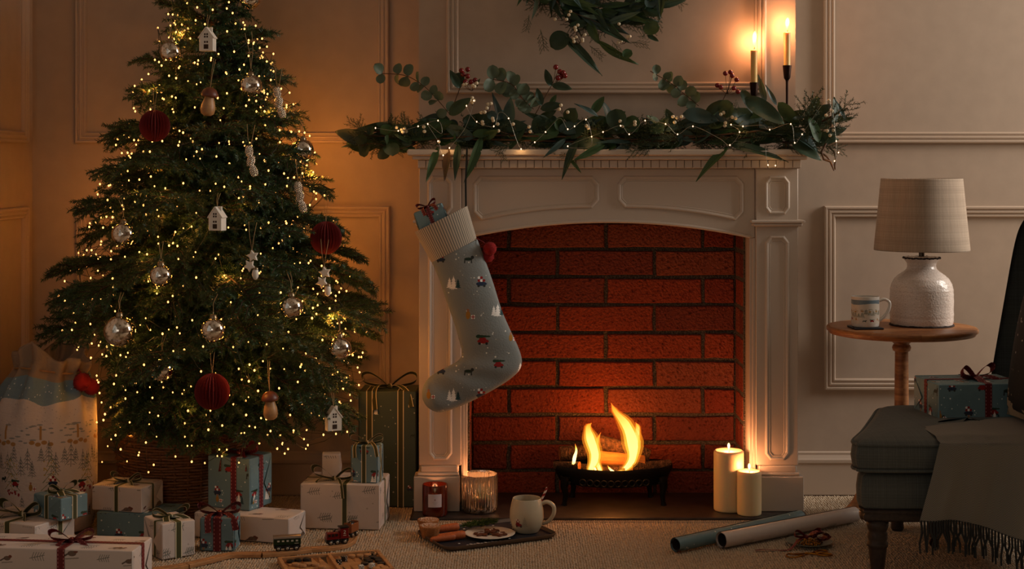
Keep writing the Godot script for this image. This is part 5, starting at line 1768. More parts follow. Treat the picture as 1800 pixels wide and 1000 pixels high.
# ---------------------------------------------------------------- stocking
func pompom(parent: Node, at: Vector3, r: float) -> void:
	var mb := MB.new()
	mb.ball(Vector3(), Vector3.ONE * r * 0.86, 16, 10)
	for i in 420:
		var d := Vector3(rnd(-1, 1), rnd(-1, 1), rnd(-1, 1))
		if d.length() > 1.0 or d.length() < 0.1: continue
		d = d.normalized()
		var q := d.cross(Vector3(rnd(-1, 1), rnd(-1, 1), rnd(-1, 1))).normalized() * r * 0.06
		mb.tri(d * r * 0.7 - q, d * r * 0.7 + q, d * r * rnd(0.95, 1.06), d, d, d)
	if not M.has("wool_red"): M.wool_red = mat(Color(0.50, 0.025, 0.025), 0.95)
	mi("pompom", mb.mesh(), M.wool_red, parent, T(at))

func build_stocking() -> void:
	var z := 0.088
	var s := S(z)
	var q := func(x, y): return W(x / 2.0846 + 700.0, y / 2.0833 + 260.0, z)
	var t := thing("stocking", "large grey-blue printed Christmas stocking with a striped cuff hanging from the mantel", "stocking")
	var sec := [[122, 415, 290, 335], [150, 480, 322, 420], [180, 570, 350, 500], [208, 650, 378, 590], [226, 715, 410, 665], [233, 748, 438, 725], [228, 768, 453, 775], [212, 784, 445, 812], [190, 796, 413, 844], [165, 808, 365, 876], [140, 822, 300, 912], [114, 840, 230, 945], [97, 862, 180, 963], [88, 888, 142, 967], [88, 915, 112, 953], [94, 930, 98, 938]]
	# finer sections by interpolation
	var A := []
	var B := []
	for e in sec:
		A.append(q.call(e[0], e[1]))
		B.append(q.call(e[2], e[3]))
	A = smooth(A, 44)
	B = smooth(B, 44)
	var rows := []
	var uvs := []
	var seg := 28
	for i in A.size():
		var c: Vector3 = (A[i] + B[i]) * 0.5
		var h: Vector3 = (B[i] - A[i]) * 0.5
		var th := minf(0.030, h.length() * 0.62)
		var row := PackedVector3Array()
		var uv := []
		for k in seg + 1:
			var a := TAU * k / seg
			var sn := signf(sin(a)) * pow(absf(sin(a)), 0.8)
			var p := c + h * cos(a) + Vector3(0, 0, sn * th)
			p.z += 0.0025 * sin(c.y * 60.0 + c.x * 40.0) * sn
			row.append(p)
			uv.append(Vector2(p.x, -p.y))
		rows.append(row)
		uvs.append(uv)
	var mb := MB.new()
	mb.grid(rows, false, false, 1, 1, uvs)
	M.stocking = tex_mat(paper(Color(0.50, 0.525, 0.52), Color(0.86, 0.86, 0.82), 66, [2, 0, 3, 1, 4], 16, 38, 1.8), 0.95, 1.0 / 0.36)
	M.stocking.normal_enabled = true
	M.stocking.normal_texture = noise_tex(0.2, [], 256, 61, 3, 3.0)
	M.stocking.normal_scale = 0.15
	mi("foot_and_leg", mb.mesh(), M.stocking, t)
	# cuff: ribbed ticking, open at the top
	var tl: Vector3 = q.call(60, 308)
	var tr: Vector3 = q.call(253, 212)
	var bl: Vector3 = q.call(118, 418)
	var br: Vector3 = q.call(290, 330)
	rows = []
	uvs = []
	for e in [[1.02, 0.97, 0.0], [0.0, 1.0, 0.0], [0.0, 1.0, 0.0], [0.03, 0.95, 0.0], [0.5, 0.9, 0.0]]:
		var f: float = e[0]
		var a: Vector3 = bl.lerp(tl, 1.0 - f) if f <= 1.0 else bl + (bl - tl) * 0.02
		var b: Vector3 = br.lerp(tr, 1.0 - f) if f <= 1.0 else br + (br - tr) * 0.02
		var c := (a + b) * 0.5
		var h: Vector3 = (b - a) * 0.5 * e[1]
		var row := PackedVector3Array()
		var uv := []
		for k in 41:
			var an := TAU * k / 40
			row.append(c + h * cos(an) + Vector3(0, 0, sin(an) * 0.036 * e[1]))
			uv.append(Vector2(k / 40.0 * 66.0, f))
		rows.append(row)
		uvs.append(uv)
	mb = MB.new()
	mb.grid(rows, false, true, 1, 1, uvs)
	var im := Image.create(16, 4, false, Image.FORMAT_RGB8)
	im.fill(Color(0.74, 0.68, 0.60))
	im.fill_rect(Rect2i(0, 0, 6, 4), Color(0.42, 0.41, 0.39))
	im.generate_mipmaps()
	mi("cuff", mb.mesh(), tex_mat(ImageTexture.create_from_image(im), 0.9, 1.0), t)
	# hanging loop and pompoms
	var top: Vector3 = W(820, 284, 0.066)
	M.dark_tape = mat(Color(0.06, 0.08, 0.07), 0.8)
	mi("hanging_loop", strip([tr + Vector3(-0.004, -0.02, 0.0), tr.lerp(top, 0.5) + Vector3(-0.004, 0, 0), top, W(821, 258, 0.062), W(823, 258, 0.05)], [Vector3(1, 0, 0)], 0.006), M.dark_tape, t)
	var pa: Vector3 = q.call(334, 372)
	mi("cord", tube_mesh([br + Vector3(-0.004, 0, 0.01), br.lerp(pa, 0.5) + Vector3(0.002, 0.006, 0.02), pa], 0.0016, 5), M.wool_red if M.has("wool_red") else M.honey, t)
	pompom(t, q.call(336, 368) + Vector3(0, 0, 0.012), 29 / 2.09 * s)
	pompom(t, q.call(330, 398) + Vector3(0, 0, -0.006), 25 / 2.09 * s)
	# the parcel peeping out of it
	var p := present("small blue present with a red bow peeping out of the stocking", q.call(142, 250) + Vector3(0.012, -0.085, 0.0), Vector3(0.098, 0.12, 0.034), 0.0, M.paper_blue, M.red_ribbon, [["z", 0.0]], 0.026, 0.010, "presents away from the tree")
	p.rotation = Vector3(0, 0, 0.36)

# ---------------------------------------------------------------- sack, basket
func build_sack_and_basket() -> void:
	var im := Image.create(1024, 512, false, Image.FORMAT_RGB8)
	im.fill(Color(0.80, 0.76, 0.74))
	var r2 := RandomNumberGenerator.new()
	r2.seed = 77
	im.fill_rect(Rect2i(0, 0, 1024, 70), Color(0.58, 0.50, 0.42))
	for x in 1024:
		var y1 := 128 + int(9.0 * sin(x * 0.025) + 5.0 * sin(x * 0.061))
		im.fill_rect(Rect2i(x, 70, 1, y1 - 70), Color(0.47, 0.56, 0.60))
	for k in 90: dot(im, r2.randf() * 1024, r2.randf_range(72, 124), 1.6, 1.6, Color(0.9, 0.9, 0.9))
	for k in 120: dot(im, r2.randf() * 1024, r2.randf_range(135, 190), 1.4, 1.4, Color(0.62, 0.60, 0.60))
	var grey := Color(0.42, 0.43, 0.42)
	for k in 130:
		var x := r2.randf() * 1024
		var y := r2.randf_range(190, 245)
		dot(im, x, y, r2.randf_range(4, 11), 2.2, Color(0.55, 0.56, 0.56))
	for k in 9:
		var x := 40.0 + k * 118.0
		for j in 4: dot(im, x + j * 19, 240 + (j % 2) * 5, 9, 6, Color(0.66, 0.50, 0.30))
		im.fill_rect(Rect2i(posmod(int(x) + 24, 1000), 195, 7, 38), Color(0.66, 0.50, 0.30))
	for k in 46: fir(im, k * 22.5 + r2.randf_range(-6, 6), r2.randf_range(290, 335), r2.randf_range(36, 66), grey, false)
	for k in 8:
		var x := 60.0 + k * 128.0
		fir(im, x, 375, 105, Color(0.38, 0.43, 0.30), false)
		for j in 26: dot(im, x + r2.randf_range(-24, 24), r2.randf_range(290, 372), 1.8, 1.8, Color(0.70, 0.58, 0.25))
		for j in 12: dot(im, x + r2.randf_range(-26, 26), r2.randf_range(374, 390), 3.2, 3.0, Color(0.55, 0.12, 0.14))
	for k in 18: motif(im, [0, 3, 4, 2][k % 4], k * 57.0 + r2.randf_range(-10, 10), r2.randf_range(345, 440), r2.randf_range(0.9, 1.2))
	for k in 26: fir(im, k * 40.0, r2.randf_range(430, 500), r2.randf_range(30, 50), grey, false)
	im.generate_mipmaps()
	var m := tex_mat(ImageTexture.create_from_image(im), 0.95, 1.0)
	m.normal_enabled = true
	m.normal_texture = noise_tex(0.25, [], 256, 62, 3, 3.0)
	m.normal_scale = 0.15
	var t := thing("gift_sack", "tall white printed fabric gift sack with a gathered linen top at far left", "sack", Vector3(-1.475, 0, 0.185))
	var rows := []
	var uvs := []
	var prof := [[0.0, 0.0], [0.8, 0.0], [0.95, 0.012], [1.0, 0.05], [1.02, 0.14], [1.05, 0.24], [1.04, 0.33], [0.98, 0.40], [0.86, 0.45], [0.73, 0.485], [0.66, 0.505], [0.65, 0.515], [0.68, 0.53], [0.72, 0.55], [0.70, 0.562], [0.66, 0.555], [0.60, 0.52], [0.3, 0.50], [0.0, 0.50]]
	for i in prof.size():
		var R: float = prof[i][0]
		var y: float = prof[i][1]
		var row := PackedVector3Array()
		var uv := []
		var gather := smoothstep(0.30, 0.50, y)
		for k in 97:
			var a := TAU * k / 96
			var w := R * (1.0 + gather * 0.125 * sin(a * 11.0 + 0.6 * sin(a * 3.0)) + 0.022 * sin(a * 4.0 + y * 14.0) * smoothstep(0.0, 0.1, y))
			var p := Vector3(-sin(a) * 0.155 * w, y, -cos(a) * 0.135 * w)
			if y > 0.44: p.y += (0.030 * sin(a * 2.0 + 2.6) + 0.014 * sin(a * 5.0)) * smoothstep(0.44, 0.55, y)
			p.x += 0.022 * smoothstep(0.40, 0.56, y)
			row.append(p)
			uv.append(Vector2(k / 96.0, 1.0 - clampf(y / 0.56, 0, 1) if i < 15 else 0.03))
		rows.append(row)
		uvs.append(uv)
	var mb := MB.new()
	mb.grid(rows, false, true, 1, 1, uvs)
	mi("bag", mb.mesh(), m, t)
	var ring := []
	for k in 49:
		var a := TAU * k / 48
		ring.append(Vector3(-sin(a) * 0.108 + 0.014, 0.508 + 0.010 * sin(a * 2.0 + 2.6), -cos(a) * 0.094))
	mi("drawstring", tube_mesh(ring, 0.0032, 6), M.shroom_stem, t)
	if not M.has("wool_red"): M.wool_red = mat(Color(0.50, 0.025, 0.025), 0.95)
	mi("cord", tube_mesh([Vector3(0.115, 0.505, 0.05), Vector3(0.13, 0.515, 0.085), Vector3(0.15, 0.49, 0.10)], 0.002, 5), M.wool_red, t)
	pompom(t, Vector3(0.145, 0.478, 0.10), 0.033)
	pompom(t, Vector3(0.168, 0.462, 0.085), 0.030)
	# wicker basket round the foot of the tree
	var c := Vector3(-1.10, 0, -0.068)
	t = thing("basket", "round brown wicker basket holding the foot of the Christmas tree", "basket", c)
	M.wicker = tri(mat(Color(0.56, 0.37, 0.22), 0.6), 14.0)
	M.wicker.albedo_texture = noise_tex(0.05, [Color(0.55, 0.5, 0.45), Color(1, 1, 1)], 128, 63)
	var H := 0.27
	var rb := 0.182
	var rt := 0.222
	var n := 30
	for k in n:
		var a := TAU * k / n
		var d := Vector3(cos(a), 0, sin(a))
		mi("stake", tube_mesh([d * rb, d * (rb + rt) * 0.5 + Vector3(0, H * 0.5, 0), d * rt + Vector3(0, H, 0)], 0.0035, 5), M.wicker, t)
	for j in 27:
		var y := 0.008 + j * 0.0096
		var R := lerpf(rb, rt, y / H)
		var path := []
		for k in n * 4 + 1:
			var a := TAU * k / (n * 4)
			path.append(Vector3(cos(a), 0, sin(a)) * (R + 0.0042 * cos(a * n * 0.5 + PI * (j % 2))) + Vector3(0, y + 0.0008 * sin(a * 7.0 + j), 0))
		mb = MB.new()
		mb.tube(path, 0.0046, 6, false)
		mi("weaver", mb.mesh(), M.wicker, t)
	for k in 2:
		var path := []
		for i in 161:
			var a := TAU * i / 160
			path.append(Vector3(cos(a), 0, sin(a)) * (rt + 0.004 * cos(a * 20.0 + PI * k)) + Vector3(0, H + 0.004 + 0.005 * sin(a * 20.0 + PI * k), 0))
		mb = MB.new()
		mb.tube(path, 0.0065, 7, false)
		mi("rim", mb.mesh(), M.wicker, t)
	mi("base", lathe_mesh([Vector2(0, 0.0), Vector2(rb, 0.0), Vector2(rb, 0.012), Vector2(0, 0.012)], 30), M.wicker, t)

# ---------------------------------------------------------------- things on the floor
func build_floor_things() -> void:
	tray_things()
	rolls_and_dish()
	train_things()
	board_things()

func rounded(w: float, d: float, r: float, n := 6) -> Array:
	var out := []
	for c in [[1, 1, 0.0], [-1, 1, PI / 2], [-1, -1, PI], [1, -1, -PI / 2]]:
		for k in n + 1:
			var a: float = c[2] + PI / 2 * k / n
			out.append(Vector2(c[0] * (w * 0.5 - r) + cos(a) * r, c[1] * (d * 0.5 - r) + sin(a) * r))
	return out

# a dish from an outline: list of [scale, height]; the outline lies in the xz plane
func stacked(outline: Array, prof: Array, xf := Transform3D()) -> ArrayMesh:
	var rows := []
	for q in prof:
		var row := PackedVector3Array()
		for p in outline:
			var o: Vector2 = p * q[0] if q.size() == 2 else p + p.normalized() * q[2]
			row.append(xf * Vector3(o.x, q[1], o.y))
		rows.append(row)
	var mb := MB.new()
	mb.grid(rows, true, true)
	return mb.mesh()

func tray_things() -> void:
	var th := 0.47
	var ctr := Vector3(-0.079, 0, 0.284)
	var t := thing("tray", "dark navy rounded tray with a pale printed pattern lying on the carpet", "tray", ctr, th)
	var out := rounded(0.385, 0.245, 0.035)
	M.tray = mat(Color(0.05, 0.08, 0.135), 0.6)
	M.tray_rim = mat(Color(0.34, 0.27, 0.21), 0.5)
	mi("rim", stacked(out, [[0.0, 0.0], [0.94, 0.0], [0.985, 0.006], [1.0, 0.014], [0.99, 0.015], [0.972, 0.0065], [0.95, 0.005]]), M.tray_rim, t)
	mi("base", stacked(out, [[0.965, 0.0058], [0.96, 0.0058], [0.93, 0.0050], [0.5, 0.0050], [0.0, 0.0050]]), M.tray, t)
	M.tray_print = mat(Color(0.85, 0.83, 0.80), 0.5)
	for k in 30:   # printed dashes and snow dots
		var a := Vector3(rnd(-0.17, 0.17), 0.0053, rnd(-0.10, 0.10))
		mi("print", lathe_mesh([Vector2(0.0040, 0.0), Vector2(0.0036, 0.0004), Vector2(0, 0.0004)], 8), M.tray_print, t, T(a))
	for k in 9:
		var a := Vector3(-0.10 + k * 0.012, 0.0053, 0.095 - (k % 2) * 0.006)
		mi("print", box_mesh(Vector3(0.006, 0.0006, 0.026), 0.0001), M.tray_print, t, T(a, yaw(0.5)))
	var y := 0.005
	# mince pies
	M.pastry = tri(mat(Color(0.72, 0.50, 0.28), 0.85), 20.0)
	M.pastry.albedo_texture = noise_tex(0.06, [Color(0.7, 0.6, 0.5), Color(1, 1, 1)], 128, 71)
	M.sugar = mat(Color(0.86, 0.80, 0.74), 0.9)
	for q in [[-0.252, 0.318, "mince pie dusted with sugar at the front left of the tray"], [-0.262, 0.242, "second mince pie dusted with sugar standing behind the first"]]:
		var p := thing("mince_pie", q[2], "pie", Vector3(q[0], y, q[1]), rnd(0, 3), "mince pies on the tray")
		var rows := []
		for e in [[0.0, 0.0], [0.022, 0.0], [0.024, 0.002], [0.0315, 0.030], [0.0335, 0.034], [0.033, 0.038], [0.030, 0.038], [0.027, 0.036], [0.015, 0.039], [0.0, 0.040]]:
			var row := PackedVector3Array()
			for k in 48:
				var a := TAU * k / 48
				var rr: float = e[0] * (1.0 + (0.03 * cos(a * 16.0) if e[1] > 0.001 and e[1] < 0.0385 and e[0] > 0.02 else 0.0))
				row.append(Vector3(rr * cos(a), e[1], -rr * sin(a)))
			rows.append(row)
		var mb := MB.new()
		mb.grid(rows, true)
		mi("crust", mb.mesh(), M.pastry, p)
		mb = MB.new()
		for k in 260:
			var a := rnd(0, TAU)
			var rr := 0.031 * sqrt(rng.randf())
			mb.ball(Vector3(cos(a) * rr, 0.0392 + (0.0008 if rr < 0.02 else -0.0012), sin(a) * rr), Vector3.ONE * rnd(0.0005, 0.0011), 5, 3)
		tag(mi("sugar", mb.mesh(), M.sugar, p), "", "", "", "stuff")
	# carrots with their greens
	M.carrot = tri(mat(Color(0.78, 0.42, 0.20), 0.6), 30.0)
	M.carrot.albedo_texture = noise_tex(0.04, [Color(0.8, 0.7, 0.65), Color(1, 1, 1)], 128, 72)
	M.greens = mat(Color(0.16, 0.26, 0.05), 0.6)
	M.greens.backlight_enabled = true
	M.greens.backlight = Color(0.2, 0.3, 0.1)
	for q in [[[763, 940], [806, 921], 0.0135, 0.30, 0.022, "upper carrot with leafy greens lying behind the lower one on the tray"], [[770, 950], [817, 937], 0.0135, 0.365, 0.014, "lower front carrot without visible leaves along the front edge of the tray"], [[757, 951], [800, 945], 0.011, 0.385, 0.012, "smallest carrot showing only its tip beneath the other two"]]:
		var a := W(q[0][0], q[0][1], q[3])
		var b := W(q[1][0], q[1][1], q[3] - 0.03)
		a.y = q[4] + y - 0.002; b.y = q[4] + y
		var p := thing("carrot", q[5], "carrot", a, 0.0, "carrots on the tray")
		var d := b - a
		var path := []
		var rad := []
		for k in 13:
			var f := k / 12.0
			path.append(d * f)
			rad.append(q[2] * (0.72 + 0.40 * f - 0.16 * f * f) * (1.0 + 0.035 * sin(k * 2.3)) if k > 0 and k < 12 else q[2] * (0.45 if k == 0 else 0.7))
		mi("root", tube_mesh(path, rad, 14), M.carrot, p)
		if q[4] < 0.02: continue
		var mb := MB.new()
		for k in 20:
			var l := rnd(0.08, 0.15)
			var e := (Vector3(0.93, 0, -0.36) + Vector3(rnd(-0.1, 0.2), rnd(-0.06, 0.12), rnd(-0.28, 0.22))).normalized()
			var st := [d, d + e * l * 0.4 + Vector3(0, 0.004, 0), d + e * l]
			st[2].y = maxf(st[2].y, 0.004)
			mb.tube(st, [0.0018, 0.0014, 0.0008], 5, false)
			for j in 26:
				var f := rnd(0.25, 1.0)
				var c: Vector3 = st[0].lerp(st[2], f)
				var o := Vector3(rnd(-1, 1), rnd(-0.3, 0.9), rnd(-1, 1)).normalized()
				var w := o.cross(e).normalized() * 0.0022
				mb.quad(c, c + o * 0.008 + w, c + o * 0.018, c + o * 0.008 - w, Vector3(0, 1, 0.3).normalized())
		mi("greens", mb.mesh(), M.greens, p)
	# plate of biscuits
	var pc := Vector3(-0.068, y, 0.300)
	var p := thing("plate", "small white plate of biscuits on the navy tray", "plate", pc)
	mi("dish", lathe_mesh([Vector2(0, 0), Vector2(0.045, 0), Vector2(0.050, 0.002), Vector2(0.077, 0.0095), Vector2(0.078, 0.011), Vector2(0.076, 0.0115), Vector2(0.050, 0.005), Vector2(0, 0.004)], 48), M.ceramic, p)
	M.biscuit = mat(Color(0.36, 0.18, 0.07), 0.8)
	for q in [[-0.026, 0.004, 0.0045, 0.4, "left gingerbread biscuit with white icing on the small plate"], [0.004, -0.012, 0.0105, 1.3, "top gingerbread biscuit with white icing in the middle of the plate"], [0.030, 0.006, 0.0045, 2.2, "right gingerbread biscuit lying flat on the small plate"]]:
		var bs := thing("biscuit", q[4], "biscuit", pc + Vector3(q[0], q[2], q[1]), q[3], "gingerbread biscuits on the plate")
		var poly := PackedVector2Array()
		for k in 24:
			var a := TAU * k / 24
			poly.append(Vector2(cos(a), sin(a)) * (0.021 + 0.0045 * cos(a * 5.0)))
		var mb := MB.new()
		mb.ext(poly, 0.0, 0.0065, 0.0015, Transform3D(Basis(Vector3(1, 0, 0), Vector3(0, 0, -1), Vector3(0, 1, 0)), Vector3()))
		mi("dough", mb.mesh(), M.biscuit, bs)
		mi("icing", tube_mesh([Vector3(-0.012, 0.0072, 0.002), Vector3(-0.003, 0.0074, -0.005), Vector3(0.004, 0.0074, 0.004), Vector3(0.012, 0.0072, -0.002)], 0.0011, 5), M.sugar, bs)
	M.cream_glaze = mat(Color(0.74, 0.70, 0.60), 0.3)
	# round mug with a striped straw
	var mc := Vector3(0.046, y, 0.245)
	var m := thing("mug", "round cream mug with a red car print standing on the tray", "mug", mc)
	mi("body", lathe_mesh([Vector2(0, 0), Vector2(0.032, 0), Vector2(0.037, 0.003), Vector2(0.047, 0.020), Vector2(0.0535, 0.044), Vector2(0.0525, 0.068), Vector2(0.0475, 0.092), Vector2(0.0440, 0.104), Vector2(0.0436, 0.106), Vector2(0.0415, 0.1055), Vector2(0.045, 0.090), Vector2(0.050, 0.06), Vector2(0.046, 0.022), Vector2(0, 0.006)], 48), M.cream_glaze, m)
	mi("handle", tube_mesh(smooth([Vector3(0.046, 0.088, 0), Vector3(0.064, 0.094, 0.004), Vector3(0.083, 0.082, 0.008), Vector3(0.084, 0.058, 0.008), Vector3(0.068, 0.034, 0.004), Vector3(0.049, 0.026, 0)], 24), 0.0062, 10, 1.25), M.cream_glaze, m)
	var lb := MB.new()
	var rows := []
	for j in 5:
		var row := PackedVector3Array()
		for k in 7:
			var a := lerpf(-0.98, 0.12, k / 6.0)
			var yy := 0.018 + j * 0.0135
			var rr := lerpf(0.0492, 0.0538, smoothstep(0.022, 0.046, yy)) + 0.0004
			row.append(Vector3(sin(a) * rr, yy, cos(a) * rr))
		rows.append(row)
	lb.grid(rows)
	var im := Image.create(128, 128, false, Image.FORMAT_RGBA8)
	im.fill(Color(0.74, 0.70, 0.60, 0.0))
	dot(im, 52, 96, 26, 12, Color(0.50, 0.08, 0.07)); dot(im, 46, 84, 15, 9, Color(0.50, 0.08, 0.07))
	dot(im, 36, 107, 7, 7, Color(0.15, 0.13, 0.13)); dot(im, 70, 107, 7, 7, Color(0.15, 0.13, 0.13))
	for k in 5: dot(im, 40 + (k % 3) * 10, 70 - int(k / 3.0) * 12, 5, 5, Color(0.85, 0.82, 0.78) if k % 2 else Color(0.55, 0.2, 0.2))
	fir(im, 98, 104, 70, Color(0.58, 0.57, 0.52), false)
	var pm := tex_mat(ImageTexture.create_from_image(im), 0.3, 1.0)
	pm.transparency = BaseMaterial3D.TRANSPARENCY_ALPHA
	mi("print", lb.mesh(), pm, m)
	var st := thing("straw", "red and white striped paper straw leaning in the round mug", "straw", mc + Vector3(0.006, 0.012, 0.0))
	im = Image.create(32, 32, false, Image.FORMAT_RGB8)
	for yy in 32:
		for xx in 32: im.set_pixel(xx, yy, Color(0.55, 0.05, 0.06) if (xx + yy) % 32 < 15 else Color(0.85, 0.80, 0.76))
	var sm := MB.new()
	sm.tube([Vector3(0, 0, 0), Vector3(0.058, 0.124, -0.010)], 0.0034, 10, false, 1.0, Vector3(0, 0, 1), 1.0, 7.0)
	mi("tube", sm.mesh(), tex_mat(ImageTexture.create_from_image(im), 0.7, 1.0), st)


func rolls_and_dish() -> void:
	for q in [[Vector3(0.485, 0.0225, 0.476), Vector3(0.925, 0.0225, 0.122), 0.022, M.paper_blue, "blue snow-print roll of wrapping paper nearer the hearth"], [Vector3(0.628, 0.0255, 0.430), Vector3(1.105, 0.0255, 0.098), 0.025, M.paper_firs, "white fir-print roll of wrapping paper in front of the blue one"]]:
		var d: Vector3 = q[1] - q[0]
		var t := thing("wrapping_roll", q[4], "wrapping paper", q[0], 0.0, "rolls of wrapping paper on the carpet")
		var bs := along(d, Vector3(0, 1, 0))
		var rows := []
		var uvs := []
		var L := d.length()
		for i in 2:
			var row := PackedVector3Array()
			var uv := []
			for k in 91:   # a spiral of two and a half turns, open at both ends
				var f := k / 90.0
				var a := 1.2 - TAU * 2.5 * f
				var rr: float = q[2] * (1.0 - 0.19 * f)
				row.append(Vector3(L * i, cos(a) * rr, sin(a) * rr))
				uv.append(Vector2(L * i, rr * a))
			rows.append(row)
			uvs.append(uv)
		var mb := MB.new()
		mb.grid(rows, false, false, 1, 1, uvs)
		mi("paper", mb.mesh(), q[3], t, Transform3D(bs, Vector3()))
		mb = MB.new()
		var r: float = q[2] * 0.80
		mb.lathe([Vector2(r, 0.004), Vector2(r, L - 0.004), Vector2(r - 0.0012, L - 0.004), Vector2(r - 0.0012, 0.004), Vector2(r, 0.004)], 28)
		mi("inner_tube", mb.mesh(), M.kraft, t, Transform3D(bs * Basis(Vector3(0, 0, 1), -PI / 2), Vector3()))
	# dish of beads with ribbon
	var dc := Vector3(0.900, 0, 0.385)
	var t := thing("dish", "shallow grey-green dish of gold beads on the carpet by the chair", "dish", dc)
	M.stone_glaze = mat(Color(0.42, 0.42, 0.36), 0.35)
	mi("bowl", lathe_mesh([Vector2(0, 0), Vector2(0.035, 0), Vector2(0.040, 0.002), Vector2(0.069, 0.011), Vector2(0.070, 0.0125), Vector2(0.068, 0.013), Vector2(0.040, 0.0055), Vector2(0, 0.004)], 44), M.stone_glaze, t)
	var mb := MB.new()
	for k in 70:
		var a := rnd(0, TAU)
		var rr := 0.040 * sqrt(rng.randf())
		mb.ball(Vector3(cos(a) * rr, 0.007 + rnd(0, 0.003), sin(a) * rr), Vector3.ONE * 0.0034, 8, 6)
	tag(mi("gold_beads", mb.mesh(), M.brass, t), "", "", "", "stuff")
	var rt := thing("ribbon_reel", "red stitched ribbon wound flat and looped over the dish of beads", "ribbon", dc + Vector3(0.0, 0.012, 0.0))
	var path := []
	var sides := []
	for k in 121:
		var a := TAU * 4.0 * k / 120
		var rr := 0.009 + 0.010 * k / 120.0
		path.append(Vector3(cos(a) * rr * 1.5, 0.017 + sin(a) * rr * 0.75, 0))
	for k in path.size(): path[k] += Vector3(0.032, 0, 0.004)
	mi("coil", strip(path, [Vector3(0.35, 0, 1).normalized()], 0.024), M.red_ribbon, rt)
	bow(rt, Vector3(-0.012, 0.014, 0.014), 0.35, 0.042, 0.015, M.red_ribbon, [])
	path = smooth([Vector3(-0.012, 0.016, 0.014), Vector3(-0.040, 0.010, 0.035), Vector3(-0.070, -0.0095, 0.062), Vector3(-0.115, -0.0095, 0.072), Vector3(-0.150, -0.0085, 0.070), Vector3(-0.175, -0.0095, 0.076)], 30)
	mi("tail", strip(path, [Vector3(0.45, 0.0, 0.9).normalized()], 0.011), M.red_ribbon, rt)
	# scissors
	var sc := thing("scissors", "gold scissors lying closed on the carpet in front of the dish", "scissors", Vector3(0.872, 0.003, 0.505), 0.12)
	for s in [-1.0, 1.0]:
		var ring := []
		for k in 25:
			var a := TAU * k / 24
			ring.append(Vector3(0.047 + cos(a) * 0.020, 0.0015, s * 0.017 + sin(a) * 0.0125 + s * 0.12 * cos(a) * 0.03))
		mi("handle", tube_mesh(ring, 0.0028, 8), M.brass, sc)
		mi("shank", tube_mesh([Vector3(0.028, 0.0015, s * 0.014), Vector3(0.010, 0.0015, s * 0.003), Vector3(-0.008, 0.0015 + s * 0.0008, -s * 0.002)], [0.0028, 0.003, 0.0034], 8), M.brass, sc)
		mb = MB.new()
		mb.ext(PackedVector2Array([Vector2(-0.004, -0.004), Vector2(-0.004, 0.004), Vector2(-0.05, 0.0015 - s * 0.001), Vector2(-0.058, -s * 0.001), Vector2(-0.05, -0.003)]), 0.0, 0.0016, 0.0004, Transform3D(Basis(Vector3(1, 0, 0), Vector3(0, 0, -1), Vector3(0, 1, 0)), Vector3(0, 0.001 + s * 0.0009, 0)))
		mi("blade", mb.mesh(), M.brass, sc)
	mi("screw", lathe_mesh([Vector2(0.0035, 0.0), Vector2(0.0035, 0.0045), Vector2(0.002, 0.0055), Vector2(0, 0.0055)], 12), M.brass, sc)
	# candle-ring of twine and metal beside the scissors
	var rg := thing("brass_ring", "small brass wire ring lying on the carpet left of the scissors", "ring", Vector3(0.832, 0.002, 0.522))
	var rp := []
	for k in 33: rp.append(Vector3(cos(TAU * k / 32) * 0.026, 0.001 + 0.002 * sin(TAU * k / 16), sin(TAU * k / 32) * 0.017))
	mi("wire", tube_mesh(rp, 0.0022, 6), M.brass, rg)

func track_piece(pts: Array, label: String) -> void:
	var P := []
	for p in pts:
		var d: float = F * 1.14 / (p[1] - 290.0)
		P.append(Vector3((p[0] - 900.0) * d / F, 0, CAM_Z - d))
	P = smooth(P, 24)
	var t := thing("track", label, "toy track", Vector3(), 0.0, "pieces of wooden toy railway")
	var w := 0.0165
	var cs := [[-w, 0.0], [-w, 0.0], [-w, 0.0095], [-w, 0.0095], [-w + 0.0015, 0.011], [-0.0115, 0.011], [-0.0115, 0.011], [-0.0115, 0.0085], [-0.0115, 0.0085], [-0.0075, 0.0085], [-0.0075, 0.0085], [-0.0075, 0.011], [-0.0075, 0.011], [0.0075, 0.011], [0.0075, 0.011], [0.0075, 0.0085], [0.0075, 0.0085], [0.0115, 0.0085], [0.0115, 0.0085], [0.0115, 0.011], [0.0115, 0.011], [w - 0.0015, 0.011], [w, 0.0095], [w, 0.0095], [w, 0.0], [w, 0.0]]
	var mb := MB.new()
	for j in cs.size() - 1:
		if cs[j] == cs[j + 1]: continue
		var rows := []
		for i in P.size():
			var d: Vector3 = (P[mini(i + 1, P.size() - 1)] - P[maxi(i - 1, 0)]).normalized()
			var sd := Vector3(-d.z, 0, d.x)
			rows.append(PackedVector3Array([P[i] + sd * cs[j][0] + Vector3(0, cs[j][1], 0), P[i] + sd * cs[j + 1][0] + Vector3(0, cs[j + 1][1], 0)]))
		mb.grid(rows, false, true)
	for i in [0, P.size() - 1]:
		var d: Vector3 = (P[1] - P[0] if i == 0 else P[i - 1] - P[i]).normalized()
		var sd := Vector3(-d.z, 0, d.x) * (1.0 if i == 0 else -1.0)
		mb.quad(P[i] - sd * w, P[i] + sd * w, P[i] + sd * w + Vector3(0, 0.010, 0), P[i] - sd * w + Vector3(0, 0.010, 0), -d)
	mi("rail_bed", mb.mesh(), M.wood_pale, t)

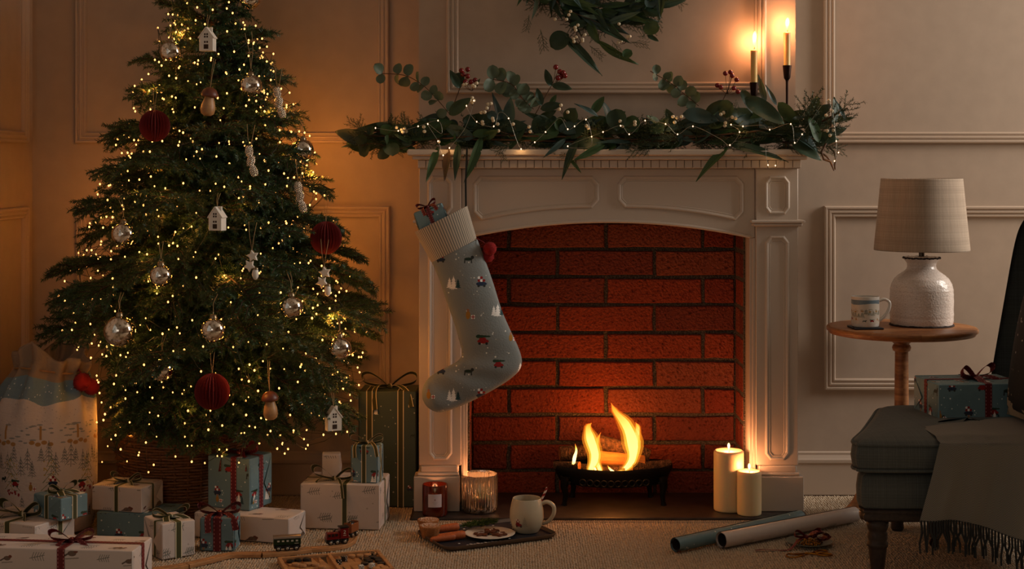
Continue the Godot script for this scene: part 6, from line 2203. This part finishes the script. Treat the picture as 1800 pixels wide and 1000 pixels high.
func wheels(parent: Node, xs: Array, y: float) -> void:
	for x in xs:
		for s in [-1.0, 1.0]:
			var w := mi("wheel", lathe_mesh([Vector2(0, 0), Vector2(0.0086, 0), Vector2(0.0086, 0.0035), Vector2(0.0072, 0.0048), Vector2(0.0062, 0.0045), Vector2(0.0062, 0.0045), Vector2(0, 0.0045)], 20), M.toy_black, parent, Transform3D(Basis(Vector3(1, 0, 0), PI / 2 * s), Vector3(x, y, s * 0.0085)))
			mi("hub", lathe_mesh([Vector2(0.0045, 0.004), Vector2(0.0045, 0.0055), Vector2(0.003, 0.0068), Vector2(0, 0.0072)], 14), M.wire_silver, w)

func train_things() -> void:
	track_piece([[268, 1000], [285, 998], [305, 995], [327, 991]], "short end piece of wooden toy track at the front left")
	track_piece([[328, 991], [363, 983], [399, 974], [430, 972], [460, 972]], "curving wooden toy track piece in front of the small blue present")
	track_piece([[461, 972], [490, 970], [520, 967], [546, 963]], "wooden toy track piece carrying the green carriage")
	track_piece([[547, 963], [575, 961], [600, 957], [614, 950], [619, 942]], "wooden toy track piece curving away under the red engine")
	M.toy_black = mat(Color(0.03, 0.03, 0.03), 0.35)
	M.toy_green = mat(Color(0.03, 0.16, 0.05), 0.3)
	M.toy_red = mat(Color(0.42, 0.03, 0.03), 0.3)
	M.toy_roof = mat(Color(0.55, 0.50, 0.45), 0.3, 0.6)
	M.toy_wood = tri(mat(Color(0.50, 0.28, 0.13), 0.5), 12.0)
	M.toy_white = mat(Color(0.75, 0.72, 0.66), 0.5)
	# green carriage
	var d := F * 1.14 / (967.0 - 290.0)
	var t := thing("toy_carriage", "green wooden toy railway carriage with a grey roof on the track", "toy train", Vector3((504.5 - 900.0) * d / F, 0.0095, CAM_Z - d), 0.22)
	mi("chassis", box_mesh(Vector3(0.078, 0.010, 0.022), 0.002, T(Vector3(0, 0.0135, 0))), M.toy_black, t)
	mi("body", box_mesh(Vector3(0.080, 0.020, 0.028), 0.002, T(Vector3(0, 0.0285, 0))), M.toy_green, t)
	var rp := PackedVector2Array()
	for k in 9: rp.append(Vector2(-cos(PI * k / 8) * 0.0155, 0.0085 * sin(PI * k / 8)))
	var mb := MB.new()
	mb.ext(rp, -0.041, 0.041, 0.001, Transform3D(Basis(Vector3(0, 0, -1), Vector3.UP, Vector3(1, 0, 0)), Vector3(0, 0.0385, 0)))
	mi("roof", mb.mesh(), M.toy_roof, t)
	for k in 5: mi("window", box_mesh(Vector3(0.0068, 0.0048, 0.0008), 0.0002, T(Vector3(-0.026 + k * 0.0135, 0.0312, 0.0141))), M.toy_white, t)
	mi("lettering", box_mesh(Vector3(0.012, 0.0014, 0.0006), 0.0002, T(Vector3(0.027, 0.0235, 0.0141))), M.toy_white, t)
	wheels(t, [-0.026, 0.0, 0.026], 0.0086)
	# red engine
	d = F * 1.14 / (956.0 - 290.0)
	t = thing("toy_engine", "red wooden toy diesel engine with a white number on the track", "toy train", Vector3((593.0 - 900.0) * d / F, 0.0095, CAM_Z - d), 0.42)
	mi("chassis", box_mesh(Vector3(0.070, 0.011, 0.022), 0.002, T(Vector3(-0.002, 0.0135, 0))), M.toy_black, t)
	mi("hood", box_mesh(Vector3(0.042, 0.019, 0.022), 0.003, T(Vector3(-0.014, 0.0285, 0))), M.toy_red, t)
	mi("cab", box_mesh(Vector3(0.026, 0.030, 0.026), 0.002, T(Vector3(0.019, 0.034, 0))), M.toy_red, t)
	mi("roof", box_mesh(Vector3(0.030, 0.004, 0.029), 0.0015, T(Vector3(0.019, 0.051, 0))), M.toy_black, t)
	mi("walkway", box_mesh(Vector3(0.072, 0.003, 0.028), 0.001, T(Vector3(-0.001, 0.0195, 0))), M.toy_red, t)
	for k in 3: mi("grille", box_mesh(Vector3(0.008, 0.008, 0.0008), 0.0002, T(Vector3(-0.028 + k * 0.011, 0.030, 0.0112))), M.toy_black, t)
	mi("chimney", lathe_mesh([Vector2(0.003, 0), Vector2(0.003, 0.006), Vector2(0, 0.006)], 10), M.toy_black, t, T(Vector3(-0.010, 0.037, 0)))
	var tm := TextMesh.new()
	tm.text = "2"
	tm.font_size = 16
	tm.pixel_size = 0.0009
	tm.depth = 0.0006
	mi("number", tm, M.toy_white, t, T(Vector3(0.019, 0.038, 0.0134)))
	mi("lettering", box_mesh(Vector3(0.010, 0.0014, 0.0006), 0.0002, T(Vector3(0.019, 0.0275, 0.0133))), M.toy_white, t)
	wheels(t, [-0.024, -0.004, 0.020], 0.0086)
	# tender
	d = F * 1.14 / (943.0 - 290.0)
	t = thing("toy_tender", "brown wooden toy truck coupled behind the red engine", "toy train", Vector3((617.5 - 900.0) * d / F, 0.0095, CAM_Z - d), 1.15)
	mi("chassis", box_mesh(Vector3(0.040, 0.008, 0.020), 0.002, T(Vector3(0, 0.0135, 0))), M.toy_black, t)
	mb = MB.new()
	for s in [-1.0, 1.0]:
		mb.box(Vector3(0.044, 0.026, 0.003), 0.001, T(Vector3(0, 0.030, s * 0.0125)))
		mb.box(Vector3(0.003, 0.030, 0.026), 0.001, T(Vector3(s * 0.021, 0.031, 0)))
	mb.box(Vector3(0.042, 0.004, 0.026), 0.001, T(Vector3(0, 0.0185, 0)))
	mi("box", mb.mesh(), M.toy_wood, t)
	mi("load", ball_mesh(Vector3(0.018, 0.010, 0.011), 10, 6), M.toy_black, t, T(Vector3(0, 0.038, 0)))
	wheels(t, [-0.012, 0.012], 0.0086)

func board_things() -> void:
	var th := 0.30
	var ctr := Vector3(-0.505, 0, 0.642)
	var t := thing("backgammon_board", "wooden backgammon board lying open on the carpet at the front edge", "board game", ctr, th)
	var w := 0.30
	var dd := 0.215
	mi("base", box_mesh(Vector3(w, 0.006, dd), 0.001, T(Vector3(0, 0.004, 0))), M.wood_pale, t)
	for q in [[w, 0.012, 0, dd * 0.5 - 0.006], [w, 0.012, 0, -dd * 0.5 + 0.006]]: mi("rim", box_mesh(Vector3(q[0], 0.015, q[1]), 0.002, T(Vector3(q[2], 0.0075, q[3]))), M.wood_pale, t)
	for q in [-w * 0.5 + 0.006, w * 0.5 - 0.006, 0.0]: mi("rim", box_mesh(Vector3(0.012, 0.0148, dd - 0.024), 0.002, T(Vector3(q, 0.0075, 0))), M.wood_pale, t)
	M.stain_dark = mat(Color(0.16, 0.10, 0.07), 0.5)
	M.stain_mid = mat(Color(0.50, 0.30, 0.15), 0.5)
	for i in 12:
		for s in [-1.0, 1.0]:
			var x := -0.135 + (i % 6) * 0.0222 + (0.0 if i < 6 else 0.1465) + 0.006
			var mb := MB.new()
			mb.ext(PackedVector2Array([Vector2(-0.009, 0), Vector2(0.009, 0), Vector2(0, 0.078)]), 0.0, 0.0006, 0.0, Transform3D(Basis(Vector3(1, 0, 0) * s, Vector3(0, 0, -1) * s, Vector3(0, 1, 0)), Vector3(x, 0.0068, s * 0.095)))
			mi("point", mb.mesh(), M.stain_dark if (i + int(s * 0.5 + 0.5)) % 2 else M.stain_mid, t)
	var cm := lathe_mesh([Vector2(0, 0), Vector2(0.0098, 0), Vector2(0.0108, 0.001), Vector2(0.0108, 0.0062), Vector2(0.0098, 0.0072), Vector2(0.007, 0.0066), Vector2(0, 0.0066)], 22)
	var nat := [[933, 403], [980, 412], [1012, 403], [1062, 406], [1100, 421], [1290, 351], [1332, 349], [1372, 346], [1412, 343], [1562, 421], [1500, 424], [1640, 425]]
	var blk := [[900, 384], [950, 377], [998, 373], [1386, 370], [1416, 362], [1444, 358], [1468, 378], [1500, 371], [1565, 390], [1372, 398], [1470, 360]]
	var taken := []
	var inv := (Transform3D(yaw(th), ctr)).affine_inverse()
	for q in [[1208, 402], [1243, 382], [1350, 438], [1418, 426]]:   # where the dice lie
		var py: float = q[1] / 3.6 + 880.0
		var d: float = F * (CAM_Y - 0.0074) / (py - 290.0)
		taken.append(inv * Vector3((q[0] / 3.6 + 260.0 - 900.0) * d / F, 0.0066, CAM_Z - d))
	var labels := [["pale piece by the left corner of the board, just below the black row", "pale piece nearest the front rim in the board's left half", "pale piece second from the left in the front left cluster", "pale piece third from the left in the front left cluster", "pale piece standing alone just left of the board's middle bar", "pale piece at the left end of the four along the far rim", "pale piece second from the left along the board's far rim", "pale piece third from the left along the board's far rim", "pale piece at the right end of the four along the far rim", "pale piece in the right half level with the white dice", "pale piece just right of the white die in the right half", "pale piece closest to the board's right corner"],
		["black piece at the board's left corner, first of three in a row", "black piece in the middle of the row of three at the left corner", "black piece at the right end of the row of three at the left corner", "black piece at the left of the cluster below the far rim", "black piece second from the left in the cluster below the far rim", "topmost black piece of the cluster under the far rim", "lower middle black piece of the cluster in the right half", "rightmost black piece of the cluster in the board's right half", "black piece standing alone near the board's right corner", "black piece nearest the white dice in the right half", "black piece behind the lower middle one in the right half"]]
	for k in 2:
		var n_ := 0
		for q in [nat, blk][k]:
			var px: float = q[0] / 3.6 + 260.0
			var py: float = q[1] / 3.6 + 880.0
			var d: float = F * (CAM_Y - 0.0105) / (py - 290.0)
			var p := Vector3((px - 900.0) * d / F, 0.0066, CAM_Z - d)
			var l := inv * p
			l.x = clampf(l.x, -w * 0.5 + 0.024, w * 0.5 - 0.024)
			l.z = clampf(l.z, -dd * 0.5 + 0.024, dd * 0.5 - 0.024)
			if absf(l.x) < 0.019: l.x = 0.019 * (1.0 if l.x >= 0 else -1.0)
			var l0 := l
			for j in 160:   # keep pieces side by side, inside the rims
				var free := true
				for e in taken:
					if Vector2(l.x - e.x, l.z - e.z).length() < 0.0222: free = false
				if free: break
				var rr := 0.002 + 0.0003 * j
				l.x = clampf(l0.x + cos(j * 2.4) * rr, -w * 0.5 + 0.024 if l0.x < 0 else 0.019, -0.019 if l0.x < 0 else w * 0.5 - 0.024)
				l.z = clampf(l0.z + sin(j * 2.4) * rr, -dd * 0.5 + 0.024, dd * 0.5 - 0.024)
			taken.append(l)
			var o := thing("checker", "", "", Transform3D(yaw(th), ctr) * Vector3(l.x, 0.0074, l.z), 0.0)
			tag(o, labels[k][n_], "game piece", ["pale backgammon pieces", "black backgammon pieces"][k])
			n_ += 1
			mi("disc", cm, M.wood_pale if k == 0 else M.toy_black, o)
	# dice
	M.dice_white = mat(Color(0.82, 0.79, 0.74), 0.3)
	for q in [[1208, 388, 0, "black die lying nearer the front of the two black dice", 0.5], [1243, 368, 0, "black die lying behind and right of the other black die", 1.1], [1350, 424, 1, "white die farther left of the two white dice", 0.3], [1418, 412, 1, "white die farther right of the two white dice", 0.8]]:
		var px: float = q[0] / 3.6 + 260.0
		var py: float = (q[1] + 14.0) / 3.6 + 880.0
		var d: float = F * (CAM_Y - 0.0074) / (py - 290.0)
		var o := thing("die", q[3], "die", Vector3((px - 900.0) * d / F, 0.0074, CAM_Z - d), q[4], "dice on the backgammon board")
		mi("cube_body", box_mesh(Vector3.ONE * 0.0145, 0.002, T(Vector3(0, 0.00725, 0))), M.dice_white if q[2] else M.toy_black, o)
		var pip := ball_mesh(Vector3(0.0015, 0.0015, 0.0006), 8, 4)
		var pm: Material = M.toy_black if q[2] else M.dice_white
		for e in [[-1, -1], [1, 1], [0, 0], [-1, 1], [1, -1]]:
			mi("pip", pip, pm, o, T(Vector3(e[0] * 0.0038, 0.00725 + e[1] * 0.0038, 0.00725)))
		for e in [[-1, -1], [1, 1], [0, 0]]:
			mi("pip", pip, pm, o, Transform3D(Basis(Vector3(1, 0, 0), PI / 2), Vector3(e[0] * 0.0038, 0.0145, e[1] * 0.0038)))
		for e in [[-1, -1], [1, 1]]:
			mi("pip", pip, pm, o, Transform3D(Basis(Vector3.UP, PI / 2), Vector3(0.00725, 0.00725 + e[0] * 0.0038, e[1] * 0.0038)))

# ---------------------------------------------------------------- side table corner
func build_table_corner() -> void:
	var c := Vector3(1.286, 0, -0.02)
	var top := 0.618
	var t := thing("side_table", "round turned oak pedestal side table between the fireplace and the armchair", "side table", c)
	mi("tabletop", lathe_mesh([Vector2(0, top - 0.028), Vector2(0.215, top - 0.028), Vector2(0.234, top - 0.024), Vector2(0.237, top - 0.018), Vector2(0.237, top - 0.018), Vector2(0.243, top - 0.014), Vector2(0.244, top - 0.006), Vector2(0.240, top - 0.001), Vector2(0.232, top), Vector2(0.12, top), Vector2(0, top)], 72), M.wood, t)
	mi("column", lathe_mesh([Vector2(0, 0.09), Vector2(0.026, 0.09), Vector2(0.030, 0.10), Vector2(0.030, 0.18), Vector2(0.024, 0.20), Vector2(0.030, 0.22), Vector2(0.026, 0.235), Vector2(0.0235, 0.27), Vector2(0.0225, 0.45), Vector2(0.0215, 0.535), Vector2(0.0215, 0.535), Vector2(0.028, 0.538), Vector2(0.031, 0.548), Vector2(0.028, 0.556), Vector2(0.024, 0.560), Vector2(0.031, 0.566), Vector2(0.033, 0.575), Vector2(0.030, 0.582), Vector2(0.045, 0.588), Vector2(0.06, top - 0.028)], 32), M.wood, t)
	for k in 3:
		var a := PI - 0.42 + TAU / 3.0 * k
		var d := Vector3(cos(a), 0, -sin(a)) if k else Vector3(-0.90, 0, 0.43).normalized()
		if k == 1: d = Vector3(0.82, 0, 0.57)
		if k == 2: d = Vector3(0.1, 0, -0.99)
		var rch := 0.25 if k < 2 else 0.22
		mi("leg", tube_mesh(smooth([d * 0.02 + Vector3(0, 0.16, 0), d * 0.08 + Vector3(0, 0.155, 0), d * 0.15 + Vector3(0, 0.095, 0), d * 0.20 + Vector3(0, 0.04, 0), d * rch + Vector3(0, 0.018, 0), d * (rch + 0.02) + Vector3(0, 0.016, 0)], 18), [0.022, 0.022, 0.022, 0.021, 0.021, 0.020, 0.020, 0.019, 0.018, 0.018, 0.017, 0.017, 0.016, 0.016, 0.016, 0.017, 0.018, 0.017, 0.012], 12, 0.8), M.wood, t)
	# lamp
	var lz := -0.05
	var s := S(lz)
	var l := thing("table_lamp", "white crackled ceramic table lamp with a tapered linen shade", "lamp", Vector3(W(1620, 0, lz).x, top, lz))
	M.lamp_glaze = tri(mat(Color(0.86, 0.80, 0.76), 0.22), 7.0)
	M.lamp_glaze.albedo_texture = noise_tex(0.05, [Color(0.55, 0.45, 0.40), Color(0.96, 0.96, 0.95), Color(1, 1, 1), Color(1, 1, 1)], 512, 81, 5)
	M.lamp_glaze.normal_enabled = true
	M.lamp_glaze.normal_texture = noise_tex(0.06, [], 256, 82, 4, 5.0)
	M.lamp_glaze.normal_scale = 0.35
	var prof := []
	var raw := [[0, 0], [50, 0], [53, 3], [54, 8], [54.5, 20], [54.5, 52], [54, 64], [52, 73], [47, 82], [39, 89], [31, 94.5], [26, 99], [24.5, 104], [25.5, 110], [29.5, 115], [32, 117.5], [31.5, 119.5], [30, 120], [10, 121], [6, 121]]
	for i in raw.size() - 1:   # throwing rings on the body
		for k in 4:
			var f := k / 4.0
			var r: float = lerpf(raw[i][0], raw[i + 1][0], f)
			var y: float = lerpf(raw[i][1], raw[i + 1][1], f)
			if y > 8 and y < 96: r += 0.28 * sin(y * 1.3) + 0.18 * sin(y * 2.9)
			prof.append(Vector2(r * s, y * s))
	mi("base", lathe_mesh(prof, 56), M.lamp_glaze, l)
	M.raw_clay = mat(Color(0.14, 0.075, 0.045), 0.9)
	for q in [[54.3, 1.0, 1.5], [31.7, 118.6, 1.1]]:   # unglazed, chipped edges
		var mb := MB.new()
		var path := []
		var rad := []
		for k in 121:
			var a := TAU * k / 120
			path.append(Vector3(cos(a), 0, -sin(a)) * q[0] * s * 0.988 + Vector3(0, (q[1] + 0.6 * sin(a * 17.0) * sin(a * 5.0)) * s, 0))
			rad.append((q[2] + 0.8 * absf(sin(a * 23.0 + sin(a * 9.0)))) * s)
		mb.tube(path, rad, 6, false)
		mi("unglazed_rim", mb.mesh(), M.raw_clay, l)
	M.steel = mat(Color(0.35, 0.32, 0.29), 0.3, 0.9)
	mi("stem", lathe_mesh([Vector2(6 * s, 120 * s), Vector2(5 * s, 123 * s), Vector2(4.6 * s, 146 * s), Vector2(3 * s, 150 * s), Vector2(3 * s, 170 * s), Vector2(0, 170 * s)], 14), M.steel, l)
	for k in 3:
		var a := TAU * k / 3 + 0.4
		mi("shade_spoke", tube_mesh([Vector3(0, 168 * s, 0), Vector3(cos(a), 0, sin(a)) * 79 * s + Vector3(0, 150 * s, 0)], 0.0014, 5), M.steel, l)
	M.linen = tri(mat(Color(0.80, 0.71, 0.62), 0.95), 12.0)
	M.linen.albedo_texture = linen_tex()
	M.linen.backlight_enabled = true
	M.linen.backlight = Color(0.10, 0.085, 0.06)
	mi("shade", lathe_mesh([Vector2(81.5 * s, 133 * s), Vector2(82 * s, 132 * s), Vector2(82.2 * s, 134 * s), Vector2(76 * s, 196 * s), Vector2(70.2 * s, 256 * s), Vector2(70 * s, 258 * s), Vector2(69.4 * s, 257 * s), Vector2(69.2 * s, 255 * s), Vector2(81.2 * s, 135 * s), Vector2(81.5 * s, 133 * s)], 64), M.linen, l)
	# mug on a coaster
	var mz := 0.045
	var mc := Vector3(W(1521, 0, mz).x, top, mz)
	var co := thing("coaster", "square navy coaster beneath the straight mug", "coaster", mc, 0.05)
	mi("board", box_mesh(Vector3(0.096, 0.006, 0.094), 0.002, T(Vector3(0, 0.003, 0))), mat(Color(0.05, 0.07, 0.11), 0.5), co)
	var m := thing("mug", "straight white mug with a snowy village print on the side table", "mug", mc + Vector3(0, 0.006, 0))
	var h := 0.099
	var glz := mat(Color(0.82, 0.79, 0.75), 0.25)
	mi("body", lathe_mesh([Vector2(0, 0), Vector2(0.040, 0), Vector2(0.043, 0.003), Vector2(0.0445, 0.012), Vector2(0.0445, h - 0.01), Vector2(0.0455, h - 0.001), Vector2(0.0448, h), Vector2(0.0435, h - 0.001), Vector2(0.0415, 0.012), Vector2(0, 0.008)], 44), glz, m)
	mi("handle", tube_mesh(smooth([Vector3(0.043, 0.084, 0), Vector3(0.062, 0.089, 0.002), Vector3(0.078, 0.078, 0.004), Vector3(0.074, 0.052, 0.004), Vector3(0.058, 0.030, 0.002), Vector3(0.043, 0.018, 0)], 24), 0.0052, 10, 1.3), glz, m)
	var im := Image.create(256, 128, false, Image.FORMAT_RGB8)
	im.fill(Color(0.80, 0.76, 0.70))
	for x in 256: im.fill_rect(Rect2i(x, 0, 1, 22 + int(5.0 * sin(x * 0.05))), Color(0.42, 0.48, 0.52))
	var r2 := RandomNumberGenerator.new()
	r2.seed = 5
	for k in 60: dot(im, r2.randf() * 256, r2.randf_range(46, 72), r2.randf_range(2, 6), 1.4, Color(0.56, 0.54, 0.47))
	for k in 20: fir(im, k * 13.0, r2.randf_range(74, 92), r2.randf_range(18, 38), Color(0.50, 0.50, 0.44), false)
	for k in 10: dot(im, k * 26.0, r2.randf_range(58, 66), 5, 4, Color(0.62, 0.48, 0.28))
	for k in 10: motif(im, [3, 2, 0][k % 3], k * 27.0, r2.randf_range(100, 112), 0.6)
	var rows := []
	for j in 2:
		var row := PackedVector3Array()
		for k in 41:
			var a := TAU * (k / 40.0) * 0.86 - 4.3
			row.append(Vector3(sin(a) * 0.0449, 0.012 + j * (h - 0.022), cos(a) * 0.0449))
		rows.append(row)
	var mb := MB.new()
	mb.grid(rows)
	mi("print", mb.mesh(), tex_mat(ImageTexture.create_from_image(im), 0.25, 1.0), m)

func linen_tex() -> ImageTexture:
	var im := Image.create(256, 256, false, Image.FORMAT_RGB8)
	var r2 := RandomNumberGenerator.new()
	r2.seed = 91
	var ra := []
	var rb := []
	for i in 256:
		ra.append(r2.randf_range(0.78, 1.0))
		rb.append(r2.randf_range(0.78, 1.0))
	for y in 256:
		for x in 256:
			var q: float = ra[x] * rb[y] + r2.randf_range(-0.05, 0.05)
			im.set_pixel(x, y, Color(q, q, q))
	im.generate_mipmaps()
	return ImageTexture.create_from_image(im)

# ---------------------------------------------------------------- armchair, throw, cushion
func closed_smooth(pts: Array, n: int) -> Array:
	var out := []
	var m := pts.size()
	for i in n:
		var t := float(i) / n * m
		var k := int(t)
		out.append((pts[k] as Vector2).cubic_interpolate(pts[(k + 1) % m], pts[(k - 1 + m) % m], pts[(k + 2) % m], t - k))
	return out

func seat_outline(inset: float) -> Array:
	var raw := [Vector2(0.985, 0.765), Vector2(1.2, 0.775), Vector2(1.45, 0.775), Vector2(1.66, 0.77), Vector2(1.705, 0.75), Vector2(1.72, 0.70), Vector2(1.72, 0.45), Vector2(1.72, 0.2), Vector2(1.70, 0.13), Vector2(1.5, 0.12), Vector2(1.25, 0.13), Vector2(1.19, 0.145), Vector2(1.155, 0.18), Vector2(1.10, 0.33), Vector2(1.02, 0.55), Vector2(0.958, 0.70), Vector2(0.960, 0.745)]
	var c := Vector2(1.36, 0.45)
	var out := []
	for p in closed_smooth(raw, 84):
		var d: Vector2 = p - c
		out.append(p - d.normalized() * inset)
	return out

func pad(rows_in: Array) -> ArrayMesh:   # [inset, y]
	var rows := []
	for q in rows_in:
		var row := PackedVector3Array()
		for p in seat_outline(q[0]): row.append(Vector3(p.x, q[1], p.y))
		rows.append(row)
	var mb := MB.new()
	mb.grid(rows, true, false)
	return mb.mesh()

func build_armchair() -> void:
	var t := thing("armchair", "grey linen upholstered armchair with turned dark legs at the right edge", "armchair")
	var lin := tri(mat(Color(0.36, 0.385, 0.375), 0.9), 9.0)
	lin.albedo_texture = linen_tex()
	lin.rim_enabled = true
	lin.rim = 0.3
	M.chair_linen = lin
	mi("seat_cushion", pad([[0.36, 0.29], [0.03, 0.292], [0.008, 0.300], [0.0, 0.315], [-0.006, 0.340], [0.0, 0.366], [0.008, 0.378], [0.03, 0.386], [0.10, 0.392], [0.2, 0.396], [0.36, 0.397]]), lin, t)
	for y in [0.373, 0.302]:
		var path := []
		for p in seat_outline(0.001): path.append(Vector3(p.x, y, p.y))
		path.append(path[0])
		mi("piping", tube_mesh(path, 0.0042, 7), lin, t)
	mi("seat_base", pad([[0.30, 0.190], [0.035, 0.190], [0.024, 0.196], [0.018, 0.21], [0.016, 0.25], [0.022, 0.28], [0.04, 0.292], [0.3, 0.292]]), lin, t)
	mi("rail", pad([[0.30, 0.155], [0.034, 0.155], [0.030, 0.160], [0.028, 0.172], [0.034, 0.176], [0.027, 0.180], [0.027, 0.192], [0.3, 0.192]]), M.wood_dark, t)
	var leg := [Vector2(0, 0.0), Vector2(0.017, 0.0), Vector2(0.020, 0.006), Vector2(0.019, 0.02), Vector2(0.022, 0.045), Vector2(0.025, 0.075), Vector2(0.025, 0.078), Vector2(0.029, 0.083), Vector2(0.029, 0.092), Vector2(0.025, 0.097), Vector2(0.0275, 0.105), Vector2(0.0275, 0.118), Vector2(0.024, 0.124), Vector2(0.028, 0.132), Vector2(0.0305, 0.142), Vector2(0.0305, 0.157), Vector2(0, 0.157)]
	for p in [[1.025, 0.72], [1.215, 0.20]]: mi("leg", lathe_mesh(leg, 24), M.wood_dark, t, T(Vector3(p[0], 0, p[1])))
	for p in [[1.27, 0.415], [1.66, 0.70], [1.66, 0.18]]:
		mi("leg", lathe_mesh([Vector2(0, 0.03), Vector2(0.013, 0.03), Vector2(0.018, 0.10), Vector2(0.022, 0.157), Vector2(0, 0.157)], 18), M.wood_dark, t, T(Vector3(p[0], 0, p[1])))
		mi("castor", lathe_mesh([Vector2(0, -0.006), Vector2(0.013, -0.006), Vector2(0.0145, -0.003), Vector2(0.0145, 0.003), Vector2(0.013, 0.006), Vector2(0, 0.006)], 20), M.bronze, t, Transform3D(Basis(Vector3(1, 0, 0), PI / 2), Vector3(p[0], 0.0145, p[1])))
		mi("castor_fork", tube_mesh([Vector3(p[0], 0.015, p[1] + 0.008), Vector3(p[0], 0.032, p[1] + 0.007), Vector3(p[0], 0.036, p[1])], 0.003, 6), M.bronze, t)
	# back: leaning slab with a rounded top
	var poly := PackedVector2Array()
	for q in closed_smooth([Vector2(-0.72, 0.0), Vector2(-0.10, 0.0), Vector2(-0.085, 0.08), Vector2(-0.08, 0.35), Vector2(-0.082, 0.53), Vector2(-0.115, 0.61), Vector2(-0.19, 0.645), Vector2(-0.42, 0.66), Vector2(-0.62, 0.645), Vector2(-0.72, 0.58), Vector2(-0.74, 0.3)], 60): poly.append(q)
	var mb := MB.new()
	# local x runs along -z (towards the wall), local z faces the sitter (-x)
	var bx := Basis(Vector3(0, 0, -1), Vector3(0.18, 1, 0).normalized(), Vector3(-1, 0.18, 0).normalized())
	mb.ext(poly, -0.13, 0.0, 0.025, Transform3D(bx, Vector3(1.515, 0.375, 0.02)))
	mi("backrest", mb.mesh(), lin, t)
	# cushion
	var c := thing("cushion", "navy cushion with a snowy fir tree print leaning on the armchair's back", "cushion", Vector3(1.518, 0.635, 0.655))
	var im := Image.create(256, 256, false, Image.FORMAT_RGB8)
	im.fill(Color(0.04, 0.065, 0.09))
	var r2 := RandomNumberGenerator.new()
	r2.seed = 17
	for k in 70: dot(im, r2.randf() * 256, r2.randf() * 150, 2.0, 2.0, Color(0.7, 0.7, 0.68))
	im.fill_rect(Rect2i(0, 176, 256, 80), Color(0.62, 0.57, 0.48))
	for k in 22: fir(im, k * 12.0, r2.randf_range(205, 250), r2.randf_range(50, 100), Color(0.03, 0.05, 0.06))
	var P := []
	var uvs := []
	for s in [1.0, -1.0]:
		var rows := []
		var uv := []
		for j in 17:
			var row := PackedVector3Array()
			var uu := []
			for k in 17:
				var a := k / 8.0 - 1.0
				var b := j / 8.0 - 1.0
				var puff := pow(maxf(0.0, (1.0 - pow(absf(a), 2.4)) * (1.0 - pow(absf(b), 2.4))), 0.5)
				var pinch := 1.0 - 0.07 * (1.0 - absf(a) * absf(b)) * (absf(a) + absf(b)) * 0.5
				row.append(Vector3(a * 0.205 * pinch, b * 0.232 * pinch, s * 0.052 * puff))
				uu.append(Vector2(k / 16.0, 1.0 - j / 16.0))
			rows.append(row)
			uv.append(uu)
		mb = MB.new()
		mb.grid(rows, false, s < 0, 1, 1, uv)
		var face := mi("cover", mb.mesh(), tex_mat(ImageTexture.create_from_image(im), 0.9, 1.0), c, Transform3D(bx, Vector3()))
		face.set_meta("label", "printed face of the cushion" if s > 0 else "plain back of the cushion")
	# throw over the seat's near side
	var th := thing("throw_blanket", "grey herringbone wool throw with dark fringe hanging over the armchair seat", "blanket")
	var hb := Image.create(64, 64, false, Image.FORMAT_RGB8)
	for y in 64:
		for x in 64:
			var z := (x % 32) if (x % 32) < 16 else 31 - (x % 32)
			var q := 0.82 if (z + y) % 8 < 4 else 0.55
			hb.set_pixel(x, y, Color(q, q * 0.98, q * 0.94))
	hb.generate_mipmaps()
	var wool := tex_mat(ImageTexture.create_from_image(hb), 0.95, 1.0 / 0.035)
	wool.albedo_color = Color(0.58, 0.58, 0.56)
	wool.rim_enabled = true
	wool.rim = 0.4
	var rows := []
	var uv := []
	var edge := []
	var nx := 48
	var ny := 34
	for j in ny + 1:
		var row := PackedVector3Array()
		var uu := []
		for k in nx + 1:
			var f := k / float(nx)
			var zs := lerpf(0.60, 0.47, smoothstep(0.0, 0.5, f))          # where it starts on the seat
			var low := lerpf(0.185, 0.095, f) + 0.012 * sin(f * 9.0)        # how far down it hangs
			var over := 0.775 - zs
			var total := over + 0.02 + (0.39 - low)
			var d := total * j / float(ny)
			var x := lerpf(1.180, 1.74, f)
			var fold := 0.014 * sin(f * 15.0 + 0.8) + 0.007 * sin(f * 33.0)
			var p: Vector3
			if d < over:
				p = Vector3(x, 0.3985 + 0.002 * sin(f * 14.0) - 0.003 * (1.0 - smoothstep(0.0, 0.15, f)), zs + d)
				if p.z > 0.74: p.y -= 0.016 * pow((p.z - 0.74) / 0.035, 2)
			else:
				var e := d - over
				var w := smoothstep(0.0, 0.12, e)
				p = Vector3(x - 0.055 * e / 0.2 * (1.0 - f), 0.385 - maxf(0.0, e - 0.012), 0.789 + minf(e, 0.012) * 0.6 + fold * w + 0.004)
			row.append(p)
			uu.append(Vector2(x, d))
		rows.append(row)
		uv.append(uu)
		if j == ny:
			for q in row: edge.append(q)
	mb = MB.new()
	mb.grid(rows, false, true, 1, 1, uv)
	mi("cloth", mb.mesh(), wool, th)
	M.fringe = mat(Color(0.11, 0.12, 0.125), 0.95)
	for k in 78:
		var f := (k + 0.5) / 78.0 * nx
		var i := mini(int(f), nx - 1)
		var p: Vector3 = edge[i].lerp(edge[i + 1], f - i)
		var l := rnd(0.070, 0.092)
		var sw := rnd(-0.014, 0.012)
		var e := p + Vector3(sw, -l, rnd(-0.006, 0.008))
		e.y = maxf(e.y, 0.006)
		mi("tassel", tube_mesh([p + Vector3(0, 0.003, 0), p.lerp(e, 0.35) + Vector3(sw * -0.5, 0, 0.003), p.lerp(e, 0.7) + Vector3(sw * 0.3, 0, -0.002), e], [0.0030, 0.0034, 0.0030, 0.0024], 6), M.fringe, th)
